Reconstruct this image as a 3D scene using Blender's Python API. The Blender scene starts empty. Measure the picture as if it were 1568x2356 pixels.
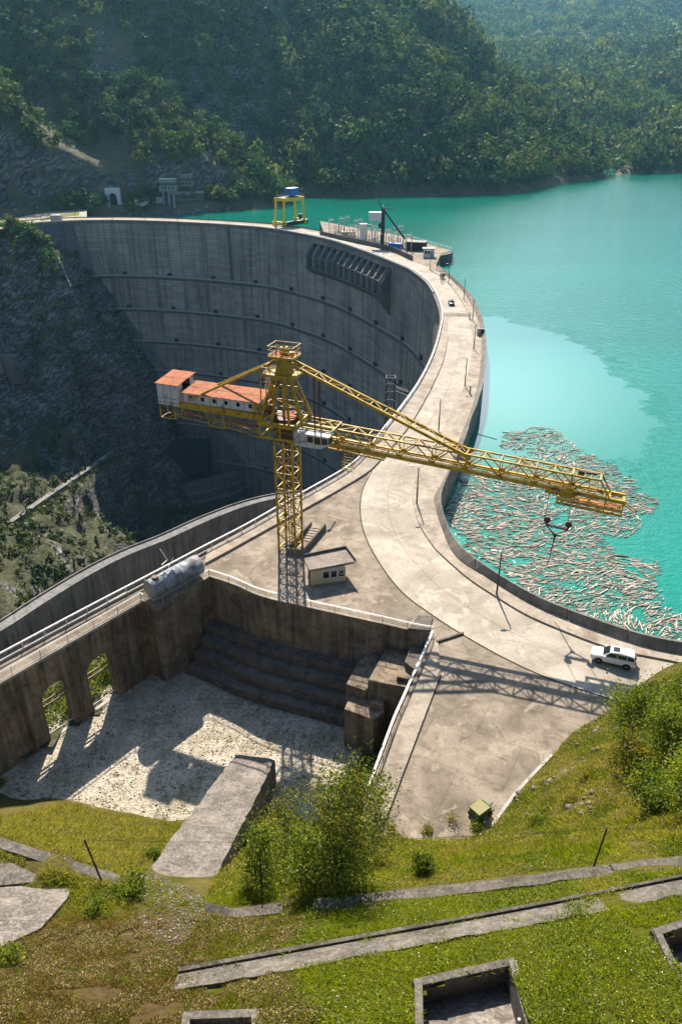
import bpy, math, random
import numpy as np
from mathutils import Vector, Matrix
random.seed(7)
RNG = np.random.default_rng(11)
SC = bpy.context.scene
COL = SC.collection

# ------------------------------------------------------------------ camera model
CAMZ = 54.6; PITCH = math.radians(28.5); FOC = 1730.0          # focal length for a frame 1568 x 2356
CT, ST = math.cos(PITCH), math.sin(PITCH)
SUN_AZ = math.radians(4.0); SUN_RATIO = 1.08                   # shadow length per metre of height
def P(px, py, z=0.0):
    u, v = (px-784)/FOC, (py-1178)/FOC
    t = (CAMZ-z)/(ST+v*CT)
    return Vector((u*t, t*(CT-v*ST), z))
def PY(px, py, Y):
    u, v = (px-784)/FOC, (py-1178)/FOC
    t = Y/(CT-v*ST)
    return Vector((u*t, Y, CAMZ-t*(ST+v*CT)))
def PL(pts, z=0.0): return [P(a, b, z) for a, b in pts]
def proj_np(X, Y, Z):
    hd = CAMZ-Z; d = Y*CT+hd*ST
    return 784+X/d*FOC, 1178+(hd*CT-Y*ST)/d*FOC, d

# ------------------------------------------------------------------ numpy noise
_perm = RNG.random((256, 256))
def vnoise(x, y):
    xi = np.floor(x).astype(int); yi = np.floor(y).astype(int)
    fx = x-xi; fy = y-yi
    fx = fx*fx*(3-2*fx); fy = fy*fy*(3-2*fy)
    g = lambda a, b: _perm[a & 255, b & 255]
    return (g(xi, yi)*(1-fx)+g(xi+1, yi)*fx)*(1-fy)+(g(xi, yi+1)*(1-fx)+g(xi+1, yi+1)*fx)*fy
def fbm(x, y, o=4, ridged=False):
    r = 0; a = 1; s = 0
    for k in range(o):
        n = vnoise(x*2**k+17.3*k, y*2**k+5.1*k)
        if ridged: n = 1-abs(2*n-1)
        r = r+a*n; s += a; a *= .5
    return r/s

# ------------------------------------------------------------------ mesh building
WM = {}                                                        # world matrices of things
class MB:
    def __init__(s): s.v = []; s.f = []
    def add(s, vs, fs):
        n = len(s.v)
        s.v += [tuple(v) for v in vs]; s.f += [tuple(i+n for i in f) for f in fs]
        return s
    def hexa(s, b, t):                                         # bottom quad, top quad, same winding
        return s.add(list(b)+list(t), [(3,2,1,0),(4,5,6,7),(0,1,5,4),(1,2,6,5),(2,3,7,6),(3,0,4,7)])
    def box(s, c, d, M=None):
        hx, hy, hz = d[0]/2, d[1]/2, d[2]/2
        vs = [Vector((x*hx, y*hy, z*hz)) for z in (-1, 1) for x, y in ((-1,-1),(1,-1),(1,1),(-1,1))]
        if M is not None: vs = [M @ v for v in vs]
        vs = [v+Vector(c) for v in vs]
        return s.hexa(vs[:4], vs[4:])
    def beam(s, p, q, w, h=None, up=(0, 0, 1)):
        p, q = Vector(p), Vector(q); h = h or w
        d = q-p
        if d.length < 1e-6: return s
        d.normalize(); up = Vector(up)
        if abs(d.dot(up)) > .98: up = Vector((0, 1, 0)) if abs(d.y) < .9 else Vector((1, 0, 0))
        a = d.cross(up).normalized(); b = a.cross(d).normalized()
        a *= w/2; b *= h/2
        return s.hexa([p-a-b, p+a-b, p+a+b, p-a+b], [q-a-b, q+a-b, q+a+b, q-a+b])
    def tube(s, p, q, r, n=8, r2=None):
        p, q = Vector(p), Vector(q); r2 = r if r2 is None else r2
        d = (q-p)
        if d.length < 1e-6: return s
        d.normalize(); up = Vector((0, 0, 1)) if abs(d.z) < .9 else Vector((1, 0, 0))
        a = d.cross(up).normalized(); b = a.cross(d).normalized()
        c = [a*math.cos(2*math.pi*k/n)+b*math.sin(2*math.pi*k/n) for k in range(n)]
        vs = [p+x*r for x in c]+[q+x*r2 for x in c]
        fs = [(k, (k+1) % n, n+(k+1) % n, n+k) for k in range(n)]
        fs += [tuple(range(n-1, -1, -1)), tuple(range(n, 2*n))]
        return s.add(vs, fs)
    def path(s, pts, r, n=6):
        for a, b in zip(pts, pts[1:]): s.tube(a, b, r, n)
        return s
    def prism(s, poly, z0, z1):                                # poly counter-clockwise (x, y)
        n = len(poly)
        vs = [(p[0], p[1], z0) for p in poly]+[(p[0], p[1], z1) for p in poly]
        fs = [(k, (k+1) % n, n+(k+1) % n, n+k) for k in range(n)]
        fs += [tuple(range(n-1, -1, -1)), tuple(range(n, 2*n))]
        return s.add(vs, fs)
    def extrude(s, poly, d):                                   # poly of 3D points, extruded along d
        n = len(poly); d = Vector(d)
        vs = [Vector(p) for p in poly]; vs += [v+d for v in vs]
        fs = [(k, (k+1) % n, n+(k+1) % n, n+k) for k in range(n)]
        fs += [tuple(range(n-1, -1, -1)), tuple(range(n, 2*n))]
        return s.add(vs, fs)
    def loft(s, rings, closed=False, caps=True):               # rings: lists of points, same length
        m = len(rings[0]); base = len(s.v)
        for r in rings: s.v += [tuple(p) for p in r]
        for i in range(len(rings)-1):
            for k in range(m if closed else m-1):
                a = base+i*m+k; b = base+i*m+(k+1) % m
                s.f.append((a, b, b+m, a+m))
        if caps and closed:
            s.f.append(tuple(base+k for k in range(m-1, -1, -1)))
            s.f.append(tuple(base+(len(rings)-1)*m+k for k in range(m)))
        return s
    def build(s, name, mat, parent=None, smooth=False, org=None, local=False):
        me = bpy.data.meshes.new(name)
        v = s.v
        if not local:
            if parent is not None: M = WM[parent.name].inverted(); v = [M @ Vector(p) for p in v]
            elif org is not None: o = Vector(org); v = [Vector(p)-o for p in v]
        me.from_pydata([tuple(p) for p in v], [], s.f)
        fix_normals(me)
        return link(name, me, mat, parent, smooth, org)
def fix_normals(me):
    import bmesh
    b = bmesh.new(); b.from_mesh(me)
    bmesh.ops.recalc_face_normals(b, faces=b.faces)
    b.to_mesh(me); b.free()
def link(name, me, mat, parent=None, smooth=False, org=None):
    if mat is not None:
        me.materials.append(mat)
    if smooth: me.shade_smooth()
    o = bpy.data.objects.new(name, me); COL.objects.link(o)
    if parent is not None:
        o.parent = parent; WM[o.name] = WM[parent.name]
    else:
        if org is not None: o.location = org
        WM[o.name] = Matrix.Translation(Vector(org or (0, 0, 0)))
    return o
def np_mesh(name, V, Fq, mat, col=None, smooth=False, kind=None, org=None, n=4):
    """fast mesh from numpy arrays; V (nv,3), F (nf,n)"""
    me = bpy.data.meshes.new(name)
    V = np.asarray(V, np.float32)
    if org is not None: V = V-np.array(org, np.float32)
    nf = len(Fq)
    me.vertices.add(len(V)); me.vertices.foreach_set('co', V.ravel())
    me.loops.add(nf*n); me.loops.foreach_set('vertex_index', np.asarray(Fq, np.int32).ravel())
    me.polygons.add(nf)
    me.polygons.foreach_set('loop_start', np.arange(nf, dtype=np.int32)*n)
    me.polygons.foreach_set('loop_total', np.full(nf, n, np.int32))
    if col is not None:
        a = me.color_attributes.new('tint', 'FLOAT_COLOR', 'POINT')
        c = np.ones((len(V), 4), np.float32); c[:, :3] = col
        a.data.foreach_set('color', c.ravel())
    me.update(calc_edges=True)
    if smooth: me.shade_smooth()
    me.materials.append(mat)
    o = bpy.data.objects.new(name, me); COL.objects.link(o)
    if kind: o['kind'] = kind
    if org is not None: o.location = org
    WM[o.name] = Matrix.Translation(Vector(org or (0, 0, 0)))
    return o
def tag(o, label=None, cat=None, group=None, kind=None):
    if label: o['label'] = label
    if cat: o['category'] = cat
    if group: o['group'] = group
    if kind: o['kind'] = kind
    return o
def thing(name, label, cat, loc=(0, 0, 0), rz=0.0, group=None):
    o = bpy.data.objects.new(name, None); COL.objects.link(o)
    o.empty_display_size = .3
    o.location = loc; o.rotation_euler = (0, 0, rz)
    WM[o.name] = Matrix.Translation(Vector(loc)) @ Matrix.Rotation(rz, 4, 'Z')
    return tag(o, label, cat, group)
def dup(root, loc, rz=0.0, label=None, scale=None):
    def cp(o, par):
        c = o.copy(); COL.objects.link(c)
        if par is not None: c.parent = par
        for ch in list(o.children): cp(ch, c)
        return c
    r = cp(root, None); r.location = loc; r.rotation_euler = (0, 0, rz)
    if scale is not None: r.scale = (scale,)*3
    if label: r['label'] = label
    return r
# ------------------------------------------------------------------ polylines
def cat_rom(pts, per=6):
    pts = [Vector(p) for p in pts]; out = []
    n = len(pts)
    for i in range(n-1):
        p0 = pts[max(i-1, 0)]; p1 = pts[i]; p2 = pts[i+1]; p3 = pts[min(i+2, n-1)]
        for k in range(per):
            t = k/per
            out.append(.5*((2*p1)+(p2-p0)*t+(2*p0-5*p1+4*p2-p3)*t*t+(3*p1-p0-3*p2+p3)*t**3))
    out.append(pts[-1]); return out
def resample(pts, n):
    pts = [Vector(p) for p in pts]
    L = [0]
    for a, b in zip(pts, pts[1:]): L.append(L[-1]+(b-a).length)
    out = []; j = 0
    for k in range(n):
        s = L[-1]*k/(n-1)
        while j < len(L)-2 and L[j+1] < s: j += 1
        t = 0 if L[j+1] == L[j] else (s-L[j])/(L[j+1]-L[j])
        out.append(pts[j].lerp(pts[j+1], min(max(t, 0), 1)))
    return out
def smooth_line(pts, n, it=2):
    q = resample(cat_rom(pts), n)
    for _ in range(it): q = [q[0]]+[(q[i-1]+q[i]*2+q[i+1])/4 for i in range(1, n-1)]+[q[-1]]
    return q
def length(pts): return sum((b-a).length for a, b in zip(pts, pts[1:]))
def normals2d(pts):
    out = []
    for i in range(len(pts)):
        d = pts[min(i+1, len(pts)-1)]-pts[max(i-1, 0)]
        out.append(Vector((-d.y, d.x, 0)).normalized())
    return out
def offset(pts, w):
    return [p+n*w for p, n in zip(pts, normals2d(pts))]
def setz(pts, z): return [Vector((p.x, p.y, z)) for p in pts]
def ribbon(mb, A, B):                                          # sheet between two lines
    return mb.loft([A, B], caps=False)
def sweep(mb, pts, prof, nrm=None):                            # prof: closed list of (offset along normal, dz)
    N = nrm or normals2d(pts)
    return mb.loft([[p+n*a+Vector((0, 0, b)) for a, b in prof] for p, n in zip(pts, N)], closed=True)

# ------------------------------------------------------------------ materials
class NT:
    def __init__(s, name):
        s.m = bpy.data.materials.new(name); s.m.use_nodes = True
        s.t = s.m.node_tree; s.t.nodes.clear()
        s.out = s.n('ShaderNodeOutputMaterial')
    def n(s, typ, **kw):
        x = s.t.nodes.new(typ)
        for k, v in kw.items():
            if k.startswith('i_'):
                key = k[2:].replace('_', ' '); x.inputs[key].default_value = v
            else: setattr(x, k, v)
        return x
    def l(s, a, b): s.t.links.new(a, b)
    def setin(s, sock, v):
        if isinstance(v, (int, float)): sock.default_value = v
        elif isinstance(v, (tuple, list)): sock.default_value = tuple(v)+(1,)*(4-len(v)) if sock.type == 'RGBA' else tuple(v)
        else: s.l(v, sock)
    def pos(s): return s.n('ShaderNodeNewGeometry').outputs['Position']
    def mapv(s, vec, scale=(1, 1, 1), rot=(0, 0, 0), loc=(0, 0, 0)):
        m = s.n('ShaderNodeMapping'); m.inputs['Scale'].default_value = scale
        m.inputs['Rotation'].default_value = rot; m.inputs['Location'].default_value = loc
        s.l(vec, m.inputs['Vector']); return m.outputs[0]
    def noise(s, vec, scale, detail=4, rough=.55, dist=0.0):
        x = s.n('ShaderNodeTexNoise', i_Scale=scale, i_Detail=detail, i_Roughness=rough, i_Distortion=dist)
        s.l(vec, x.inputs['Vector']); return x.outputs['Fac']
    def ramp(s, fac, stops, interp='LINEAR'):
        r = s.n('ShaderNodeValToRGB'); r.color_ramp.interpolation = interp
        e = r.color_ramp.elements
        while len(e) < len(stops): e.new(.5)
        for x, (p, c) in zip(e, stops):
            x.position = p
            x.color = (c, c, c, 1) if isinstance(c, (int, float)) else tuple(c)+(1,)*(4-len(c))
        s.l(fac, r.inputs[0]); return r.outputs[0]
    def mix(s, fac, a, b, typ='MIX'):
        m = s.n('ShaderNodeMix', data_type='RGBA', blend_type=typ)
        s.setin(m.inputs[0], fac); s.setin(m.inputs[6], a); s.setin(m.inputs[7], b)
        return m.outputs[2]
    def math(s, op, a, b=0.0, c=0.0):
        m = s.n('ShaderNodeMath', operation=op)
        for i, v in enumerate((a, b, c)): s.setin(m.inputs[i], v)
        return m.outputs[0]
    def bump(s, h, strength=.5, dist=.1):
        b = s.n('ShaderNodeBump', i_Strength=strength, i_Distance=dist)
        s.l(h, b.inputs['Height']); return b.outputs[0]
    def bsdf(s, col, rough=.85, metal=0.0, normal=None, spec=.3, **kw):
        b = s.n('ShaderNodeBsdfPrincipled')
        s.setin(b.inputs['Base Color'], col); s.setin(b.inputs['Roughness'], rough)
        s.setin(b.inputs['Metallic'], metal); b.inputs['Specular IOR Level'].default_value = spec
        if normal is not None: s.l(normal, b.inputs['Normal'])
        for k, v in kw.items(): s.setin(b.inputs[k.replace('_', ' ')], v)
        return b.outputs[0]
    def done(s, sh): s.l(sh, s.out.inputs['Surface']); return s.m
def concrete(name, light, dark, stain=(.06, .05, .04), blot=.25, fine=6.0, streak=0.0, stain_amt=.5, grime=.5, bumpd=.03, moss=None, moss_amt=0, patch=.0, rough=.9, cracks=0.0, speck=0.0, joints=0.0):
    m = NT(name); p = m.pos()
    n1 = m.noise(p, blot, 6, .6, .6)
    c = m.ramp(n1, [(.32, dark), (.66, light)])
    n2 = m.noise(p, blot*4.3, 5, .65, .4)
    c = m.mix(m.math('MULTIPLY', m.ramp(n2, [(.5, 0.0), (.72, 1.0)]), stain_amt), c, stain)
    if patch:
        n5 = m.noise(m.mapv(p, loc=(31, 7, 3)), blot*2.2, 5, .62, 1.0)
        c = m.mix(m.math('MULTIPLY', m.ramp(n5, [(.56, 0.0), (.62, 1.0)]), patch), c, tuple(min(x*1.35, .75) for x in light))
    n3 = m.noise(p, fine, 4, .7)
    c = m.mix(grime, c, m.ramp(n3, [(.3, .35), (.7, 1.0)]), 'MULTIPLY')
    if streak:
        q = m.mapv(p, scale=(1.3, 1.3, .06))
        s1 = m.noise(q, 1.0, 5, .65, .3)
        c = m.mix(m.math('MULTIPLY', m.ramp(s1, [(.45, 0.0), (.65, 1.0)]), streak), c, stain)
        s2 = m.noise(m.mapv(p, scale=(2.2, 2.2, .1), loc=(9, 4, 2)), 1.0, 4, .6)
        c = m.mix(m.math('MULTIPLY', m.ramp(s2, [(.62, 0.0), (.74, 1.0)]), streak*.7), c, tuple(min(x*1.5, .7) for x in light))
    if speck:                                                  # lichen dots and exposed stones
        v = m.n('ShaderNodeTexVoronoi', i_Scale=fine*1.3); m.l(p, v.inputs[0])
        sv = m.n('ShaderNodeSeparateXYZ'); m.l(v.outputs['Color'], sv.inputs[0])
        c = m.mix(m.math('MULTIPLY', m.ramp(sv.outputs[0], [(.72, 0.0), (.8, 1.0)]), speck), c, tuple(min(x*1.7, .7) for x in light))
        c = m.mix(m.math('MULTIPLY', m.ramp(sv.outputs[1], [(.72, 0.0), (.8, 1.0)]), speck), c, stain)
    if joints:                                                 # cast bays
        br = m.n('ShaderNodeTexBrick', offset=.5); m.l(m.mapv(p, rot=(0, 0, .48)), br.inputs[0])
        br.inputs['Scale'].default_value = 1; br.inputs['Brick Width'].default_value = 9.0; br.inputs['Row Height'].default_value = 5.5; br.inputs['Mortar Size'].default_value = .035
        br.inputs['Color1'].default_value = (1, 1, 1, 1); br.inputs['Color2'].default_value = (.84, .83, .82, 1); br.inputs['Mortar'].default_value = (.38, .36, .33, 1)
        c = m.mix(joints, c, br.outputs[0], 'MULTIPLY')
        tm = m.noise(m.mapv(p, rot=(0, 0, .9), scale=(.9, .05, 1)), 1, 4, .6, .4)
        c = m.mix(m.math('MULTIPLY', m.ramp(tm, [(.54, 0.0), (.7, 1.0)]), .3), c, dark)
    if cracks:
        wv = m.n('ShaderNodeVectorMath', operation='ADD'); m.l(p, wv.inputs[0])
        nz = m.n('ShaderNodeTexNoise', i_Scale=.25, i_Detail=4); m.l(p, nz.inputs['Vector'])
        sc2 = m.n('ShaderNodeVectorMath', operation='SCALE'); m.l(nz.outputs['Color'], sc2.inputs[0]); sc2.inputs[3].default_value = 11
        m.l(sc2.outputs[0], wv.inputs[1])
        v = m.n('ShaderNodeTexVoronoi', feature='DISTANCE_TO_EDGE', i_Scale=.085); m.l(wv.outputs[0], v.inputs[0])
        c = m.mix(m.math('MULTIPLY', m.ramp(v.outputs['Distance'], [(.002, 1.0), (.006, 0.0)]), cracks), c, (.10, .08, .06))
        c = m.mix(m.math('MULTIPLY', m.ramp(v.outputs['Distance'], [(.01, 1.0), (.06, 0.0)]), cracks*.2), c, tuple(x*.6 for x in light))
    if moss:
        n4 = m.noise(m.mapv(p, loc=(5, 15, 0)), blot*3, 6, .7)
        c = m.mix(m.math('MULTIPLY', m.ramp(n4, [(.5, 0.0), (.6, 1.0)]), moss_amt), c, moss)
    return m.done(m.bsdf(c, rough, normal=m.bump(n3, .6, bumpd), spec=.2))
def plain(name, col, rough=.6, metal=0.0, spec=.4, var=.25, scale=3.0):
    m = NT(name); p = m.pos()
    n = m.noise(p, scale, 4, .6)
    c = m.mix(var, col, m.ramp(n, [(.3, .45), (.7, 1.15)]), 'MULTIPLY')
    return m.done(m.bsdf(c, rough, metal, spec=spec))
def rusty(name, col, rust=(.16, .055, .02), amt=.5, scale=1.2, thr=.55, rough=.6, spec=.35):
    m = NT(name); p = m.pos()
    n = m.noise(p, scale, 6, .7, .5)
    n2 = m.noise(m.mapv(p, scale=(2.5, 2.5, .5)), 1.5, 5, .65)
    f = m.math('MAXIMUM', m.ramp(n, [(thr, 0.0), (thr+.1, 1.0)]), m.ramp(n2, [(thr+.05, 0.0), (thr+.16, .8)]))
    c = m.mix(m.math('MULTIPLY', f, amt), col, rust)
    c = m.mix(.35, c, m.ramp(m.noise(p, 8.0, 3), [(.3, .5), (.7, 1.1)]), 'MULTIPLY')
    return m.done(m.bsdf(c, rough, spec=spec))
def foliage(name, trans=.35, cols=None, scale=.35, rough=.6):
    """leaf shader: colour from the mesh attribute 'tint' varied by noise, light shines through"""
    m = NT(name)
    a = m.n('ShaderNodeAttribute', attribute_name='tint').outputs['Color'] if cols is None else None
    p = m.pos(); n = m.noise(p, scale, 3, .6)
    if cols is not None: a = m.ramp(n, [(.3, cols[0]), (.7, cols[1])])
    c = m.mix(.6, a, m.ramp(m.noise(p, scale*6, 2), [(.3, .55), (.7, 1.35)]), 'MULTIPLY')
    d = m.n('ShaderNodeBsdfDiffuse'); m.l(c, d.inputs[0])
    t = m.n('ShaderNodeBsdfTranslucent'); m.l(m.mix(.5, c, (1.5, 1.45, .35), 'MULTIPLY'), t.inputs[0])
    x = m.n('ShaderNodeMixShader'); x.inputs[0].default_value = trans
    m.l(d.outputs[0], x.inputs[1]); m.l(t.outputs[0], x.inputs[2])
    g = m.n('ShaderNodeBsdfGlossy'); g.inputs['Roughness'].default_value = .5; g.inputs['Color'].default_value = (.9, .95, 1, 1)
    y = m.n('ShaderNodeMixShader'); y.inputs[0].default_value = .012
    m.l(x.outputs[0], y.inputs[1]); m.l(g.outputs[0], y.inputs[2])
    return m.done(y.outputs[0])
# ================================================================== LIGHT, SKY, CAMERA
cam = bpy.data.cameras.new('camera'); camo = bpy.data.objects.new('camera', cam); COL.objects.link(camo)
cam.sensor_fit = 'VERTICAL'; cam.sensor_height = 36; cam.lens = FOC/2356*36
cam.clip_start = .5; cam.clip_end = 9000
camo.location = (0, 0, CAMZ); camo.rotation_euler = (math.pi/2-PITCH, 0, 0)
SC.camera = camo
ELEV = math.atan(1/SUN_RATIO)
w = bpy.data.worlds.new('World'); SC.world = w; w.use_nodes = True
nt = w.node_tree; nt.nodes.clear()
sky = nt.nodes.new('ShaderNodeTexSky'); sky.sky_type = 'NISHITA'; sky.sun_disc = False
sky.sun_elevation = ELEV; sky.sun_rotation = -SUN_AZ; sky.altitude = 500; sky.dust_density = 2.2; sky.ozone_density = 4.0
bg = nt.nodes.new('ShaderNodeBackground'); bg.inputs[1].default_value = .06
wo = nt.nodes.new('ShaderNodeOutputWorld')
nt.links.new(sky.outputs[0], bg.inputs[0])
# added glow patch low in the sky, so the lake's smooth water reflects pale
def wn(typ, op=None, *ins):
    x = nt.nodes.new(typ)
    if op: x.operation = op
    for i, v in enumerate(ins):
        if isinstance(v, (int, float)): x.inputs[i].default_value = v
        else: nt.links.new(v, x.inputs[i])
    return x.outputs[0]
tc = nt.nodes.new('ShaderNodeTexCoord'); sx_ = nt.nodes.new('ShaderNodeSeparateXYZ'); nt.links.new(tc.outputs['Generated'], sx_.inputs[0])
el = wn('ShaderNodeMath', 'ARCSINE', sx_.outputs[2]); az_ = wn('ShaderNodeMath', 'ARCTAN2', sx_.outputs[0], sx_.outputs[1])
def gauss(v, c, w_):
    d = wn('ShaderNodeMath', 'DIVIDE', wn('ShaderNodeMath', 'SUBTRACT', v, c), w_)
    return wn('ShaderNodeMath', 'EXPONENT', wn('ShaderNodeMath', 'MULTIPLY', wn('ShaderNodeMath', 'MULTIPLY', d, d), -1.0))
gl = wn('ShaderNodeMath', 'MULTIPLY', gauss(el, .36, .10), gauss(az_, .2, .2))
bg2 = nt.nodes.new('ShaderNodeBackground'); bg2.inputs[0].default_value = (.86, .95, 1, 1)
nt.links.new(wn('ShaderNodeMath', 'MULTIPLY', gl, 1.2), bg2.inputs[1])
ads = nt.nodes.new('ShaderNodeAddShader'); nt.links.new(bg.outputs[0], ads.inputs[0]); nt.links.new(bg2.outputs[0], ads.inputs[1]); nt.links.new(ads.outputs[0], wo.inputs[0])
sun = bpy.data.lights.new('sun', 'SUN'); sun.energy = 5.0; sun.angle = math.radians(.5); sun.color = (1.0, .915, .79)
suno = bpy.data.objects.new('sun', sun); COL.objects.link(suno)
SDIR = Vector((-math.sin(SUN_AZ)*math.cos(ELEV), math.cos(SUN_AZ)*math.cos(ELEV), math.sin(ELEV)))
suno.rotation_euler = SDIR.to_track_quat('Z', 'Y').to_euler(); suno.location = (-20, 60, 160)
SC.view_settings.view_transform = 'Standard'; SC.view_settings.look = 'None'
SC.view_settings.exposure = 1.3; SC.view_settings.gamma = 1
SC.cycles.max_bounces = 6; SC.cycles.diffuse_bounces = 3; SC.cycles.glossy_bounces = 3
SC.cycles.transmission_bounces = 3; SC.cycles.transparent_max_bounces = 4; SC.cycles.volume_bounces = 0
SC.cycles.sample_clamp_indirect = 6

# ================================================================== MATERIALS
M = {}
M['plaza'] = concrete('worn_concrete', (.40, .325, .25), (.17, .135, .10), (.11, .085, .062), .17, 5, stain_amt=.75, grime=.5, patch=.4, cracks=.55, joints=.6)
M['road'] = concrete('road_concrete', (.50, .43, .35), (.31, .26, .205), (.2, .165, .13), .13, 4, stain_amt=.5, grime=.4, patch=.35, cracks=.4)
M['walk'] = concrete('walkway_concrete', (.46, .39, .31), (.25, .20, .155), (.13, .1, .075), .3, 5, stain_amt=.55, grime=.45, patch=.2)
M['parapet'] = concrete('parapet_concrete', (.30, .265, .23), (.16, .14, .12), (.08, .07, .06), .35, 6, streak=.35)
M['wall'] = concrete('stained_wall', (.40, .30, .21), (.17, .13, .095), (.03, .025, .02), .28, 5, streak=.62, stain_amt=.6, grime=.5)
M['tier'] = concrete('tier_concrete', (.24, .20, .165), (.11, .092, .076), (.03, .025, .02), .9, 5, streak=.25, stain_amt=.45)
M['rough'] = concrete('old_concrete', (.215, .185, .155), (.09, .078, .066), (.05, .045, .04), .7, 7, stain_amt=.65, grime=.65, bumpd=.06, speck=.2, moss=(.07, .065, .02), moss_amt=.35)
M['dark'] = plain('dark_gap', (.015, .014, .012), .9)
M['pale'] = concrete('pale_concrete', (.55, .52, .48), (.4, .37, .33), (.2, .18, .15), .5, 6, streak=.3)
M['steel'] = plain('grey_steel', (.33, .33, .33), .45, .6)
M['white'] = plain('white_paint', (.72, .70, .67), .5)
M['black'] = plain('black_steel', (.02, .019, .018), .6)
M['yellow'] = rusty('yellow_paint', (.50, .31, .010), (.12, .05, .012), .9, 1.1, .52, .5)
M['brightyellow'] = plain('bright_yellow_paint', (.78, .58, .01), .45, var=.15)
M['whiterust'] = rusty('white_rusty_sheet', (.60, .57, .53), (.17, .07, .03), .9, .55, .55, .6)
M['redroof'] = rusty('orange_sheet_roof', (.46, .18, .095), (.24, .08, .035), .6, .8, .5, .9, spec=.08)
M['maroon'] = plain('maroon_pipe', (.09, .02, .018), .5)
M['glass'] = plain('dark_glass', (.012, .014, .016), .08, 0, .6, .1)
M['tank'] = None

def tps(ctrl, lam=.5):
    c = np.array(ctrl, float); n = len(c)
    x = c[:, :2]/100; z = c[:, 2]
    r2 = ((x[:, None]-x[None])**2).sum(-1); K = .5*r2*np.log(r2+1e-12)
    A = np.zeros((n+3, n+3)); A[:n, :n] = K+lam*1e-4*np.eye(n); A[:n, n] = 1; A[:n, n+1:] = x
    A[n, :n] = 1; A[n+1:, :n] = x.T
    s = np.linalg.solve(A, np.concatenate([z, [0, 0, 0]]))
    def f(X, Y):
        q = np.stack([np.asarray(X, float).ravel(), np.asarray(Y, float).ravel()], 1)/100
        r = ((q[:, None]-x[None])**2).sum(-1)
        v = (.5*r*np.log(r+1e-12)) @ s[:n]+s[n]+q @ s[n+1:]
        return v.reshape(np.shape(X))
    return f
def grid_mesh(name, xs, ys, Z, mat, keep=None, col=None, smooth=True, kind='structure', jig=None):
    X, Y = np.meshgrid(xs, ys)
    if jig is not None: X = X+jig[0]; Y = Y+jig[1]
    V = np.stack([X.ravel(), Y.ravel(), Z.ravel()], 1)
    ny, nx = X.shape
    i = np.arange(ny*nx).reshape(ny, nx)
    Fq = np.stack([i[:-1, :-1], i[:-1, 1:], i[1:, 1:], i[1:, :-1]], -1).reshape(-1, 4)
    if keep is not None:
        k = keep.ravel(); Fq = Fq[k[Fq].any(1)]
    return np_mesh(name, V, Fq, mat, None if col is None else col.reshape(-1, 3), smooth, kind)

# ================================================================== DAM LINES
INNER = [(30,521),(70,515),(120,511),(200,508),(300,508),(420,512),(540,519),(620,526),(700,540),(770,556),(850,583),(920,611),(945,623),(978,648),(1000,679),(1015,724),(1009,772),(991,828),(960,888),(920,945),(885,990),(863,1021),(830,1059),(794,1090),(695,1147),(566,1222),(472,1271),(330,1347),(194,1419),(0,1524),(-160,1611)]
INN = smooth_line(PL(INNER), 260, 1)
INN_N = normals2d(INN)                                        # points upstream
ARC = [0]
for a, b in zip(INN, INN[1:]): ARC.append(ARC[-1]+(b-a).length)
def inn_index(px, py):
    q = P(px, py); return min(range(len(INN)), key=lambda i: (INN[i]-q).length)
OUT_TOP = [(1008,610),(1033,630),(1066,659),(1089,685),(1108,728),(1115,763),(1118,790),(1115,841),(1111,881),(1101,914),(1093,940),(1085,955),(1069,1009),(1033,1086),(1014,1137),(1018,1174),(1038,1226),(1070,1266),(1083,1276),(1150,1322),(1235,1370),(1338,1411),(1451,1449),(1510,1464),(1568,1474),(1760,1500)]
FOOT = [(1000,622),(1025,634),(1059,665),(1080,695),(1100,739),(1104,762),(1106,778),(1106,820),(1100,875),(1093,903),(1081,948),(1052,1020),(1025,1093),(995,1146),(998,1155),(1008,1194),(1034,1261),(1062,1295),(1103,1319),(1150,1348),(1224,1391),(1334,1437),(1444,1477),(1506,1495),(1568,1507),(1760,1540)]
KERB = [(985,618),(1010,634),(1031,652),(1059,689),(1077,724),(1084,758),(1086,778),(1085,803),(1079,845),(1066,891),(1047,927),(1003,1012),(957,1098),(947,1134),(950,1150),(953,1170),(962,1203),(977,1228),(1000,1261),(1029,1288),(1077,1330),(1140,1371),(1213,1415),(1308,1455),(1378,1482),(1462,1504),(1543,1519),(1760,1570)]
PT = 1.35; WZ = .25
OUTL = smooth_line(PL(OUT_TOP, PT), 170, 1)
FOOTL = smooth_line(PL(FOOT, WZ), 170, 1)
KERBL = smooth_line(PL(KERB, WZ), 170, 1)
# outer crest edge on the far part: parallel to the inner edge
K0, K1 = 0, inn_index(700, 540)
FAROUT = [INN[i]+INN_N[i]*12.5 for i in range(K0, K1)]
PLATF = PL([(735,508),(800,521),(862,531),(925,543),(1040,577)])
PLATB = PL([(1014,583),(1004,606)])

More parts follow.
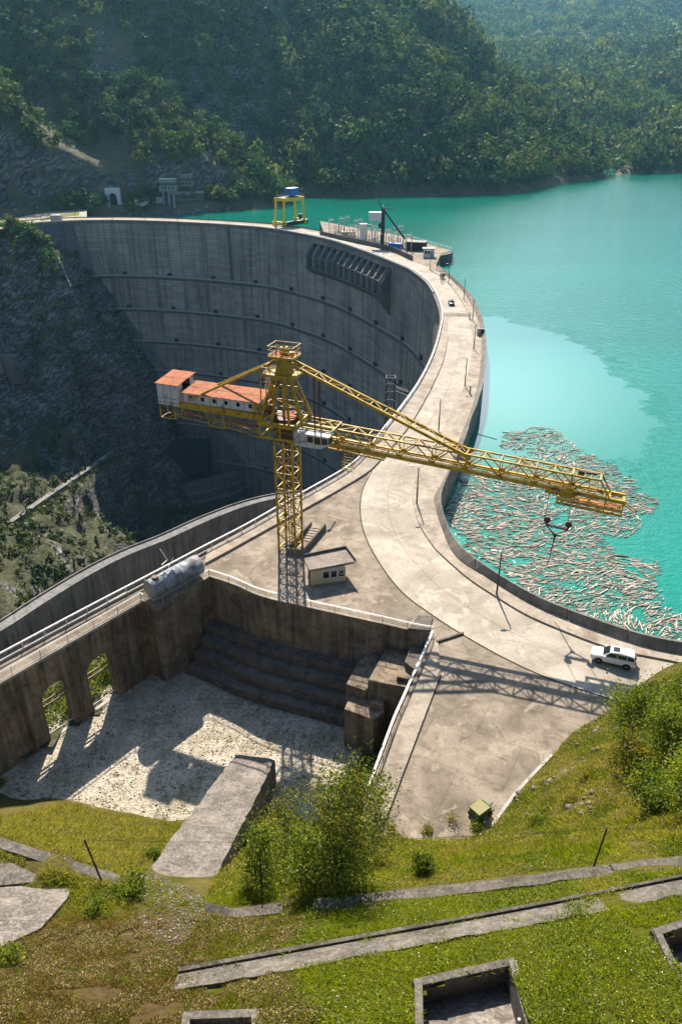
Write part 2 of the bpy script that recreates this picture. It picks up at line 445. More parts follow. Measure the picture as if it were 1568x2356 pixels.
# ================================================================== WATER
def water_material():
    m = NT('turquoise_water'); p = m.pos()
    big = m.noise(m.mapv(p, scale=(.004, .012, 1), loc=(3, 1, 0)), 1, 3, .5, .6)
    col = m.ramp(big, [(.3, (.0, .145, .102)), (.7, (.001, .195, .140))])
    # wind-ruffled areas and smooth slicks
    cA = P(1165, 860, -4)
    wn_ = m.n('ShaderNodeTexNoise', i_Scale=.035, i_Detail=8, i_Roughness=.68); m.l(p, wn_.inputs['Vector'])
    ws = m.n('ShaderNodeVectorMath', operation='MULTIPLY_ADD'); m.l(wn_.outputs['Color'], ws.inputs[0]); ws.inputs[1].default_value = (46, 84, 0); m.l(p, ws.inputs[2])
    q = m.mapv(ws.outputs[0], loc=(-(cA.x+23)/30, -(cA.y+42)/62, 0), scale=(1/30, 1/62, 0))
    ln = m.n('ShaderNodeVectorMath', operation='LENGTH'); m.l(q, ln.inputs[0])
    zone = m.math('MULTIPLY', ln.outputs['Value'], .5)
    ruff = m.ramp(zone, [(.47, .03), (.53, 1.0)])
    far = m.n('ShaderNodeSeparateXYZ'); m.l(p, far.inputs[0])
    fz = m.n('ShaderNodeMapRange', interpolation_type='SMOOTHSTEP'); m.l(far.outputs[1], fz.inputs[0])
    fz.inputs[1].default_value = 300; fz.inputs[2].default_value = 420
    ruff = m.math('MAXIMUM', ruff, fz.outputs[0])
    w1 = m.noise(m.mapv(p, scale=(.45, .6, 1)), 1, 4, .65, .4)
    w2 = m.noise(m.mapv(p, scale=(1.9, 2.4, 1)), 1, 2, .6)
    h = m.math('ADD', w1, m.math('MULTIPLY', w2, .35))
    h = m.math('MULTIPLY', h, ruff)
    nrm = m.bump(h, .42, .5)
    rg = m.math('ADD', m.math('MULTIPLY', ruff, .05), .015)
    return m.done(m.bsdf(col, rg, normal=nrm, spec=.8, IOR=1.33))
M['water'] = water_material()
wp = [Vector((-900, 452, 0)), Vector((-260, 446, 0))]
wp += [p+INN_N[i]*4 for i, p in enumerate(INN[:K1])][::3]
wp += [P(800, 548), P(900, 575), P(1000, 606)]
wp += [FOOTL[i] for i in range(0, 170, 2)]
wp += [Vector((140, 52, 0)), Vector((900, 52, 0)), Vector((3200, 3000, 0)), Vector((-900, 3000, 0))]
import bmesh
def sheet(name, poly, z, mat, kind='structure', holes=None):
    bm = bmesh.new()
    vs = [bm.verts.new((p[0], p[1], z)) for p in poly]
    f = bm.faces.new(vs); f.normal_update()
    if f.normal.z < 0: f.normal_flip()
    bmesh.ops.triangulate(bm, faces=[f], ngon_method='EAR_CLIP')
    me = bpy.data.meshes.new(name); bm.to_mesh(me); bm.free()
    o = link(name, me, mat)
    if kind: o['kind'] = kind
    return o
sheet('water', wp, -4.0, M['water'])

# ================================================================== MOUNTAINS
mx = np.concatenate([np.arange(-520, 520, 5.0), np.arange(520, 2100, 14.0)]); my = np.concatenate([np.arange(432, 1000, 5.0), np.arange(1000, 3060, 14.0)])
MXg, MYg = np.meshgrid(mx, my)
def tent(X, Y, pts, k, k2=None):
    z = np.full(X.shape, -1e3)
    for a, b in zip(pts, pts[1:]):
        ax, ay, az = a; bx, by, bz = b
        dx, dy = bx-ax, by-ay; L2 = dx*dx+dy*dy
        t = np.clip(((X-ax)*dx+(Y-ay)*dy)/L2, 0, 1)
        d = np.hypot(X-ax-t*dx, Y-ay-t*dy)
        kk = k
        if k2 is not None:
            kk = np.where((X-ax)*(-dy)+(Y-ay)*dx > 0, k, k2)
        z = np.maximum(z, az+(bz-az)*t-kk*d)
    return z
def rl(*pts): return [PY(*q) for q in pts]
def body(X, Y, line, slope, cap=None):
    """slope rising (towards +y) from a foot line of points"""
    q = np.array([(p.x, p.y, p.z) for p in line]); o = np.argsort(q[:, 0]); q = q[o]
    yf = np.interp(X, q[:, 0], q[:, 1]); zf = np.interp(X, q[:, 0], q[:, 2])
    return zf+(Y-yf)*slope
def mountain(X, Y):
    X = np.asarray(X, float); Y = np.asarray(Y, float)
    X0, Y0 = X, Y
    X = X+(fbm(X/60, Y/60, 3)-.5)*22; Y = Y+(fbm(X/55+40, Y/55+9, 3)-.5)*20
    # left hill
    left = tent(X, Y, rl((604,446,590),(550,345,612),(490,235,640),(455,165,660),(412,105,690),(345,0,730),(300,-90,780)), .95, .8)
    left = np.maximum(left, tent(X, Y, rl((600,450,580),(530,352,582),(480,282,588),(438,232,598),(402,172,612),(330,70,640),(250,-60,690)), .75, 1.0))
    left = np.maximum(left, tent(X, Y, rl((575,452,566),(470,330,560),(400,250,560),(330,195,566),(230,205,566),(150,275,552)), .72, 1.3))
    bl = body(X, Y, [Vector((-700, 452, 0)), Vector((-260, 452, 1)), Vector((-190, 478, 1)), Vector((-110, 512, 0)), Vector((-70, 565, -2)), Vector((-40, 640, -4)), Vector((20, 760, -4))], .82)
    left = np.maximum(left, np.where(X < -25, bl, -1e3))
    left = np.maximum(left, tent(X, Y, rl((165,478,452),(140,440,458),(108,372,470),(60,290,486),(0,225,500),(-120,110,530)), 1.3, .72))
    # middle mountain
    foot = [Vector((-60, 600, -5))]+[P(a, b, -5) for a, b in ((640,446),(760,449),(900,449),(1065,446),(1140,428),(1272,420),(1345,412),(1392,408))]+[Vector((330, 860, -5)), Vector((430, 1150, -5))]
    bm_ = body(X, Y, foot, .73)
    lim = P(1392, 408, -4)
    bm_ = np.minimum(bm_, 230-.02*(Y-600))
    sil = rl((1392,408,752),(1292,312,775),(1182,210,800),(1082,125,830),(1000,75,850),(900,0,880),(780,-90,930))
    mid = tent(X, Y, sil, .9, .85)
    for r in (rl((1067,444,603),(1012,312,640),(962,202,682),(862,92,730),(800,0,765),(740,-90,800)),
              rl((1142,424,628),(1092,332,660),(1022,232,705),(950,120,760)),
              rl((1273,416,690),(1212,332,722),(1132,222,765),(1082,128,828)),
              rl((700,452,592),(690,300,645),(640,150,705),(560,20,770)),
              rl((880,452,592),(850,330,632),(800,190,690),(740,60,745))):
        mid = np.maximum(mid, tent(X, Y, r, *((.74, .68) if r[0].x > 60 else (.88, .8))))
    ridge_x = np.interp(Y, [p.y for p in sil], [p.x for p in sil])
    mid = np.maximum(mid, np.where(X < ridge_x+6, np.minimum(bm_-9, np.interp(X, [p.x for p in sil][::-1], [p.z for p in sil][::-1])+10), -1e3))
    # far valley side
    ff = [P(a, b, -5) for a, b in ((1400,404),(1470,402),(1568,405))]
    ff = [Vector((120, 900, -5)), Vector((250, 800, -5))]+ff+[Vector((520, 742, -5)), Vector((1300, 720, -5))]
    far = body(X, Y, ff, .16)
    far = far+np.clip((Y-760)/300, 0, 1)*(fbm(X/260+3, Y/260+1, 4)-.5)*130
    far = np.maximum(far, tent(X, Y, rl((1405,404,762),(1450,372,800),(1568,288,900),(1700,200,1000)), .6, .45))
    far = np.maximum(far, tent(X, Y, rl((1330,330,950),(1200,180,1400),(1060,60,2100),(950,-30,2600)), .35, .35))
    h = np.maximum(np.maximum(left, mid), far)
    h = h+((fbm(X0/30+7, Y0/30, 4, True)-.55)*14+(fbm(X0/11, Y0/11+8, 3, True)-.55)*4)*np.clip((h+2)/14, 0, 1)
    # road bench on the far bank
    bx = np.array([-420, -300, -215, -140, -95, -62, -40]); by = np.array([455, 455, 466, 492, 508, 528, 560])
    d = Y0-np.interp(X0, bx, by)
    bench = (X0 < -55)
    h = np.where(bench & (d < 0) & (d > -16), np.minimum(h, 1.2), h)
    h = np.where(bench & (d <= -16), np.minimum(h, 1.2+(d+16)*1.3), h)
    return h
MZ = mountain(MXg, MYg)

def rock_material(name, a, b, green, gamt, sc=.09, dirt=(.2, .16, .11)):
    m = NT(name); p = m.pos()
    q = m.mapv(p, rot=(.5, .35, .6), scale=(1, 1, 2.6))
    n = m.noise(q, sc, 8, .68, .7)
    c = m.ramp(n, [(.28, b), (.5, tuple((x+y)/2 for x, y in zip(a, b))), (.7, a)])
    n2 = m.noise(p, sc*4, 6, .7)
    c = m.mix(.85, c, m.ramp(n2, [(.32, .22), (.68, 1.5)]), 'MULTIPLY')
    wv = m.n('ShaderNodeTexWave', wave_type='BANDS', bands_direction='Z', i_Scale=sc*1.6, i_Distortion=14.0, i_Detail=5.0, i_Detail_Scale=1.4)
    m.l(m.mapv(p, rot=(.35, .75, .2)), wv.inputs[0])
    c = m.mix(.7, c, m.ramp(wv.outputs['Fac'], [(.1, .25), (.45, 1.0), (.9, 1.35)]), 'MULTIPLY')
    g = m.n('ShaderNodeNewGeometry'); sx = m.n('ShaderNodeSeparateXYZ'); m.l(g.outputs['Normal'], sx.inputs[0])
    up = m.math('ADD', sx.outputs[2], m.math('MULTIPLY', m.math('SUBTRACT', m.noise(p, sc*1.8, 5, .65), .5), 1.3))
    f = m.math('MULTIPLY', m.ramp(up, [(.52, 0.0), (.78, 1.0)]), gamt)
    gc = m.mix(m.noise(p, sc*6, 4), green, dirt)
    c = m.mix(f, c, gc)
    b_ = m.bump(m.math('ADD', n, m.math('MULTIPLY', n2, .5)), 1.0, 2.2)
    return m.done(m.bsdf(c, .95, normal=b_, spec=.15))
M['rock'] = rock_material('mountain_rock', (.27, .25, .225), (.05, .047, .044), (.06, .085, .018), .95, .06)
M['gorge'] = rock_material('gorge_rock', (.34, .315, .30), (.03, .028, .027), (.05, .07, .014), .85, .085, (.075, .062, .038))
grid_mesh('mountains', mx, my, MZ, M['rock'])

# ================================================================== GORGE (downstream of the dam, left)
G = []
def g(px, py, Y): G.append(tuple(PY(px, py, Y)))
for q in ((-120,500,432),(0,519,425),(40,527,420),(0,535,402),(60,585,392),(128,662,382),(170,690,390),(60,560,410),(195,640,418),(0,640,392),(0,700,383),(100,760,384),(200,770,396),(245,800,398),(250,850,394),(0,800,370),(100,850,378),(200,930,384),(330,900,408),(395,1000,410),(430,1100,402),(560,1172,410),
          (0,900,356),(120,950,366),(0,1000,338),(100,1040,345),(0,1100,300),(100,1100,318),(215,1052,345),(300,1100,372),(400,1180,372),(0,1190,258),(110,1140,286),(180,1085,330),(0,1260,218),(100,1230,235),(200,1180,285),(270,1200,345),(330,1230,352),(210,1290,215),(100,1380,170),(0,1445,146),(60,1400,158),(300,1272,345),(420,1225,352),(480,1190,365),(560,1175,385)): g(*q)
for x, y, z in ((-37, 68, -12.2), (-30, 76, -12.2), (-42, 72, -12.6), (-36, 82, -13), (-44, 62, -12), (-52, 74, -22), (-40, 95, -34), (-60, 100, -44), (-20, 105, -45), (-30, 120, -62), (-15, 140, -80), (-45, 128, -58), (-48, 180, -95), (-62, 190, -88), (-30, 200, -120), (-55, 240, -125), (-60, 290, -140), (-72, 126, -54), (-100, 128, -44), (0, 150, -90), (10, 200, -120), (-10, 240, -140), (0, 300, -165), (10, 420, -170), (-30, 330, -165), (-300, 300, -60), (-300, 200, -60), (-200, 200, -75), (-260, 400, 0), (-150, 130, -50)):
    G.append((x, y, z))
gf = tps(G, 2.0)
gx = np.arange(-290, 24, 1.9); gy = np.arange(62, 452, 1.9)
GX, GY = np.meshgrid(gx, gy)
GZ = gf(GX, GY)
amp = np.clip((GY-110)/60, 0, 1)
GRL = [PY(*q) for q in ((-60,1255,232),(0,1228,240),(60,1188,255),(110,1152,274),(160,1118,296),(215,1080,322),(262,1046,344))]
GRX = resample(GRL, 60); gd = np.full(GX.shape, 1e9); gz_ = np.zeros(GX.shape)
for q in GRX:
    dd = np.hypot(GX-q.x, GY-q.y); k = dd < gd; gd = np.where(k, dd, gd); gz_ = np.where(k, q.z, gz_)
rk = fbm(GX/17+(GY*.4)/17, GY/34, 5, True)-.55
GZ = GZ+amp*(rk*17+(fbm(GX/7, GY/9, 4, True)-.55)*9)
bl_ = np.clip(1.6-gd/6, 0, 1); GZ = GZ*(1-bl_)+(gz_-.6)*bl_
GZ = np.where((GY > 424), np.minimum(GZ, -.6), GZ)
GZ = np.minimum(GZ, np.where(GX > -120, 1.5, 3))
jx = amp*(fbm(GX/9+50, GY/9, 3)-.5)*6; jy = amp*(fbm(GX/9, GY/9+70, 3)-.5)*6
def inside_dam(X, Y):                                          # true upstream of the inner edge
    d2 = np.full(X.shape, 1e9); s = np.zeros(X.shape)
    for i in range(0, len(INN), 2):
        dd = (X-INN[i].x)**2+(Y-INN[i].y)**2
        k = dd < d2
        d2 = np.where(k, dd, d2); s = np.where(k, (X-INN[i].x)*INN_N[i].x+(Y-INN[i].y)*INN_N[i].y, s)
    return s > 2.0
ins = inside_dam(GX, GY)
grid_mesh('gorge', gx, gy, GZ, M['gorge'], keep=~ins, jig=(jx, jy))

# ================================================================== FOREGROUND HILLSIDE
H = []
def h_(px, py, z): H.append(tuple(P(px, py, z)))
for q in ((0,1822,-11.9),(110,1834,-11.9),(250,1862,-11.9),(395,1890,-11.5),(330,1900,-9),(150,1880,-5),(0,1880,-2),(300,1960,2),(150,1945,6),(0,1925,11.4),(140,1970,11.6),(275,2022,11.4),
          (330,2050,11),(0,2045,11.5),(165,2045,11.5),(130,2130,14),(0,2180,15.6),(200,2140,15),(330,2010,5),(470,2075,12),(400,2130,15.5),(560,2062,13.5),(560,2110,17.4),(640,2104,17.6),(480,2112,17.4),
          (640,2040,9),(720,2030,9.5),(800,2010,9),(900,2010,12),(1000,1985,12),(1100,1960,9),(720,2052,17.5),(1000,2010,18.8),(1250,1982,19.6),(1568,1938,21),(1700,1920,21.5),
          (720,2095,18.6),(1000,2060,19.8),(1250,2030,20.6),(1568,1992,22),
          (410,2235,21.6),(700,2160,22.0),(1000,2095,22.4),(1300,2040,23),(1568,1995,23.3),
          (420,2290,23.4),(700,2215,23.6),(1000,2140,23.8),(1300,2090,24.4),(1568,2050,24.6),
          (600,2300,25.4),(960,2250,26.2),(1200,2200,26.4),(1568,2150,27),(784,2356,27.4),(1200,2356,28.4),(1568,2356,30),(1568,2260,28.6),(0,2356,25.6),(200,2356,25.4),(400,2356,25.2),(0,2260,21),(200,2240,20.5),(0,2215,18),
          (630,1770,-12.6),(700,1800,-12.2),(760,1780,-12.5),(620,1870,-9.6),(700,1900,-6),(800,1900,-4),(560,1960,-3),(640,1960,0),(860,1900,-2.2),(885,1930,0.2),(980,1935,.2),(1060,1935,.15),(1095,1922,.1),
          (1130,1905,0.05),(1180,1832,.05),(1225,1785,.05),(1270,1740,.05),(1312,1690,.05),(1392,1640,.05),(1470,1575,.05),(1568,1520,.05),(1700,1500,.05),
          (1250,1830,3.6),(1330,1760,4.2),(1400,1700,4.4),(1300,1860,6.5),(1380,1800,8),(1200,1900,4.5),(1280,1920,9),(1450,1850,11),(1568,1750,11),(1568,1650,5),(1500,1640,3),(1568,1850,15),(1700,1800,16),(1400,1930,14.5),(1150,1960,10)):
    h_(*q)
for x, y, z in ((-20, 64, -15), (-10, 62, -14), (-35, 58, -12.6), (-30, 66, -16), (-6, 58, -13.4), (5, 56, -7), (10, 56, -5), (12, 62, -8), (18, 62, -8), (25, 66, -8), (33, 72, -8), (10, 50, -2.5), (14, 51, -2.5), (-2, 52, -11), (0, 5, 30), (-14, 6, 28), (14, 6, 32), (0, 0, 33), (-30, 20, 20), (-40, 35, 8), (-45, 50, -8), (-50, 60, -12), (40, 25, 24), (45, 45, 14), (46, 60, 3), (30, 12, 28), (-30, 5, 27)):
    H.append((x, y, z))
hf = tps(H, .15)
def hill(X, Y):
    z = hf(X, Y)
    return z+(fbm(np.asarray(X)/2.2, np.asarray(Y)/2.2, 3)-.5)*.32
hx = np.arange(-50, 52, .34); hy = np.arange(4, 72, .34)
HX, HY = np.meshgrid(hx, hy); HZ = hill(HX, HY)
def ground_colour(X, Y, Z):
    """soil and turf colours over the slope: green terraces, straw-coloured banks, brown weeds at lower left"""
    px, py, _ = proj_np(X, Y, Z)
    n = fbm(X/1.7, Y/1.7, 4); n2 = fbm(X/.5+9, Y/.5, 3)
    green = np.stack([.088+.07*n, .10+.06*n, .008+0*n], -1)
    straw = np.stack([.15+.10*n2, .125+.07*n2, .035+.02*n2], -1)
    brown = np.stack([.105+.07*n2, .068+.045*n2, .028+.02*n2], -1)
    lx = np.clip((560+140*(n-.5)-px)/160, 0, 1)*np.clip((py-2060)/60, 0, 1)*np.clip((n2-.22)*4, 0, 1)   # brown weeds
    st = np.clip((n-.40)*6, 0, 1)*np.clip((2085-py)/50, 0, 1)*.9                                       # dry banks
    ll = np.clip((400-px)/60, 0, 1)*np.clip((2040-py)/30, 0, 1)*.85
    c = green*(1-lx[..., None])+brown*lx[..., None]
    s = np.maximum(st, ll)[..., None]
    return c*(1-s)+straw*s
gm = NT('hillside_soil')
at = gm.n('ShaderNodeAttribute', attribute_name='tint').outputs['Color']
pp = gm.pos()
at = gm.mix(1.0, at, (.62, .62, .6), 'MULTIPLY')
cc = gm.mix(.75, at, gm.ramp(gm.noise(pp, 3.5, 6, .7), [(.28, .2), (.72, 1.3)]), 'MULTIPLY')
cc = gm.mix(gm.ramp(gm.noise(pp, .5, 6, .7, .5), [(.62, 0.0), (.7, .7)]), cc, (.20, .17, .13))
M['soil'] = gm.done(gm.bsdf(cc, .95, normal=gm.bump(gm.noise(pp, 6, 4, .7), 1, .12), spec=.1))
# ================================================================== DAM
def dam_material(name, a, b, dark, amt=1.0):
    m = NT(name)
    uv = m.n('ShaderNodeUVMap', uv_map='arc').outputs[0]      # u: metres along the arch, v: height
    p = m.pos()
    c = m.ramp(m.noise(m.mapv(uv, scale=(.03, .045, 1)), 1, 6, .6, .5), [(.3, b), (.7, a)])
    # pour lifts and formwork panels
    br = m.n('ShaderNodeTexBrick', offset=0.0, squash=1.0)
    m.l(uv, br.inputs[0]); br.inputs['Scale'].default_value = 1; br.inputs['Brick Width'].default_value = 7.5
    br.inputs['Row Height'].default_value = 1.5; br.inputs['Mortar Size'].default_value = .09
    br.inputs['Color1'].default_value = (1, 1, 1, 1); br.inputs['Color2'].default_value = (.66, .66, .66, 1); br.inputs['Mortar'].default_value = (.35, .35, .35, 1)
    c = m.mix(.75, c, br.outputs[0], 'MULTIPLY')
    br2 = m.n('ShaderNodeTexBrick', offset=0.0)
    m.l(uv, br2.inputs[0]); br2.inputs['Scale'].default_value = 1; br2.inputs['Brick Width'].default_value = 15
    br2.inputs['Row Height'].default_value = 400; br2.inputs['Mortar Size'].default_value = .16
    br2.inputs['Color1'].default_value = (1, 1, 1, 1); br2.inputs['Color2'].default_value = (.85, .85, .85, 1); br2.inputs['Mortar'].default_value = (.3, .3, .3, 1)
    c = m.mix(.75, c, br2.outputs[0], 'MULTIPLY')
    # run-off: dark and pale streaks
    s1 = m.noise(m.mapv(uv, scale=(.42, .016, 1)), 1, 6, .68, .25)
    c = m.mix(m.math('MULTIPLY', m.ramp(s1, [(.47, 0.0), (.66, 1.0)]), .72*amt), c, dark)
    s2 = m.noise(m.mapv(uv, scale=(.8, .05, 1), loc=(13, 5, 0)), 1, 5, .65, .2)
    s3 = m.noise(m.mapv(uv, scale=(.06, .11, 1), loc=(3, 1, 0)), 1, 3, .6)
    c = m.mix(m.math('MULTIPLY', m.math('MULTIPLY', m.ramp(s2, [(.58, 0.0), (.7, 1.0)]), m.ramp(s3, [(.45, 0.0), (.62, 1.0)])), .85), c, (.62, .60, .58))
    s4 = m.noise(m.mapv(uv, scale=(.25, .05, 1), loc=(33, 8, 0)), 1, 4, .6)
    c = m.mix(m.ramp(s4, [(.68, 0.0), (.8, .5)]), c, (.20, .11, .05))
    fine = m.noise(p, 2.2, 4, .7)
    c = m.mix(.4, c, m.ramp(fine, [(.3, .5), (.7, 1.1)]), 'MULTIPLY')
    return m.done(m.bsdf(c, .92, normal=m.bump(fine, .4, .08), spec=.15))
M['dam'] = dam_material('dam_concrete', (.58, .52, .44), (.32, .285, .25), (.08, .073, .066))
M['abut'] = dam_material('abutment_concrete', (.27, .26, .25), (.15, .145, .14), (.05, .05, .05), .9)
M['lowrib'] = concrete('rib_concrete', (.36, .35, .33), (.2, .19, .18), (.06, .06, .06), .3, 3, streak=.5)
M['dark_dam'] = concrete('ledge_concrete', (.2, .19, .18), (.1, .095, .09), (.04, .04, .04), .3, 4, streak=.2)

BAT = .0
def OFF(z): return max(0, -z*BAT)
def face_sheet(name, idx, zs, off, mat, parent, thick=None, zfun=None):
    V = []; UV = []; Fq = []
    for j, z in enumerate(zs):
        for i in idx:
            o = off(z) if callable(off) else off
            zz = z if zfun is None else zfun(i, z)
            q = INN[i]-INN_N[i]*o
            V.append((q.x, q.y, zz)); UV.append((ARC[i], zz))
    n = len(idx)
    for j in range(len(zs)-1):
        for k in range(n-1): Fq.append((j*n+k, j*n+k+1, (j+1)*n+k+1, (j+1)*n+k))
    o = np_mesh(name, V, Fq, mat, smooth=True)
    set_uv(o, UV)
    if parent is not None: o.parent = parent
    return o
def set_uv(o, UV):
    me = o.data; uvl = me.uv_layers.new(name='arc')
    vi = np.empty(len(me.loops), np.int32); me.loops.foreach_get('vertex_index', vi)
    uvl.data.foreach_set('uv', np.array(UV, np.float32)[vi].ravel())
dam = thing('dam', 'tall grey concrete arch dam curving between the rock walls, with a road on its crest', 'dam', (0, 0, 0))
iW = inn_index(780, 1098)                                     # beyond this the edge is the wing wall
face_sheet('dam_face', list(range(0, iW+14)), [-1.1, -3, -8, -15, -22, -28, -35, -46, -55, -64, -73, -81, -90, -100, -113, -124, -135, -150, -172], OFF, M['dam'], dam)
# crest band
cb = MB(); sweep(cb, INN[:iW+14], [(-.55, -.9), (1.5, -.9), (1.5, -.006), (-.55, -.006)], INN_N[:iW+14]); cb.build('crest_band', M['parapet'], dam)
cb = MB(); sweep(cb, INN[:inn_index(1000, 679)], [(-.55, 0), (-.15, 0), (-.15, .55), (-.55, .55)], INN_N); cb.build('crest_kerb', M['pale'], dam)
# horizontal service ledges, each with a row of dark drain recesses
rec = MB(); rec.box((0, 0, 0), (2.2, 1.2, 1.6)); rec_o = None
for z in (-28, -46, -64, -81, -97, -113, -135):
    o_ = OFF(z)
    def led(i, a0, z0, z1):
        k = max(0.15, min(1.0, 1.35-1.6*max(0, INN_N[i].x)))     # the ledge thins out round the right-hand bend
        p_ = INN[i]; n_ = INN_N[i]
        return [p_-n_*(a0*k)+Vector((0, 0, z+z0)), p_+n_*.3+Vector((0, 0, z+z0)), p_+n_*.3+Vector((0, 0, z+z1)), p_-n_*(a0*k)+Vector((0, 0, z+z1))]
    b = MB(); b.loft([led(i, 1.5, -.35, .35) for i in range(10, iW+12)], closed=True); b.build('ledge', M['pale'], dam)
    b = MB(); b.loft([led(i, .3, -1.9, -.36) for i in range(10, iW+12)], closed=True); b.build('ledge_shade_band', M['dark_dam'], dam)  # dark band painted in as the shadow beneath each ledge
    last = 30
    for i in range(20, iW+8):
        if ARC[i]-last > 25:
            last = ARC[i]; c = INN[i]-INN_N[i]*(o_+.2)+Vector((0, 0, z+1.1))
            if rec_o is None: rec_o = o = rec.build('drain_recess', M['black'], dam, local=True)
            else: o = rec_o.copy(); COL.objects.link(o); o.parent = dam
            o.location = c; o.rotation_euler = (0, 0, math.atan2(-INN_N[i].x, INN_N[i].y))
# upstream face
b = MB(); b.loft([setz(OUTL, PT-.1), setz(OUTL, -14)], caps=False); b.build('upstream_face', M['parapet'], dam)
b = MB(); b.loft([setz(FAROUT, .5), setz(FAROUT, -14)], caps=False); b.build('upstream_face', M['parapet'], dam)
# dark stain band, perimetral joint and darker abutment pad on the face
def ray_face(px, py):
    u, v = (px-784)/FOC, (py-1178)/FOC; d = Vector((u, CT-v*ST, -(ST+v*CT)))
    best = None
    for i in range(iW+12):
        a, b2 = INN[i], INN[i+1]
        e = b2-a; n = Vector((-e.y, e.x)); den = d.x*n.x+d.y*n.y
        if abs(den) < 1e-9: continue
        t = (a.x*n.x+a.y*n.y)/den; q = d*t
        s = ((q.x-a.x)*e.x+(q.y-a.y)*e.y)/(e.x**2+e.y**2)
        if t > 0 and 0 <= s <= 1 and (best is None or t > best[0]): best = (t, i+s, CAMZ+q.z)
    return best[1], best[2]
JP = [ray_face(*q) for q in ((172,522),(187,575),(220,626),(271,698),(330,778),(415,885),(508,1001),(561,1060),(612,1118))]
JI = [a for a, _ in JP]; JZ = [b for _, b in JP]
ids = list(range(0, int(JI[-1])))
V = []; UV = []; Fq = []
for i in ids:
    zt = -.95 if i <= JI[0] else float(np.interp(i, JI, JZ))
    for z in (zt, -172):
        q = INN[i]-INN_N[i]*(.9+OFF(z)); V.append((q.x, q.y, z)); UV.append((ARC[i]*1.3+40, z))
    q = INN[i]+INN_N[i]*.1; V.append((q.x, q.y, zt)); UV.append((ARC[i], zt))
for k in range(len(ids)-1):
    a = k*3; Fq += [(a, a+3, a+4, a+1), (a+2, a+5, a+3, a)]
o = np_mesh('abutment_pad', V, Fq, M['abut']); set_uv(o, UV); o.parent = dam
i0 = inn_index(526, 517)
b = MB(); b.loft([[INN[i]-INN_N[i]*.06+Vector((0, 0, 0)) for i in (i0, i0+1)]]+[[(INN[i]-INN_N[i]*(.06+OFF(z))).lerp(INN[i+1]-INN_N[i+1]*(.06+OFF(z)), z/-130)+Vector((0, 0, z)) for i in (i0, i0+1)] for z in (-3, -27.5)], caps=False)
b.build('stain', M['dark_dam'], dam)
# ---- spillway openings under the crest
def face_pt(i, s, o, z):
    i = int(i); t = Vector((-INN_N[i].y, INN_N[i].x, 0)); return INN[i]-INN_N[i]*o+Vector((0, 0, z))
iA, _ = ray_face(722, 590); iB, _ = ray_face(893, 655)
iA = int(iA); iB = int(iB)
arcA, arcB = ARC[iA], ARC[iB]
def at_arc(s):
    j = max(0, min(len(ARC)-2, int(np.searchsorted(ARC, s))-1)); t = (s-ARC[j])/(ARC[j+1]-ARC[j])
    return INN[j].lerp(INN[j+1], t), INN_N[j].lerp(INN_N[j+1], t).normalized()
def fp(s, o, z):
    q, n = at_arc(s); return q-n*(o+OFF(z))+Vector((0, 0, z))
NB = 12; bw = (arcB-arcA)/NB
prof = [(0, -3.0), (.9, -3.0), (4.2, -7.6), (4.2, -13.0), (0, -13.0)]
for k in range(NB+1):                                           # ribs: sloping back above, upright below
    s = arcA+k*bw; hwid = .8
    b = MB(); b.loft([[fp(s-hwid, a, z) for a, z in prof], [fp(s+hwid, a, z) for a, z in prof]], closed=True); b.build('spillway_rib', M['lowrib'], dam)
for k in range(NB):                                             # beam across the fronts of the bays
    s = arcA+k*bw; b = MB()
    b.hexa([fp(s+.8, 3.4, -8.6), fp(s+bw-.8, 3.4, -8.6), fp(s+bw-.8, 4.0, -8.6), fp(s+.8, 4.0, -8.6)], [fp(s+.8, 3.4, -7.6), fp(s+bw-.8, 3.4, -7.6), fp(s+bw-.8, 4.0, -7.6), fp(s+.8, 4.0, -7.6)])
    b.build('spillway_beam', M['dark_dam'], dam)
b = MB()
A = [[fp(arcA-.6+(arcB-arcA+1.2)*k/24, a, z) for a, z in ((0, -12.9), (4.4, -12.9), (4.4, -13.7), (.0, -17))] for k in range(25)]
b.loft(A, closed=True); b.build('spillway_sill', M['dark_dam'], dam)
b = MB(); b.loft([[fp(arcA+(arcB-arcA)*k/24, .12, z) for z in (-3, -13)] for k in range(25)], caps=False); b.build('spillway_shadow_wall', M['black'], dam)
b = MB()
for o_ in (0,):
    s = arcB+.6
    b.loft([[fp(s, 0, -2.5), fp(s, 1.2, -2.8), fp(s, 4.8, -8), fp(s, 4.8, -14.5), fp(s, 0, -21)], [fp(s+2.4, 0, -2.5), fp(s+2.4, .9, -2.8), fp(s+2.4, 4, -8), fp(s+2.4, 4, -14.5), fp(s+2.4, 0, -21)]], closed=True)
b.build('spillway_end_wall', M['dark_dam'], dam)

# ================================================================== CREST ROAD, PLAZA, WALKWAYS
IW = inn_index(0, 1524)
BAS = [(327,1381),(359,1400),(482,1327),(517.7,1331),(546,1351),(598.4,1373.3),(695,1393.5),(816.3,1421.7),(889,1438),(957.6,1454),(996,1460)]
edgeE = PL([(994,1468),(905,1668),(835,1860)])
CURV = smooth_line(PL([(482,1327),(540,1346),(598.4,1372),(695,1395),(816.3,1422),(889,1438),(957.6,1454),(996,1460)]), 46, 2)
WA, WB = P(0, 1570), P(327, 1381)
wdir = (WB-WA).normalized(); WA2 = WA-wdir*16
poly = [p for p in INN]                                       # far left ... to the near left
poly = poly[:-1]+[WA2-Vector((1.5, -1, 0)), WA2]+PL(BAS[:2])+CURV+edgeE
poly += [P(830, 1885), Vector((4, 40.5, 0)), Vector((14, 41, 0)), Vector((27, 47, 0)), Vector((44, 55, 0)), Vector((58, 56, 0))]
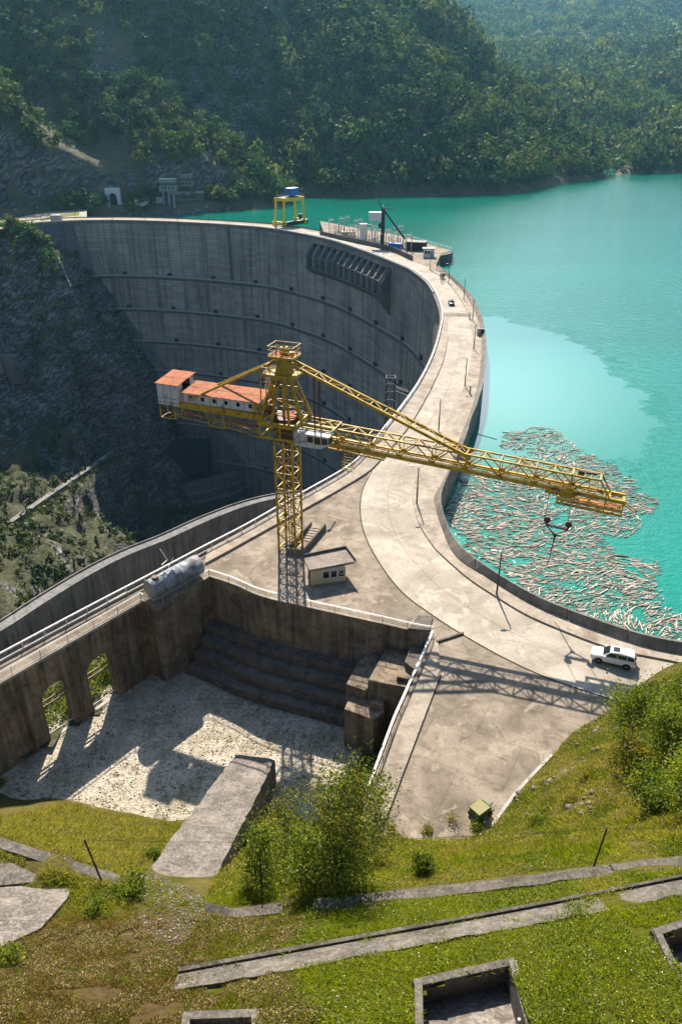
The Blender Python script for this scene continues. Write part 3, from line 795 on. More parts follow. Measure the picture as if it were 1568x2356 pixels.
poly += [p for p in FOOTL[::-1][::2]]+[P(1003, 608), P(1014, 583)]+[q for q in PLATF[::-1]]+[p for p in FAROUT[::-1]]
o = sheet('pavement', poly, 0.0, M['plaza'])
GRO = [(855,1083),(832,1128),(827,1180),(840,1238),(880,1310),(930,1370),(1000,1421),(1062,1461),(1150,1511),(1250,1558),(1330,1586),(1410,1612),(1560,1660)]
GROL = smooth_line(PL(GRO), 60, 1)
KLf = [(1027,728),(1028,760),(1029,781),(1019,830),(993,889),(969,934),(935,988),(890,1040),(850,1083)]
KL = KLf+[(780,1126),(702,1170),(600,1226),(518,1272),(471,1297)]
KLL = smooth_line(PL(KL, WZ), 90, 1)
# road: between the left kerb / groove and the right kerb
ra = setz(smooth_line(PL(KLf), 60, 1), .03)+setz(GROL[2:], .03); rb = setz(KERBL, .03)
j = min(range(len(rb)), key=lambda i: (rb[i]-ra[0]).length)
b = MB(); ribbon(b, resample(ra, 160), resample(rb[j:], 160)); o = b.build('road', M['road']); tag(o, kind='structure')
far_a = setz([INN[i]+INN_N[i]*.6 for i in range(0, inn_index(1015, 724))], .03)
far_b = setz([INN[i]+INN_N[i]*min(8.5, 8.5) for i in range(0, inn_index(1015, 724))], .03)
b = MB(); ribbon(b, far_a, far_b); o = b.build('road', M['road']); tag(o, kind='structure')
# joint along the road edge
b = MB(); ribbon(b, setz(GROL, .036), setz(offset(GROL, .16), .036)); o = b.build('road_joint', M['dark']); tag(o, kind='structure')
b = MB()
mid = resample(ra, 160); mid2 = resample(rb[j:], 160)
cl = [a.lerp(c, .52) for a, c in zip(mid, mid2)]
ribbon(b, setz(cl, .034), setz(offset(cl, .05), .034)); o = b.build('road_seam', M['rough']); tag(o, kind='structure')
# raised walkways
def slab_between(name, A, B, z, mat, zb=-.02):
    n = max(len(A), len(B)); A = resample(A, n); B = resample(B, n)
    b = MB(); b.loft([[setz([x], zb)[0], setz([x], z)[0], setz([y], z)[0], setz([y], zb)[0]] for x, y in zip(A, B)], closed=True)
    o = b.build(name, mat); tag(o, kind='structure'); return o
slab_between('walkway', KERBL, FOOTL, WZ, M['walk'])
ii = inn_index(1009, 772)
inn_w = [INN[i]+INN_N[i]*.25 for i in range(inn_index(1015, 730), inn_index(472, 1271)+1)]
slab_between('walkway', inn_w, KLL, WZ+.1, M['walk'])
# outer parapet with the sloping inner face, in cast segments
pp_ = thing('parapet_wall', 'low sloping concrete parapet wall along the lake side of the dam road', 'parapet', tuple(FOOTL[80]))
nseg = 34; per = 5
FL = resample(FOOTL, nseg*per+1); OL = resample(OUTL, nseg*per+1)
for k in range(nseg):
    rings = []
    for i in range(k*per, k*per+per+1):
        f, t = FL[i], OL[i]; d = (t-f); d.z = 0; d.normalize()
        f2 = f.copy(); t2 = t.copy()
        if i == k*per:   sh_ = (FL[i+1]-FL[i]).normalized()*.06
        elif i == k*per+per: sh_ = (FL[i-1]-FL[i]).normalized()*.06
        else: sh_ = Vector((0, 0, 0))
        f2 += sh_; t2 += sh_
        rings.append([f2+Vector((0, 0, -.3)), f2+Vector((0, 0, 0)), f2+d*.06+Vector((0, 0, .12)), t2-d*.32, t2, setz([t2], -.35)[0]])
    b = MB(); b.loft(rings, closed=True); b.build('parapet_segment', M['parapet'], pp_)

# ================================================================== RAILINGS
def railing(name, label, pts, h, gap, mat, z0=0.0, rail=.045, pickets=None, top=None, group=None, mid=True, kick=None):
    t = thing(name, label, 'railing', tuple(setz([pts[0]], z0)[0]), 0, group)
    n = max(2, int(length(pts)/gap)+1); q = setz(resample(pts, n), z0); fine = setz(resample(pts, n*3-2), z0)
    up = lambda L, z: [p+Vector((0, 0, z)) for p in L]
    b = MB()
    for a, c in zip(up(fine, h), up(fine, h)[1:]): b.beam(a, c, top or rail*1.6, rail*1.3)
    b.build('handrail', mat, t)
    if mid:
        for zz in ([.12, h-.16] if pickets else [h*.5]):
            b = MB()
            for a, c in zip(up(fine, zz), up(fine, zz)[1:]): b.beam(a, c, rail*.7)
            b.build('lower_rail', mat, t)
    me = None
    pm = MB(); pm.beam((0, 0, 0), (0, 0, h), rail*1.5); 
    for k, p in enumerate(q[:100]):
        if me is None:
            o = pm.build('post', mat, t, local=True); me = o; o.location = WM[t.name].inverted() @ p
        else:
            o = me.copy(); COL.objects.link(o); o.parent = t; o.location = WM[t.name].inverted() @ p
    if pickets:
        b = MB(); m_ = int(length(pts)/pickets); pk = setz(resample(pts, m_), z0)
        for p in pk: b.beam(p+Vector((0, 0, .13)), p+Vector((0, 0, h-.15)), .022)
        b.build('balusters', M['steel'], t)
    if kick:
        b = MB(); sweep(b, fine, [(-.1, 0), (.1, 0), (.1, kick), (-.1, kick)]); b.build('kerb', M['pale'], t)
    return t
i1 = inn_index(885, 990)
M['railgrey'] = plain('worn_rail_paint', (.46, .46, .46), .5, .2, var=.5)
railing('railing', 'long pale balustrade along the gorge-side edge of the dam road and the wing walkway', [INN[i]+INN_N[i]*.15 for i in range(i1, min(IW+6, 259))], 1.15, 2.8, M['white'], .1, .07, .16, .16, kick=.25)
railing('railing', 'thin white handrail along the downstream edge of the far dam crest', [INN[i]+INN_N[i]*.15 for i in range(inn_index(700, 540), i1+1)], 1.1, 5.0, M['white'], .0, .08, None, .18, kick=.5)
railing('railing', 'iron balustrade on the basin edge of the arcaded walkway', [WA2+(WB-WA2)*t+Vector((-.15, .1, 0)) for t in np.linspace(0, 1, 20)], 1.05, 3.4, M['railgrey'], 0, .04, .17, .07)
railing('railing', 'iron balustrade around the buttress top below the rusty tank', [p+Vector((-.1, .12, 0)) for p in (P(327,1381), P(359,1399), P(441,1351.5), P(482,1327))], 1.05, 3.0, M['railgrey'], 0, .04, .15, .07)
railing('railing', 'grey balustrade along the curved top of the basin wall', [p+Vector((0, .15, 0)) for p in CURV], 1.05, 3.0, M['railgrey'], 0, .04, .15, .07)
railing('railing', 'broad white weathered handrail running down the basin edge of the lower yard', resample(edgeE, 20), 1.0, 3.0, M['white'], .1, .05, None, .2)

# ================================================================== BASIN
def wall_thing(name, label, pts, th, z0, z1, mat, cap=None):
    b = MB(); sweep(b, pts, [(0, z0), (th, z0), (th, z1), (0, z1)])
    o = b.build(name, mat, org=tuple(setz([pts[0]], z0)[0])); tag(o, label, 'wall'); return o
# arcaded wing wall
nrm = Vector((-wdir.y, wdir.x, 0)); WD = 3.2
L = (WB-WA).length
def arch(s0, s1, zs, za, n=9):
    out = [(s0, -12.6)]
    for k in range(n+1):
        a = math.pi*(1-k/n); out.append(((s0+s1)/2+(s1-s0)/2*math.cos(a), zs+(za-zs)*math.sin(a)))
    out.append((s1, -12.6)); return out
outl = [(-16, -12.6)]+arch(-14.5, -11.0, -5.9, -4.3)+arch(3.9, 7.5, -5.9, -4.1)+arch(10.0, 13.8, -5.9, -4.1)+[(L, -12.6), (L, -.35), (-16, -.35)]
af = [WA+wdir*s+Vector((0, 0, z)) for s, z in outl]
arc_t = thing('arcade_wall', 'stained concrete wall pierced by round-headed openings carrying the walkway', 'wall', tuple(WA+Vector((0, 0, -12))))
b = MB(); b.extrude(af, nrm*1.5)
o = b.build('wall_body', M['wall'], arc_t)
bmx = bmesh.new(); bmx.from_mesh(o.data)
bmesh.ops.triangulate(bmx, faces=[f for f in bmx.faces if len(f.verts) > 4], ngon_method='EAR_CLIP'); bmx.to_mesh(o.data); bmx.free()
b = MB(); b.hexa([WA2+Vector((0, 0, -.35))-nrm*.12, WB-nrm*.12+Vector((0, 0, -.35)), WB+nrm*WD+Vector((0, 0, -.35)), WA2+nrm*WD+Vector((0, 0, -.35))],
                 [WA2+Vector((0, 0, -.01))-nrm*.12, WB-nrm*.12+Vector((0, 0, -.01)), WB+nrm*WD+Vector((0, 0, -.01)), WA2+nrm*WD+Vector((0, 0, -.01))])
b.build('walkway_slab', M['pale'], arc_t)
for s in (1.9, 8.6, 15.6):
    b = MB(); q = WA+wdir*s-nrm*.12; b.beam(q+Vector((0, 0, -.4)), q+Vector((0, 0, -12.4)), .35, .22); b.build('pilaster', M['wall'], arc_t)
for s0, s1 in ((4.0, 7.3), (10.1, 13.6)):
    for dz in (-6.2, -6.9):
        b = MB(); b.beam(WA+wdir*s0+nrm*.5+Vector((0, 0, dz)), WA+wdir*s1+nrm*.5+Vector((0, 0, dz)), .16, .22); b.build('tie_beam', M['wall'], arc_t)
    b = MB(); b.tube(WA+wdir*s0+nrm*.4+Vector((0, 0, -10.9)), WA+wdir*s1+nrm*.4+Vector((0, 0, -10.9)), .05); b.build('guard_rail', M['white'], arc_t)
    b = MB(); b.beam(WA+wdir*s0+nrm*.4+Vector((0, 0, -12)), WA+wdir*s1+nrm*.4+Vector((0, 0, -12)), .5, .6); b.build('sill', M['pale'], arc_t)
bt = [P(327,1381), P(359,1399.5), P(482,1327), P(482,1327)+Vector((-1.6, 2.3, 0)), P(327,1381)+Vector((-.6, 1.8, 0))]
b = MB(); b.prism([(p.x, p.y) for p in bt], -12.4, -.02); o = b.build('buttress', M['wall'], org=(bt[0].x, bt[0].y, -12.4)); tag(o, 'square stained concrete buttress under the rusty tank at the basin corner', 'buttress')
b = MB(); sweep(b, CURV, [(-.02, -12.4), (.9, -12.4), (.9, -.02), (-.02, -.02)])
o = b.build('basin_wall', M['wall'], org=(CURV[20].x, CURV[20].y, -12.4)); tag(o, 'curved stained retaining wall above the stepped basin tiers', 'wall')
ew = resample([CURV[-1], P(994, 1470)]+edgeE, 16)
b = MB(); sweep(b, ew, [(.0, -12.6), (.8, -12.6), (.8, -.02), (.0, -.02)])
o = b.build('basin_wall', M['wall'], org=(ew[0].x, ew[0].y, -12.4)); tag(o, 'straight retaining wall dropping from the white handrail into the basin', 'wall')
tier_t = thing('basin_steps', 'dark concrete tiers stepping down along the curved basin wall to the gravel', 'steps', (-6, 73, -12))
cu = smooth_line([p for p in CURV if p.x < 4.5], 30, 12)
for k in range(4):
    zt = -6.75-1.25*k; w0 = 1.55*(k+1)
    b = MB(); rings = []
    A = smooth_line(offset(cu, 0), 40, 2); B = smooth_line(offset(cu, -w0), 40, 6)
    for a, c in zip(A, B): rings.append([setz([a], -12.5)[0], setz([a], zt)[0], setz([c], zt)[0], setz([c], -12.5)[0]])
    b.loft(rings, closed=True); b.build('tier', M['tier'], tier_t)
blk = thing('concrete_block', 'stepped cluster of broken concrete blocks in the basin corner by the white handrail', 'concrete block', (4, 66, -12))
for nm, pts, z0, z1 in (('plinth', [(.4, 64.6), (3.7, 62.9), (4.95, 64.2), (5.05, 66.0), (1.2, 67.1)], -12.4, -6.0),
                        ('block', [(.6, 67.3), (2.9, 66.15), (5.3, 71.8), (3.0, 73.4)], -12.4, -4.7),
                        ('block', [(3.05, 66.0), (7.9, 64.75), (9.6, 68.9), (7.2, 71.3), (5.4, 71.6)], -12.3, -3.05),
                        ('block', [(7.3, 67.7), (8.5, 66.1), (9.6, 66.3), (10.3, 70), (8.2, 70.3)], -3.0, -1.7),
                        ('slab', [(6.3, 66.0), (8.2, 65.5), (8.5, 67.2), (6.7, 67.8)], -3.0, -2.5),
                        ('kerb', [(3.2, 64.7), (4.8, 64.3), (4.95, 65.9), (3.4, 65.9)], -5.95, -5.3)):
    b = MB(); b.prism(pts, z0, z1); b.build(nm, M['wall'] if z1 < -2 else M['rough'], blk)
# yard drain slab beside the handrail and low kerbs
q1 = PL([(1013,1553),(945,1732),(877,1912)]); q0 = [p+Vector((.6, .1, 0)) for p in edgeE]
slab_between('walkway', resample(q0, 20), resample(q1, 20), .16, M['walk'])
b = MB(); ribbon(b, setz(q1, .02), setz(offset(q1, .14), .02)); o = b.build('drain_gutter', M['dark']); tag(o, kind='structure')
b = MB(); b.extrude([P(1037,1421)+Vector((-1, 0, 0)), P(1030,1456)], (0, 0, .0)) if False else None
def loose_slab(name, label, px, h, mat, cat='slab'):
    pts = PL(px); b = MB(); b.prism([(p.x, p.y) for p in pts][::-1], .0, h)
    o = b.build(name, mat, org=tuple(pts[0])); tag(o, label, cat); return o
loose_slab('hatch_slab', 'dark square concrete cover slab on the yard beside the basin wall end', [(962,1420),(995,1422),(987,1455),(938,1450)], .3, M['rough'])
b = MB(); b.beam(P(1003,1477,.1), P(1065,1457,.1), .25, .3); o = b.build('kerb_stone', M['rough'], org=tuple(P(1003,1477))); tag(o, 'low dark kerb running from the basin corner to the road joint', 'kerb')
# basin floor
fl = [(-48, 50), (14, 46), (14, 72), (4, 79), (-12, 85), (-24, 84), (-37, 70), (-46, 60)]
gm = NT('white_gravel'); p = gm.pos()
gv = gm.n('ShaderNodeTexVoronoi', i_Scale=4.5); gm.l(p, gv.inputs[0])
c = gm.ramp(gv.outputs['Color'], [(0, (.36, .305, .235)), (1, (.63, .55, .45))])
c = gm.mix(.55, c, gm.ramp(gm.noise(p, 2.2, 5, .7), [(.3, .5), (.65, 1.1)]), 'MULTIPLY')
c = gm.mix(gm.math('MULTIPLY', gm.ramp(gm.noise(p, .28, 5, .65, .6), [(.46, 0.0), (.66, 1.0)]), .55), c, (.2, .17, .09))
M['gravel'] = gm.done(gm.bsdf(c, .95, normal=gm.bump(gv.outputs['Distance'], 1, .09), spec=.1))
o = sheet('gravel_floor', [Vector((a, b_, 0)) for a, b_ in fl], -11.8, M['gravel'])
# ================================================================== HILLSIDE SHEET
keep = (HZ > -14.5)
inb = (HY > 40) & (HX > -24) & (HX < 1.5) & (HZ < -12.4)
grid_mesh('hillside', hx, hy, HZ, M['soil'], keep=keep & ~inb, col=ground_colour(HX, HY, HZ))
# ================================================================== VEGETATION
def leaf_quads(C, size, rng, up=.0, asp=.6):
    """random leaf-clump quads round centres C (n,3), size (n,)"""
    n = len(C)
    d = rng.normal(size=(n, 3)); d[:, 2] += up; d /= np.linalg.norm(d, axis=1, keepdims=True)+1e-9
    r = rng.normal(size=(n, 3)); a = np.cross(d, r); a /= np.linalg.norm(a, axis=1, keepdims=True)+1e-9
    b = np.cross(d, a)
    s = size[:, None]
    V = np.stack([C-a*s, C-b*s*asp+d*s*.15, C+a*s, C+b*s*asp+d*s*.15], 1)
    return V.reshape(-1, 3)
def crown_pts(n, rng, lobes=7, shell=.55):
    """points (unit crown, z from 0 to 1) of an uneven crown made of overlapping lobes"""
    L = rng.normal(size=(lobes, 3))*np.array([.33, .33, .22])+np.array([0, 0, .52]); R = rng.uniform(.26, .44, lobes)
    k = rng.integers(0, lobes, n); d = rng.normal(size=(n, 3)); d /= np.linalg.norm(d, axis=1, keepdims=True)
    rr = R[k]*(shell+(1-shell)*rng.random(n))
    P_ = L[k]+d*rr[:, None]*np.array([1.1, 1.1, .85])
    return P_
def radial_quads(C, ctr, size, rng, mixr=.45, asp=.75):
    """leaf clumps facing outward from the crown centre, so a crown shades like a rounded mass"""
    n = len(C); d = C-ctr; d /= np.linalg.norm(d, axis=1, keepdims=True)+1e-9
    d = d+rng.normal(size=(n, 3))*mixr; d[:, 2] += .25; d /= np.linalg.norm(d, axis=1, keepdims=True)+1e-9
    r = rng.normal(size=(n, 3)); a = np.cross(d, r); a /= np.linalg.norm(a, axis=1, keepdims=True)+1e-9
    b = np.cross(d, a); s = size[:, None]
    return np.stack([C-a*s, C-b*s*asp-d*s*.12, C+a*s, C+b*s*asp-d*s*.12], 1).reshape(-1, 3)
def tree_template(n, rng, conifer=False, leaf=.11):
    if conifer:
        t = rng.random(n)**.7; ang = rng.random(n)*6.28; r = (1-t)*.26*(.5+.5*rng.random(n))+.01
        C = np.stack([r*np.cos(ang), r*np.sin(ang), t*1.45-.1], 1)
    else: C = crown_pts(n, rng, 6, .8)
    sz = leaf*rng.uniform(.75, 1.4, n)
    V = radial_quads(C, np.array([0, 0, .42]), sz, rng)
    tr = np.array([[-.03, 0, -.35], [.03, 0, -.35], [.012, 0, .55], [-.012, 0, .55], [0, -.03, -.35], [0, .03, -.35], [0, .012, .55], [0, -.012, .55]])
    return V, tr
M['leaf'] = foliage('forest_leaf', .33, scale=.05)
M['trunk'] = plain('bark', (.10, .075, .055), .9, var=.6, scale=4)
TREE_COL = np.array([(.070, .118, .026), (.045, .095, .030), (.095, .132, .026), (.032, .075, .026), (.12, .14, .034)])
def forest(name, pts, scales, nleaf, seed, leaf, nt=8, label=None, tone=1.0):
    rng = np.random.default_rng(seed); n = len(pts)
    Ts = [tree_template(nleaf, rng, k == nt-1, leaf)[0] for k in range(nt)]
    which = rng.integers(0, nt-1, n); which[rng.random(n) < .035] = nt-1
    ang = rng.random(n)*6.28; ca, sa = np.cos(ang), np.sin(ang)
    VV = []; CC = []
    for k in range(nt):
        j = np.where(which == k)[0]
        if not len(j): continue
        T = Ts[k]; sx = scales[j]*rng.uniform(.85, 1.15, len(j)); sz = scales[j]*rng.uniform(.85, 1.25, len(j))
        X = T[None, :, 0]*ca[j][:, None]-T[None, :, 1]*sa[j][:, None]
        Yv = T[None, :, 0]*sa[j][:, None]+T[None, :, 1]*ca[j][:, None]
        V = np.stack([X*sx[:, None]+pts[j, 0][:, None], Yv*sx[:, None]+pts[j, 1][:, None], (T[None, :, 2]+.12)*sz[:, None]+pts[j, 2][:, None]], -1)
        c = TREE_COL[rng.integers(0, len(TREE_COL), len(j))]*rng.uniform(.6, 1.5, (len(j), 1))*tone
        C = np.repeat(c[:, None, :], T.shape[0], 1)*np.repeat(rng.uniform(.85, 1.15, (len(j), T.shape[0]//4, 1)), 4, 1)
        VV.append(V.reshape(-1, 3)); CC.append(C.reshape(-1, 3))
    V = np.concatenate(VV); C = np.concatenate(CC)
    o = np_mesh(name, V, np.arange(len(V)).reshape(-1, 4), M['leaf'], C, kind='stuff')
    return o
def scatter(x0, x1, y0, y1, step, seed, dens=1.0):
    rng = np.random.default_rng(seed)
    X, Y = np.meshgrid(np.arange(x0, x1, step), np.arange(y0, y1, step))
    X = X+rng.uniform(-.5, .5, X.shape)*step; Y = Y+rng.uniform(-.5, .5, Y.shape)*step
    X, Y = X.ravel(), Y.ravel()
    k = rng.random(len(X)) < dens
    return X[k], Y[k]
def keep_seen(X, Y, Z, m=110):
    px, py, d = proj_np(X, Y, Z+4)
    return (px > -m*2) & (px < 1568+m*2) & (py > -m*1.6)
def slope_at(X, Y):
    e = 3.0
    return np.hypot(mountain(X+e, Y)-mountain(X-e, Y), mountain(X, Y+e)-mountain(X, Y-e))/(2*e)
# --- far slopes beyond the lake
X, Y = scatter(60, 2000, 700, 2960, 8.8, 5)
Z = mountain(X, Y); px, py, d = proj_np(X, Y, Z)
sil = np.interp(py, [0, 75, 125, 210, 310, 405], [905, 1000, 1080, 1180, 1290, 1392])
k = keep_seen(X, Y, Z, 70) & (Z > -3) & ((px > sil-25) & (d > 640) & (Y > 735)) & (RNG.random(len(X)) < np.clip((760/d)**1.35, .05, 1))
X, Y, Z, d = X[k], Y[k], Z[k], d[k]
forest('forest', np.stack([X, Y, Z], 1), RNG.uniform(7.5, 14.5, len(X))*(d/760)**.72, 66, 3, .14)
# --- wooded mountain by the dam
X, Y = scatter(-330, 330, 462, 860, 6.9, 9)
Z = mountain(X, Y); px, py, d = proj_np(X, Y, Z); sl = slope_at(X, Y)
sil2 = np.interp(py, [0, 75, 125, 210, 310, 405], [905, 1000, 1080, 1180, 1290, 1392])
bare = fbm(X/26+3, Y/26+8, 4)
rocky = ((px < 150) & (py > 225)) | ((px > 150) & (px < 500) & (py > 335) & (py < 500)) | ((px > 205) & (px < 385) & (py > 65) & (py < 195)) | (Y < 505) & (Z < 6)
k = keep_seen(X, Y, Z) & (Z > -2.6) & (px < sil2+25) & ~(rocky & (bare > .5)) & (bare < .76) & (sl < 6)
X, Y, Z, px, py = X[k], Y[k], Z[k], px[k], py[k]
left = (px < np.interp(py, [0, 115, 235, 345, 446], [345, 412, 490, 550, 604])+12)
# the nearest trees are things of their own
dist = np.hypot(X, Y); order = np.argsort(dist)
fr = (px > 0) & (px < 1568) & (py > 0)
near = [i for i in order if fr[i] and left[i]][:240]
rest = np.ones(len(X), bool); rest[near] = False
sc_ = np.where(left, RNG.uniform(5.0, 9.5, len(X)), RNG.uniform(6.5, 13.0, len(X)))
forest('forest', np.stack([X, Y, Z], 1)[rest], sc_[rest], 95, 21, .105)
rng = np.random.default_rng(77); tme = []
trk = MB(); trk.tube((0, 0, -.4), (0, 0, .6), .035, 6, .012)
for v in range(6):
    V, tr = tree_template(210, rng, v == 5, .095)
    cc_ = np.repeat(TREE_COL[v % 5][None]*rng.uniform(.85, 1.2, (210, 1)), 4, 0)
    o_tmp = np_mesh('crown', V+np.array([0, 0, .12]), np.arange(len(V)).reshape(-1, 4), M['leaf'], cc_)
    tme.append(o_tmp.data); bpy.data.objects.remove(o_tmp)
trk_me = None
for n_, i in enumerate(near):
    v = int(rng.integers(0, 6)) if rng.random() > .06 else 5
    if v == 5 and rng.random() < .8: v = 2
    s = float(sc_[i])
    t = thing('hillside_tree', 'small green tree among many growing on the steep rocky spur behind the dam', 'tree', (X[i], Y[i], Z[i]-.2), float(rng.random()*6.28), 'trees on the rocky spur behind the dam')
    t.scale = (s, s, s*float(rng.uniform(.9, 1.2)))
    o = bpy.data.objects.new('crown', tme[v]); COL.objects.link(o); o.parent = t
    if trk_me is None: o = trk.build('trunk', M['trunk'], t, local=True); trk_me = o.data
    else: o = bpy.data.objects.new('trunk', trk_me); COL.objects.link(o); o.parent = t
# --- scrub on the gorge side
def gz_at(X, Y):
    i = np.clip(((X-gx[0])/1.9).round().astype(int), 0, len(gx)-1); j = np.clip(((Y-gy[0])/1.9).round().astype(int), 0, len(gy)-1); return GZ[j, i]
X, Y = scatter(-220, -20, 110, 424, 3.4, 31, .75)
Z = gz_at(X, Y)
px, py, d = proj_np(X, Y, Z); b_ = fbm(X/22, Y/22+5, 3)
k = (px > -80) & (px < 440) & ((b_ > .56) | ((py > 1080) & (px < 330) & (b_ > .36)) | ((py > 590) & (py < 720) & (px < 110)))
X, Y, Z = X[k], Y[k], Z[k]
forest('undergrowth', np.stack([X, Y, Z-.3], 1), RNG.uniform(1.4, 3.6, len(X)), 46, 41, .16, tone=.55)
rq = [PY(*q) for q in ((0,538,400),(40,562,395),(75,600,390),(105,635,385),(128,662,382),(155,684,386))]; rq = resample(rq, 60)
rr_ = np.random.default_rng(5); pr = np.array([tuple(p) for p in rq]*3)+rr_.normal(size=(180, 3))*np.array([4, 5, .3]); pr[:, 2] = gz_at(pr[:, 0], pr[:, 1])-.2
forest('undergrowth', pr, rr_.uniform(1.6, 3.6, 180), 60, 43, .16, tone=1.5)

# ---------------------------------------------------------------- foreground shrubs and trees
M['shrubleaf'] = foliage('shrub_leaf', .48, scale=1.1)
def limb_mesh(rng, h, spread, r0, n=5):
    """tapered trunk with limbs; returns MB and limb end points"""
    b = MB(); ends = []
    lean = Vector((rng.normal()*.12, rng.normal()*.12, 1)).normalized()
    q = Vector((0, 0, -.6)); pts = [q]
    for k in range(5):
        q = q+lean*(h*.19)+Vector((rng.normal()*.06, rng.normal()*.06, 0))*h*.15; pts.append(q)
    for k in range(5): b.tube(pts[k], pts[k+1], r0*(1-k*.17), 7, r0*(1-(k+1)*.17))
    for k in range(n*3):
        j = rng.integers(1, 6); a = rng.random()*6.28
        s = pts[j]; e = s+Vector((math.cos(a), math.sin(a), rng.uniform(.35, 1.1)))*spread*rng.uniform(.4, .95)*(1.15-j*.13)
        m_ = s.lerp(e, .55)+Vector((0, 0, .1*h*rng.random()*.3))
        b.tube(s, m_, r0*.38*(1-j*.1), 5, r0*.25*(1-j*.1)); b.tube(m_, e, r0*.25*(1-j*.1), 5, r0*.08)
        ends += [e, m_.lerp(e, .5), m_]
    ends += pts[3:]
    return b, ends
def shrub(name, label, cat, base, h, spread, leaves, leaf, cols, seed, r0=.07, group=None, clump=.35, n=5):
    rng = np.random.default_rng(seed)
    t = thing(name, label, cat, tuple(base), 0, group)
    b, ends = limb_mesh(rng, h, spread, r0, n)
    b.build('trunk', M['trunk'], t, local=True, smooth=True)
    E_ = np.array([tuple(e) for e in ends]); k = rng.integers(0, len(E_), leaves)
    w = .35+.65*rng.random(leaves)
    C = E_[k]+rng.normal(size=(leaves, 3))*clump*spread*.62*w[:, None]
    C[:, 2] = np.maximum(C[:, 2], .05+.2*rng.random(leaves))
    if h > 7: lo_ = rng.random(leaves) < .3; C[lo_, 2] *= .55
    V = leaf_quads(C, leaf*rng.uniform(.6, 1.3, leaves), rng, .7, .55)
    base_c = np.array(cols)[rng.integers(0, len(cols), len(E_))][k]
    c = np.repeat(base_c*rng.uniform(.7, 1.35, (leaves, 1)), 4, 0)
    o = np_mesh('crown', V, np.arange(len(V)).reshape(-1, 4), M['shrubleaf'], c); o.parent = t
    return t
def hz(x, y): return float(hill(np.array([x]), np.array([y]))[0])
GRN = [(.17, .215, .012), (.12, .17, .012), (.22, .24, .016), (.075, .115, .010)]
YGR = [(.25, .22, .014), (.18, .175, .012), (.29, .22, .018), (.11, .125, .012)]
MXC = [(.20, .20, .014), (.13, .16, .012), (.24, .20, .016), (.08, .115, .010), (.05, .085, .008)]
def on_hill(px, py):
    u, v = (px-784)/FOC, (py-1178)/FOC; d = Vector((u, CT-v*ST, -(ST+v*CT)))
    ts = np.linspace(15, 110, 500); X = d.x*ts; Y = d.y*ts; Zr = CAMZ+d.z*ts
    dz = Zr-hill(X, Y); i = int(np.argmax(dz < 0)); return Vector((X[i], Y[i], Zr[i]))
# big bush mass at the right edge
for j, (px, py, h, sp, lb) in enumerate(((1470,1700,5.0,3.3,'broad bright green bush nearest the white car at the road edge'),
        (1560,1680,6.0,3.6,'tall bright green bush at the right edge behind the white car'),
        (1525,1800,5.2,3.2,'dark green bush below the white car, second row down the bank'),
        (1600,1780,6.5,3.6,'big shaded bush at the right edge of the bank'),
        (1450,1775,3.2,2.3,'low yellowish bush at the left foot of the big bush mass'),
        (1590,1880,4.2,2.8,'dark lower bush at the right edge above the strip wall'),
        (1500,1865,2.8,2.2,'small rounded bush below the big bush mass'))):
    q = on_hill(px, py); shrub('bush', lb, 'bush', q, h, sp, 9000, .10, GRN if j != 4 else YGR, 100+j, .09, 'bushes on the right bank', .42, 6)
# trees in the corner between the ramp and the yard
for j, (px, py, h, sp, cols, lb) in enumerate(((655,2035,9.4,2.1,MXC,'leftmost slender yellow-green tree beside the concrete ramp'),
        (705,2045,10.2,2.3,MXC,'tallest yellow-green tree in the clump between ramp and yard'),
        (755,2035,9.8,2.4,MXC,'spreading yellow-green tree in the middle of the clump below the yard'),
        (800,2018,9.4,2.2,MXC,'thin yellow-green tree leaning toward the white handrail'),
        (838,1990,8.4,1.8,MXC,'sparse tree right of the clump reaching over the white handrail'),
        (600,2062,5.0,1.5,GRN,'small bright green tree at the foot of the concrete ramp'),
        (690,2055,4.0,1.9,GRN,'dark green bush at the foot of the tree clump'),
        (775,2048,3.6,2.0,GRN,'low dark bush under the trees of the clump'))):
    q = on_hill(px, py); shrub('tree' if h > 4.5 else 'bush', lb, 'tree' if h > 4.5 else 'bush', q, h, sp, 4600 if h > 8 else 3000, .085, cols, 200+j, .09, 'clump below the yard', .55, 8)
for j, (px, py, h, sp, nl, cols, lb) in enumerate(((972,2010,1.9,.95,2600,GRN,'round dark green shrub on the bank above the long strip wall'),
        (1090,1908,1.9,1.1,1900,GRN,'small shrub in front of the green machine'),
        (1030,1910,2.6,1.0,520,YGR,'thin sparse sapling on the yard edge left of the green machine'),
        (905,1925,1.8,.7,700,YGR,'little bush at the bottom corner of the yard slab'),
        (985,1925,1.5,.9,900,YGR,'low yellowish bush at the yard edge'),
        (1300,1850,1.4,1.1,1300,YGR,'yellow-green scrub on the brown bank'),
        (1240,1895,1.3,1.1,1200,GRN,'green scrub low on the brown bank beside the log pile'),
        (1345,1790,1.3,1.2,1200,YGR,'scrub high on the brown bank under the bushes'),
        (300,2065,1.6,1.3,2200,GRN,'dark ivy-like bush under the short wall end at left'),
        (230,2110,1.2,1.0,1400,GRN,'dark weedy bush beside the concrete pad'),
        (350,1975,1.2,1.1,1300,GRN,'bright green bush beside the concrete ramp at left'),
        (20,2230,1.3,1.0,1400,GRN,'dark weedy bush at the left edge under the pad'),
        (565,2072,1.0,.9,1000,GRN,'bright weeds above the short curb block'),
        (5,1815,1.6,1.0,900,YGR,'little bush at the left edge beside the gravel'))):
    q = on_hill(px, py); shrub('shrub', lb, 'shrub', q, h, sp, nl, .075, cols, 300+j, .035, 'scattered shrubs on the near slope', .5, 4)
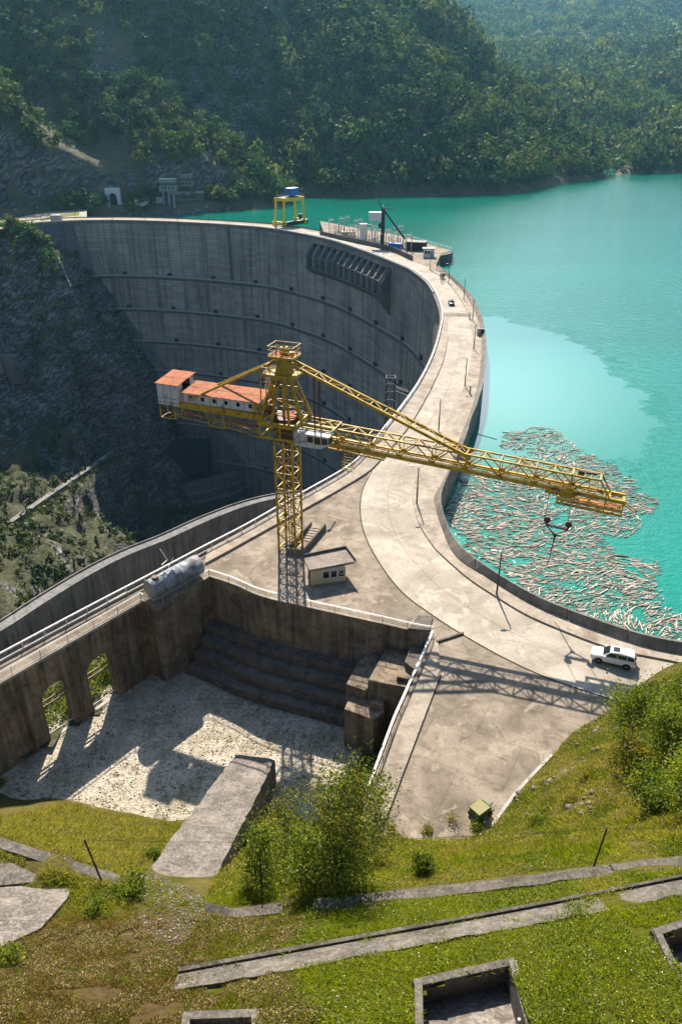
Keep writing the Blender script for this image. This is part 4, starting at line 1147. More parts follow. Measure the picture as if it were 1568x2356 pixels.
# green seen through the arches
for j, (x, y, z, h) in enumerate(((-36.2, 68.2, -12.4, 2.0), (-33.2, 71.2, -12.4, 1.6), (-38, 70, -12.6, 2.4), (-30.6, 76.6, -12.4, 2.2), (-28.6, 79.2, -12.4, 2.6), (-34, 75, -12.6, 2.6), (-31, 80, -13, 2.6))):
    shrub('bush', 'bright green bush seen through the arched openings of the stained wall', 'bush', (x, y, z), h, 1.7, 1900, .11, GRN, 400+j, .05, 'bushes beyond the arches', .6, 4)

rngb = np.random.default_rng(432); nb_ = 26000
bx_ = rngb.uniform(-48, -24, nb_); by_ = rngb.uniform(60, 96, nb_)
side_ = (bx_-WA.x)*nrm.x+(by_-WA.y)*nrm.y
kk = (side_ > 1.7) & (side_ < WD+14); bx_, by_ = bx_[kk], by_[kk]; bz_ = np.maximum(gz_at(bx_, by_), -13.5)
hump = .2+1.7*fbm(bx_/1.6, by_/1.6, 3)**1.5
Cb = np.stack([bx_, by_, bz_+hump*rngb.random(len(bx_))], 1)
Vb = leaf_quads(Cb, .17*rngb.uniform(.6, 1.4, len(Cb)), rngb, .8, .6)
np_mesh('undergrowth', Vb, np.arange(len(Vb)).reshape(-1, 4), M['shrubleaf'], np.repeat(np.array(GRN)[rngb.integers(0, 4, len(Cb))]*rngb.uniform(.7, 1.4, (len(Cb), 1)), 4, 0), kind='stuff')
# ---------------------------------------------------------------- grass and weeds
def grass(name, n, xr, yr, mask, hgt, wid, seed, colf, lean=.35):
    rng = np.random.default_rng(seed)
    X = rng.uniform(*xr, n); Y = rng.uniform(*yr, n); Z = hill(X, Y)
    px, py, d = proj_np(X, Y, Z)
    k = (px > -320) & (px < 1890) & (py < 2560) & mask(X, Y, Z, px, py)
    X, Y, Z, px, py = X[k], Y[k], Z[k], px[k], py[k]; n = len(X)
    patch = .35+1.1*fbm(X/1.1, Y/1.1, 3)
    h = hgt*rng.uniform(.5, 1.4, n)*patch
    a = rng.random(n)*6.28; w_ = wid*rng.uniform(.6, 1.4, n)
    dx, dy = np.cos(a)*w_, np.sin(a)*w_
    lx, ly = rng.normal(size=n)*lean*h, rng.normal(size=n)*lean*h
    z0 = Z-.03
    V = np.stack([np.stack([X-dx, Y-dy, z0], 1), np.stack([X+dx, Y+dy, z0], 1),
                  np.stack([X+lx*.6+dx*.7, Y+ly*.6+dy*.7, z0+h*.62], 1), np.stack([X+lx*1.2, Y+ly*1.2, z0+h], 1)], 1).reshape(-1, 3)
    c = colf(X, Y, Z)*rng.uniform(.65, 1.45, (n, 1))
    return np_mesh(name, V, np.arange(len(V)).reshape(-1, 4), M['grassleaf'], np.repeat(c, 4, 0), kind='stuff')
M['grassleaf'] = foliage('grass_blade', .4, scale=2.0)
# ================================================================== NEAR SLOPE: WALLS, PADS, PITS
def inpoly(px, py, poly):
    ins = np.zeros(np.shape(px), bool); n = len(poly)
    for i in range(n):
        x1, y1 = poly[i]; x2, y2 = poly[(i+1) % n]
        c = ((y1 > py) != (y2 > py)) & (px < (x2-x1)*(py-y1)/(y2-y1+1e-9)+x1)
        ins ^= c
    return ins
def top_wall(name, label, cat, up, lo, z, depth, mat, jag=.05, seed=1):
    """thick old wall given by the far and near edge of its top; z may vary along it"""
    rng = random.Random(seed)
    U = []; Lw = []
    z = [max(on_hill(*u).z, on_hill(*l).z)+.12 for u, l in zip(up, lo)]
    for (a, b_), zz in zip(up, z): U.append(P(a, b_, zz))
    for (a, b_), zz in zip(lo, z): Lw.append(P(a, b_, zz))
    n = max(8, int(length(U)/.7)); U = resample(U, n); Lw = resample(Lw, n)
    rings = []
    for u, l in zip(U, Lw):
        j = lambda: Vector((rng.uniform(-jag, jag), rng.uniform(-jag, jag), rng.uniform(-jag, jag)*.6))
        c = (u+l)/2
        uu = u+j(); ll = l+j()
        rings.append([uu+Vector((0, 0, -depth)), uu+Vector((0, 0, -.07)), uu.lerp(c, .12)+Vector((0, 0, .01)), c+j()*.4, ll.lerp(c, .12)+Vector((0, 0, .01)), ll+Vector((0, 0, -.07)), ll+Vector((0, 0, -depth))])
    b = MB(); b.loft(rings, closed=True)
    o = b.build(name, mat, org=tuple(rings[0][0])); tag(o, label, cat); return o
# the thick sloping ramp wall running down into the basin
SL = P(330, 2012, 3.6), P(472, 2062, 4.2); FLt = P(541, 1736, -8), P(632, 1746, -8)
rng_ = random.Random(5); rings = []
for k in range(27):
    t = k/26; a = FLt[0].lerp(SL[0], t); c = FLt[1].lerp(SL[1], t)
    r = []
    for m_ in range(9):
        q = a.lerp(c, m_/8); e = .07 if m_ in (0, 8) else .03
        r.append(q+Vector((rng_.uniform(-e, e)*1.6, rng_.uniform(-e, e), rng_.uniform(-e, e)+(-.12 if m_ in (0, 8) else 0))))
    r = [r[0]+Vector((0, 0, -9))]+r+[r[-1]+Vector((0, 0, -9))]
    rings.append(r)
b = MB(); b.loft(rings, closed=True)
M['ramp'] = concrete('ramp_concrete', (.265, .225, .19), (.10, .085, .073), (.045, .04, .035), .5, 6, stain_amt=.7, grime=.65, bumpd=.06, patch=.45, speck=.2)
o = b.build('ramp_wall', M['ramp'], org=(FLt[0].x, FLt[0].y, -12)); tag(o, 'very thick grey concrete wall sloping down the hillside into the gravel basin', 'wall')
zs = lambda x: 18.75+(x-720)*.0034
UPX = [(720,2066),(784,2062),(1064,2031),(1359,1993),(1568,1968),(1700,1952)]; LOX = [(722,2095),(784,2088),(1064,2058),(1359,2019),(1568,1993),(1700,1977)]
top_wall('strip_wall', 'long low weathered concrete wall crossing the slope to the right edge', 'wall', UPX, LOX, [zs(a)+.2 for a, _ in UPX], 1.6, M['rough'], .04, 2)
top_wall('strip_wall', 'short broken curb block with a bend at the foot of the thick ramp wall', 'wall', [(472,2077),(530,2088),(590,2082),(646,2074)], [(470,2101),(530,2114),(590,2110),(652,2103)], [18.0, 18.1, 18.2, 18.3], 1.5, M['rough'], .05, 3)
top_wall('strip_wall', 'thick leaning wall top at the left edge above the concrete pads', 'wall', [(-60,1909),(0,1926),(95,1955),(190,1984),(276,2014)], [(-60,1936),(0,1953),(95,1983),(190,2012),(274,2034)], [12.3]*5, 1.9, M['rough'], .07, 4)
# lower curb with its concrete apron
CU = [(412,2246),(560,2218),(784,2177),(1019,2134),(1284,2084),(1568,2027),(1700,2000)]
AP = [(392,2287),(560,2262),(784,2219),(1019,2174),(1284,2126),(1568,2068),(1700,2044)]
cu = [on_hill(*q) for q in CU]; ap = [on_hill(*q) for q in AP]
n = 60; cu = resample(cu, n); ap = resample(ap, n)
b = MB(); rings = []
for a, c in zip(cu, ap):
    d = (a-c); d.z = 0; d.normalize()
    rings.append([a+Vector((0, 0, -.5)), a+Vector((0, 0, .34)), a+d*.16+Vector((0, 0, .36)), a+d*.16+Vector((0, 0, -.5))])
b.loft(rings, closed=True); o = b.build('curb', M['rough'], org=tuple(cu[0])); tag(o, 'thin dark curb edge running along the grassy terrace above a strip of concrete', 'curb')
b = MB(); rings = []
for i, (a, c) in enumerate(zip(cu, ap)):
    k = .55+.45*math.sin(i*1.7)*.5+.2*math.sin(i*.6)
    c2 = a.lerp(c, min(1.0, .85+.25*k))
    rings.append([a.lerp(c2, t)+Vector((0, 0, .2 if t < .97 else -.1)) for t in (0.02, .25, .5, .75, .95, 1)])
b.loft(rings, caps=False); o = b.build('concrete_apron', M['rough'], org=tuple(ap[0])); tag(o, 'cracked pale concrete strip lying below the dark curb in the grass', 'concrete strip')
# pads at lower left
PAD1 = [(-40,2052),(70,2035),(166,2033),(160,2066),(140,2096),(96,2141),(40,2166),(-40,2195)]
PAD2 = [(-40,1984),(28,1990),(112,2026),(30,2040),(-40,2044)]
for pts, nm, dz in ((PAD1, 'broad cracked concrete pad with a rounded edge at the left in the weeds', .12), (PAD2, 'broken concrete slab wedged under the leaning wall top at the left edge', .12)):
    Q = [on_hill(*q) for q in pts]
    A_ = np.array([(q.x, q.y, 1) for q in Q]); s, *_ = np.linalg.lstsq(A_, np.array([q.z for q in Q]), rcond=None)
    zf = lambda q: s[0]*q.x+s[1]*q.y+s[2]+dz
    t_ = [Vector((q.x, q.y, zf(q))) for q in Q]
    b = MB(); b.extrude([v+Vector((0, 0, -.4)) for v in t_], (0, 0, .4)); o = b.build('concrete_pad', M['ramp'], org=tuple(t_[0])); tag(o, nm, 'concrete pad')
# pits: sunken concrete boxes
def pit(label, near_l, far_l, far_r, near_r, zf, zn, depth, wdt=.27, extra=None):
    A = P(*far_l, zf); B = P(*far_r, zf); C_ = P(*near_r, zn); D = P(*near_l, zn)
    c = (A+B+C_+D)/4
    t = thing('concrete_pit', label, 'pit', (c.x, c.y, c.z-depth))
    def wall(p, q, nm):
        n_ = Vector((-(q-p).y, (q-p).x, 0)).normalized()
        if (c-p).dot(n_) > 0: n_ = -n_
        e = (q-p).normalized()*wdt; e.z = 0
        p2, q2 = p-e, q+e
        b = MB(); b.hexa([v+Vector((0, 0, -depth-.2)) for v in (p2, q2, q2+n_*wdt, p2+n_*wdt)], [v+Vector((0, 0, .12)) for v in (p2, q2, q2+n_*wdt, p2+n_*wdt)])
        b.build(nm, M['rough'], t)
    wall(A, B, 'far_wall')
    e = lambda p, q: ((q-p).normalized()*.003)
    wall(B+e(B, C_)*3, C_, 'side_wall'); wall(D, A+e(A, D)*3, 'side_wall')
    b = MB(); dn = Vector((0, 0, -depth)); b.extrude([A+dn+Vector((0, 0, -.2)), B+dn+Vector((0, 0, -.2)), C_+dn+Vector((0, 0, -.2)), D+dn+Vector((0, 0, -.2))], (0, 0, .2)); b.build('floor', M['ramp'], t)
    if extra: extra(t, A, B, C_, D, dn)
    return [(v.x, v.y) for v in (A, B, C_, D)]
def pit_pipe(t, A, B, C_, D, dn):
    q = B.lerp(C_, .62)+(A-B)*.04
    b = MB(); b.tube(q+dn, q+Vector((0, 0, -.1)), .055, 8); b.build('pipe', M['steel'], t)
    b = MB(); b.beam(A.lerp(D, .66)+dn+Vector((0, 0, .1)), B.lerp(C_, .58)+dn+Vector((0, 0, .1)), .3, .2); b.build('step', M['rough'], t)
PITS = [pit('sunken rectangular concrete pit with a short pipe, in the grass at the bottom', (975,2420), (970,2271), (1170,2226), (1226,2420), 26.75, 28.7, 1.15, extra=pit_pipe),
        pit('sunken concrete pit cut off by the right edge of the picture', (1580,2268), (1518,2154), (1680,2098), (1750,2215), 27.0, 28.5, 1.1),
        pit('small concrete pit rim just showing at the bottom edge', (430,2460), (438,2349), (578,2344), (590,2460), 26.1, 27.2, .9)]
# cut the turf away inside the pits
hs = bpy.data.objects['hillside']
bm = bmesh.new(); bm.from_mesh(hs.data); kill = []
for f in bm.faces:
    c = f.calc_center_median()
    for pl in PITS:
        if inpoly(np.array([c.x]), np.array([c.y]), pl)[0]: kill.append(f); break
bmesh.ops.delete(bm, geom=kill, context='FACES'); bm.to_mesh(hs.data); bm.free()

# ---------------------------------------------------------------- grass
HARD = [[(720,2062),(1064,2028),(1359,1990),(1640,1958),(1640,1990),(1359,2022),(1064,2060),(722,2098)],
        [(468,2074),(530,2085),(646,2071),(655,2106),(530,2117),(468,2104)],
        [(-60,1905),(0,1923),(276,2011),(276,2036),(150,2006),(-60,1940)], PAD1, PAD2,
        [(541,1730),(636,1744),(474,2064),(328,2014)],
        [(900,1450),(1000,1450),(1568,1480),(1568,1520),(1396,1640),(1312,1690),(1272,1738),(1128,1906),(890,1912),(830,1860)]]
APRON = [(412,2248)]+CU[1:]+[(1700,2040),(1568,2062),(1284,2118),(1019,2166),(784,2210),(560,2254),(398,2284)]
def gmask(X, Y, Z, px, py):
    k = Z > -11.2
    for h__ in HARD: k &= ~inpoly(px, py, h__)
    for pl in PITS: k &= ~inpoly(X, Y, [(a, b_) for a, b_ in pl])
    rub = inpoly(px, py, [(330,2005),(474,2062),(460,2130),(400,2190),(330,2150),(300,2060)])
    k &= ~(rub & (fbm(X*1.3, Y*1.3, 3) < .6))
    ap_ = inpoly(px, py, APRON); k &= ~(ap_ & (fbm(X*1.1+7, Y*1.1, 3) < .60))
    bare = fbm(X/1.6+30, Y/1.6+2, 4)
    k &= (bare < .7)
    return k
def gcol(X, Y, Z):
    c = ground_colour(X, Y, Z)
    return c*np.array([1.65, 1.85, 1.1])
grass('grass', 330000, (-24, 26), (8, 36), gmask, .26, .011, 61, gcol)
grass('grass', 170000, (-30, 40), (26, 62), gmask, .42, .022, 62, gcol, .5)
def weedmask(X, Y, Z, px, py): return gmask(X, Y, Z, px, py) & (fbm(X/2.4+5, Y/2.4+60, 3) > .48)
def weeds(name, n, seed):
    """broad little leaves of low weeds between the blades"""
    rng = np.random.default_rng(seed)
    X = rng.uniform(-28, 34, n); Y = rng.uniform(8, 60, n); Z = hill(X, Y); px, py, d = proj_np(X, Y, Z)
    k = (px > -320) & (px < 1890) & (py < 2560) & weedmask(X, Y, Z, px, py); X, Y, Z = X[k], Y[k], Z[k]
    C = np.stack([X, Y, Z+.05+.22*rng.random(len(X))], 1)
    V = leaf_quads(C, .045*rng.uniform(.6, 1.5, len(X)), rng, 1.2, .7)
    c = ground_colour(X, Y, Z)*np.array([1.0, 1.25, .9])*rng.uniform(.6, 1.4, (len(X), 1))
    return np_mesh(name, V, np.arange(len(V)).reshape(-1, 4), M['grassleaf'], np.repeat(c, 4, 0), kind='stuff')
weeds('weeds', 260000, 63)
def drymask(X, Y, Z, px, py): return gmask(X, Y, Z, px, py) & (py > 2050) & (px < 500+330*fbm(X/2.1+40, Y/2.1, 3))
def drycol(X, Y, Z):
    c = ground_colour(X, Y, Z); n = fbm(X/.8+3, Y/.8, 3)[:, None]
    return c*.6+n*np.array([.16, .11, .035])
grass('dry_grass', 150000, (-16, 0), (7, 26), drymask, .20, .012, 71, drycol, .5)
def litter(name, n, xr, yr, mask, hmax, size, seed, cols, wts):
    rng = np.random.default_rng(seed); X = rng.uniform(*xr, n); Y = rng.uniform(*yr, n); Z = hill(X, Y); px, py, d = proj_np(X, Y, Z)
    k = (px > -320) & (px < 1890) & (py < 2560) & mask(X, Y, Z, px, py); X, Y, Z = X[k], Y[k], Z[k]; n = len(X)
    hh = hmax*np.clip(fbm(X/.7, Y/.7, 3)*1.9-.45, .08, 1)
    C = np.stack([X, Y, Z+hh*rng.random(n)**.7], 1)
    V = leaf_quads(C, size*rng.uniform(.5, 1.5, n), rng, .9, .6)
    cell = (vnoise(X/.35, Y/.35)*997).astype(int); pick = np.array([int(v) for v in rng.choice(len(cols), 1000, p=wts)])[cell % 1000]
    mixk = rng.random(n) < .35; pick = np.where(mixk, rng.choice(len(cols), n, p=wts), pick)
    c = np.array(cols)[pick]*rng.uniform(.8, 2.6, (n, 1))
    return np_mesh(name, V, np.arange(len(V)).reshape(-1, 4), M['grassleaf'], np.repeat(c, 4, 0), kind='stuff')
litter('dry_weeds', 330000, (-16, 0), (7, 26), drymask, .38, .032, 75, [(.20, .13, .05), (.13, .08, .035), (.075, .055, .02), (.085, .10, .015), (.05, .075, .012), (.32, .24, .13)], [.24, .24, .18, .16, .1, .08])
litter('weeds', 330000, (-24, 26), (8, 34), lambda X, Y, Z, px, py: gmask(X, Y, Z, px, py) & (px > 330+300*fbm(X/2.1+4, Y/2.1, 3)), .26, .034, 76, [(.085, .125, .010), (.135, .155, .012), (.055, .09, .010), (.20, .19, .016), (.17, .13, .03)], [.3, .28, .16, .18, .08])
litter('weeds', 170000, (-30, 40), (28, 62), gmask, .5, .055, 77, [(.17, .15, .018), (.12, .12, .015), (.20, .15, .05), (.08, .10, .012), (.13, .09, .035)], [.28, .22, .22, .18, .1])
def tallmask(X, Y, Z, px, py): return gmask(X, Y, Z, px, py) & (fbm(X/1.3+90, Y/1.3+4, 3) > .56) & (py > 1900)
grass('tall_grass', 60000, (-24, 26), (8, 36), tallmask, .30, .008, 72, lambda X, Y, Z: ground_colour(X, Y, Z)*np.array([1.7, 2.2, 1.0]), .55)

# dandelion clocks and seed stalks
def flowers(n, seed):
    rng = np.random.default_rng(seed)
    X = rng.uniform(-12, 16, n); Y = rng.uniform(9, 24, n); Z = hill(X, Y); px, py, d = proj_np(X, Y, Z)
    k = (px > 500) & (px < 1600) & (py > 2050) & gmask(X, Y, Z, px, py); X, Y, Z = X[k], Y[k], Z[k]
    C = np.stack([X, Y, Z+.2+.1*rng.random(len(X))], 1)
    C = np.repeat(C, 3, 0)
    V = leaf_quads(C, np.full(len(C), .028)*rng.uniform(.5, 1.2, len(C)), rng, 0, 1)
    return np_mesh('seed_heads', V, np.arange(len(V)).reshape(-1, 4), M['white'], kind='stuff')
flowers(420, 64)
# tufts in the gravel
def tufts(n, seed):
    rng = np.random.default_rng(seed)
    X = rng.uniform(-44, 3, n); Y = rng.uniform(52, 84, n)
    px, py, d = proj_np(X, Y, np.full(n, -11.8))
    k = (fbm(X/2.5, Y/2.5, 4) > .42) & (px > -30) & ~inpoly(px, py, [(525,1725),(650,1735),(474,2064),(328,2014)])
    X, Y = X[k], Y[k]; m_ = len(X)
    C = np.repeat(np.stack([X, Y, np.full(m_, -11.74)], 1), 10, 0)+rng.normal(size=(m_*10, 3))*np.array([.13, .13, .05])
    V = leaf_quads(C, .06*rng.uniform(.5, 1.3, len(C)), rng, 1, .4)
    c = np.repeat(np.array([(.055, .055, .015)])*rng.uniform(.5, 1.6, (m_, 1)), 40, 0)
    return np_mesh('grass_tufts', V, np.arange(len(V)).reshape(-1, 4), M['grassleaf'], c, kind='stuff')
tufts(9000, 65)
def stones(name, n, seed, xr, yr, zf, sz, mat, mask):
    rng = np.random.default_rng(seed); X = rng.uniform(*xr, n); Y = rng.uniform(*yr, n); Z = zf(X, Y)
    px, py, d = proj_np(X, Y, Z); k = mask(X, Y, px, py); X, Y, Z = X[k], Y[k], Z[k]; n = len(X)
    cube = np.array([[x, y, z] for z in (-1, 1) for x, y in ((-1, -1), (1, -1), (1, 1), (-1, 1))], float)
    Q = cube[None]*(sz*rng.uniform(.4, 1.4, (n, 1, 1))**1.5)*rng.uniform(.5, 1.1, (n, 1, 3))+rng.normal(size=(n, 8, 3))*sz*.22
    a = rng.random(n)*6.28; ca, sa = np.cos(a)[:, None], np.sin(a)[:, None]
    V = np.stack([Q[..., 0]*ca-Q[..., 1]*sa+X[:, None], Q[..., 0]*sa+Q[..., 1]*ca+Y[:, None], Q[..., 2]+Z[:, None]], -1).reshape(-1, 3)
    f = np.array([(3,2,1,0),(4,5,6,7),(0,1,5,4),(1,2,6,5),(2,3,7,6),(3,0,4,7)])
    Fq = (f[None]+8*np.arange(n)[:, None, None]).reshape(-1, 4)
    return np_mesh(name, V, Fq, mat, kind='stuff')
stones('gravel', 9000, 66, (-44, 4), (52, 84), lambda x, y: np.full(x.shape, -11.8), .065, M['gravel'], lambda x, y, a, b_: fbm(x/3, y/3, 3) > .3)
stones('rubble', 9000, 67, (-20, -3), (20, 42), lambda x, y: hill(x, y)+.02, .045, M['ramp'], lambda x, y, a, b_: inpoly(a, b_, [(325,2000),(478,2060),(470,2140),(410,2215),(300,2140),(290,2050)]))
stones('rubble', 900, 68, (15, 34), (36, 56), lambda x, y: hill(x, y)+.03, .14, M['ramp'], lambda x, y, a, b_: (fbm(x/2.2, y/2.2, 3) > .56) & (a < 1440))
M['orange'] = plain('orange_rubble', (.50, .20, .09), .9, var=.5)
stones('brick_rubble', 90, 69, (-3, 3.5), (52, 58), lambda x, y: np.full(x.shape, -11.3), .38, M['orange'], lambda x, y, a, b_: inpoly(a, b_, [(745,1765),(860,1755),(868,1790),(790,1815),(745,1800)]))

# ---------------------------------------------------------------- fence posts, wire, bollard, kerb, logs
def post(name, label, base, top, r, cat='post', mat='black'):
    b = MB(); b.tube(base, top, r, 8, r*.85); o = b.build(name, M[mat], org=tuple(base)); tag(o, label, cat); return o
pa = P(232, 2020, 12.3); ta = pa+Vector((-.62, .35, 3.1)); post('fence_post', 'leaning dark iron post on the short wall at the left', pa+Vector((0, 0, -.2)), ta, .06)
pb = P(1361, 2003, zs(1361)+.2); tb = pb+Vector((.42, .4, 2.6)); post('fence_post', 'leaning dark iron post on the long strip wall at the right', pb+Vector((0, 0, -.2)), tb, .05)
wpts = []
for k in range(41):
    t = k/40; q = ta.lerp(tb, t); q.z -= 1.0*(1-(2*t-1)**2)*.55; wpts.append(q)
wpts.append(tb+Vector((12, -1.0, 1.2)))
b = MB(); b.path(wpts, .013, 4); o = b.build('wire', M['rough'], org=tuple(ta)); tag(o, 'thin sagging wire strung between the two leaning iron posts', 'wire')
q = P(1364, 1676, .05); post('bollard', 'short rusty round post at the yard edge by the big bushes', q, q+Vector((0, 0, 1.25)), .17, 'bollard', 'rustpost') if False else None
M['rust'] = rusty('rusty_iron', (.10, .05, .03), (.16, .06, .025), .8, 3)
post('bollard', 'short rusty round post at the yard edge by the big bushes', q, q+Vector((0, 0, 1.25)), .17, 'bollard', 'rust')
kp = PL([(1130,1902),(1183,1828),(1226,1782),(1268,1738)], .1)
b = MB(); b_pts = resample(kp, 8)
for a, c in zip(b_pts, b_pts[1:]): b.beam(a, c, .28, .3)
o = b.build('kerb_stone', M['pale'], org=tuple(kp[0])); tag(o, 'pale kerb along the right edge of the yard below the brown bank', 'kerb')
b = MB()
for a, c in zip(b_pts, b_pts[1:]): b.tube(a+Vector((.75, -.4, .35)), c+Vector((.75, -.4, .35)), .08, 6)
o = b.build('pipe', M['rough'], org=tuple(kp[0])); tag(o, 'weathered pipe lying beside the pale kerb at the foot of the bank', 'pipe')
M['wood'] = None
wm = NT('driftwood'); at = wm.n('ShaderNodeAttribute', attribute_name='tint').outputs['Color']; pp = wm.pos()
c = wm.mix(.5, at, wm.ramp(wm.noise(pp, 5, 4, .7), [(.3, .5), (.7, 1.15)]), 'MULTIPLY')
M['wood'] = wm.done(wm.bsdf(c, .8, spec=.2))
def log_mesh(L, r, bend, seed, n=7, segs=6):
    rng = np.random.default_rng(seed); b = MB(); rings = []
    for k in range(segs+1):
        t = k/segs-.5; rr = r*(1-.3*(t+.5))*rng.uniform(.9, 1.1)
        rings.append([(t*L, bend*L*(t*t-.25)+rr*math.cos(a), rr*.85*math.sin(a)) for a in [6.283*j/n for j in range(n)]])
    b.loft(rings, closed=True); return b
b0 = log_mesh(3.3, .085, .10, 1); lm = None
for k in range(9):
    q = P(1092+6.5*(k % 5), 1932-5.0*(k % 5)+(k//5)*7, .15+.16*(k//5)); 
    if lm is None: lm = o = b0.build('log', M['wood'], smooth=True)
    else: o = lm.copy(); COL.objects.link(o)
    o.location = q+Vector((.9, .35, .05)); o.rotation_euler = (0, 0, .42+.03*(k % 3)); o.scale = (1-.04*(k % 4), 1, 1)
    tag(o, 'pale peeled pole lying in the heap at the yard corner below the bank', 'log', 'pole heap at the yard corner')
a_ = lm.data.color_attributes.new('tint', 'FLOAT_COLOR', 'POINT'); a_.data.foreach_set('color', np.tile((.62, .55, .47, 1), len(lm.data.vertices)).astype(np.float32))

# ================================================================== DRIFTWOOD
DW = [(1140,1002),(1200,984),(1290,994),(1345,1030),(1372,1060),(1420,1088),(1450,1118),(1502,1135),(1508,1165),(1480,1195),(1462,1225),(1400,1248),(1412,1262),(1470,1262),(1505,1292),(1512,1340),(1520,1400),(1568,1438),(1640,1480),(1568,1478),(1451,1454),(1338,1416),(1235,1375),(1150,1327),(1083,1281),(1045,1235),(1030,1190),(1038,1165),(1066,1100),(1105,1085),(1165,1078),(1180,1050),(1150,1025)]
def drift(n, seed):
    rng = np.random.default_rng(seed)
    px = rng.uniform(1000, 1640, n); py = rng.uniform(980, 1490, n)
    u = (px-784)/FOC; v = (py-1178)/FOC; t = (CAMZ+3.98)/(ST+v*CT); X = u*t; Y = t*(CT-v*ST)
    k = rng.random(n) < np.clip((t/115)**2*.72, 0, 1)
    jx = (fbm(X/4+3, Y/4, 3)-.5)*70; jy = (fbm(X/4, Y/4+9, 3)-.5)*50
    ins = inpoly(px+jx, py+jy, DW); dens = fbm(X/3.2, Y/3.2, 4)
    edge = np.clip((px-1380)/120, 0, 1)
    k &= ins & (rng.random(n) < np.clip((dens-.22-.14*edge)*6, 0, 1))
    # stay off the wall
    wl = np.array([(p.x, p.y) for p in OUTL]); dd = ((X[:, None]-wl[None, :, 0])**2+(Y[:, None]-wl[None, :, 1])**2)
    j = dd.argmin(1); nn = normals2d(OUTL); nx = np.array([(m_.x, m_.y) for m_ in nn])
    side = (X-wl[j, 0])*nx[j, 0]+(Y-wl[j, 1])*nx[j, 1]
    k &= side > .4
    X, Y = X[k], Y[k]
    if len(X) > 14000: X, Y = X[:14000], Y[:14000]
    n = len(X)
    L = rng.gamma(1.8, .23, n)+.17; L = np.minimum(L, 2.4); r = np.clip(L*rng.uniform(.03, .09, n), .022, .13)
    ang = .15+(fbm(X/7+11, Y/7+2, 3)-.5)*3.4+rng.normal(size=n)*.36
    return X, Y, L, r, ang, rng
X, Y, L, r, ang, rng = drift(130000, 91)
def logs_np(name, X, Y, L, r, ang, rng, kind=None):
    n = len(X); S = 6
    a = np.linspace(0, 2*np.pi, S, endpoint=False)
    V = np.zeros((n, 3, S, 3))
    bend = rng.normal(size=n)*.05
    for i, (t, f) in enumerate(((-.5, 1.0), (0, 1.05), (.5, .62))):
        lx = (t*L)[:, None]+0*a; ly = (bend*L*(1 if t == 0 else 0))[:, None]+(r*f)[:, None]*np.cos(a); lz = (r*f*.8)[:, None]*np.sin(a)
        ca, sa = np.cos(ang)[:, None], np.sin(ang)[:, None]
        V[:, i, :, 0] = X[:, None]+lx*ca-ly*sa; V[:, i, :, 1] = Y[:, None]+lx*sa+ly*ca
        V[:, i, :, 2] = -3.97+lz+(rng.random(n)*.10)[:, None]+(rng.normal(size=n)*.02*t*L)[:, None]
    q = []
    for i in range(2):
        for k in range(S): q.append((i*S+k, i*S+(k+1) % S, (i+1)*S+(k+1) % S, (i+1)*S+k))
    q += [(0, 5, 4, 3), (0, 3, 2, 1), (12, 13, 14, 15), (12, 15, 16, 17)]
    q = np.array(q); Fq = (q[None]+np.arange(n)[:, None, None]*3*S).reshape(-1, 4)
    base = np.array([(.66, .56, .47), (.55, .45, .37), (.74, .65, .56), (.36, .28, .22), (.18, .13, .10)])[rng.choice(5, n, p=[.25, .24, .21, .17, .13])]
    c = np.repeat(base*rng.uniform(.8, 1.15, (n, 1)), 3*S, 0)
    return np_mesh(name, V.reshape(-1, 3), Fq, M['wood'], c, kind=kind)
px, py, d = proj_np(X, Y, np.full(len(X), -4.0))
vis = (px > 0) & (px < 1568)
score = np.where(vis, L*np.sqrt(r)/d, 0); big = np.argsort(-score)[:290]
restm = np.ones(len(X), bool); restm[big] = False
logs_np('driftwood', X[restm], Y[restm], L[restm], r[restm], ang[restm], rng, 'stuff')
variants = []
for v in range(8):
    rv = np.random.default_rng(500+v); b = log_mesh(1.0, .085, rv.normal()*.12, 600+v, 7, 5); variants.append(b)
vo = {}
pal = [(.66, .56, .47), (.56, .46, .38), (.74, .65, .56), (.60, .49, .40), (.68, .58, .48), (.40, .31, .25), (.66, .58, .51), (.27, .2, .15)]
for i in big:
    v = int(rng.integers(0, 8))
    if v not in vo:
        o = vo[v] = variants[v].build('driftwood_log', M['wood'], smooth=True)
        a_ = o.data.color_attributes.new('tint', 'FLOAT_COLOR', 'POINT'); a_.data.foreach_set('color', np.tile(pal[v]+(1,), len(o.data.vertices)).astype(np.float32))
    else: o = vo[v].copy(); COL.objects.link(o)
    o.location = (X[i], Y[i], -3.9); o.rotation_euler = (0, float(rng.normal()*.03), float(ang[i])); rr = float(r[i]/.085); o.scale = (float(L[i]), rr, rr)
    tag(o, 'pale bleached log floating in the raft of driftwood beside the parapet wall', 'log', 'driftwood logs floating by the dam')
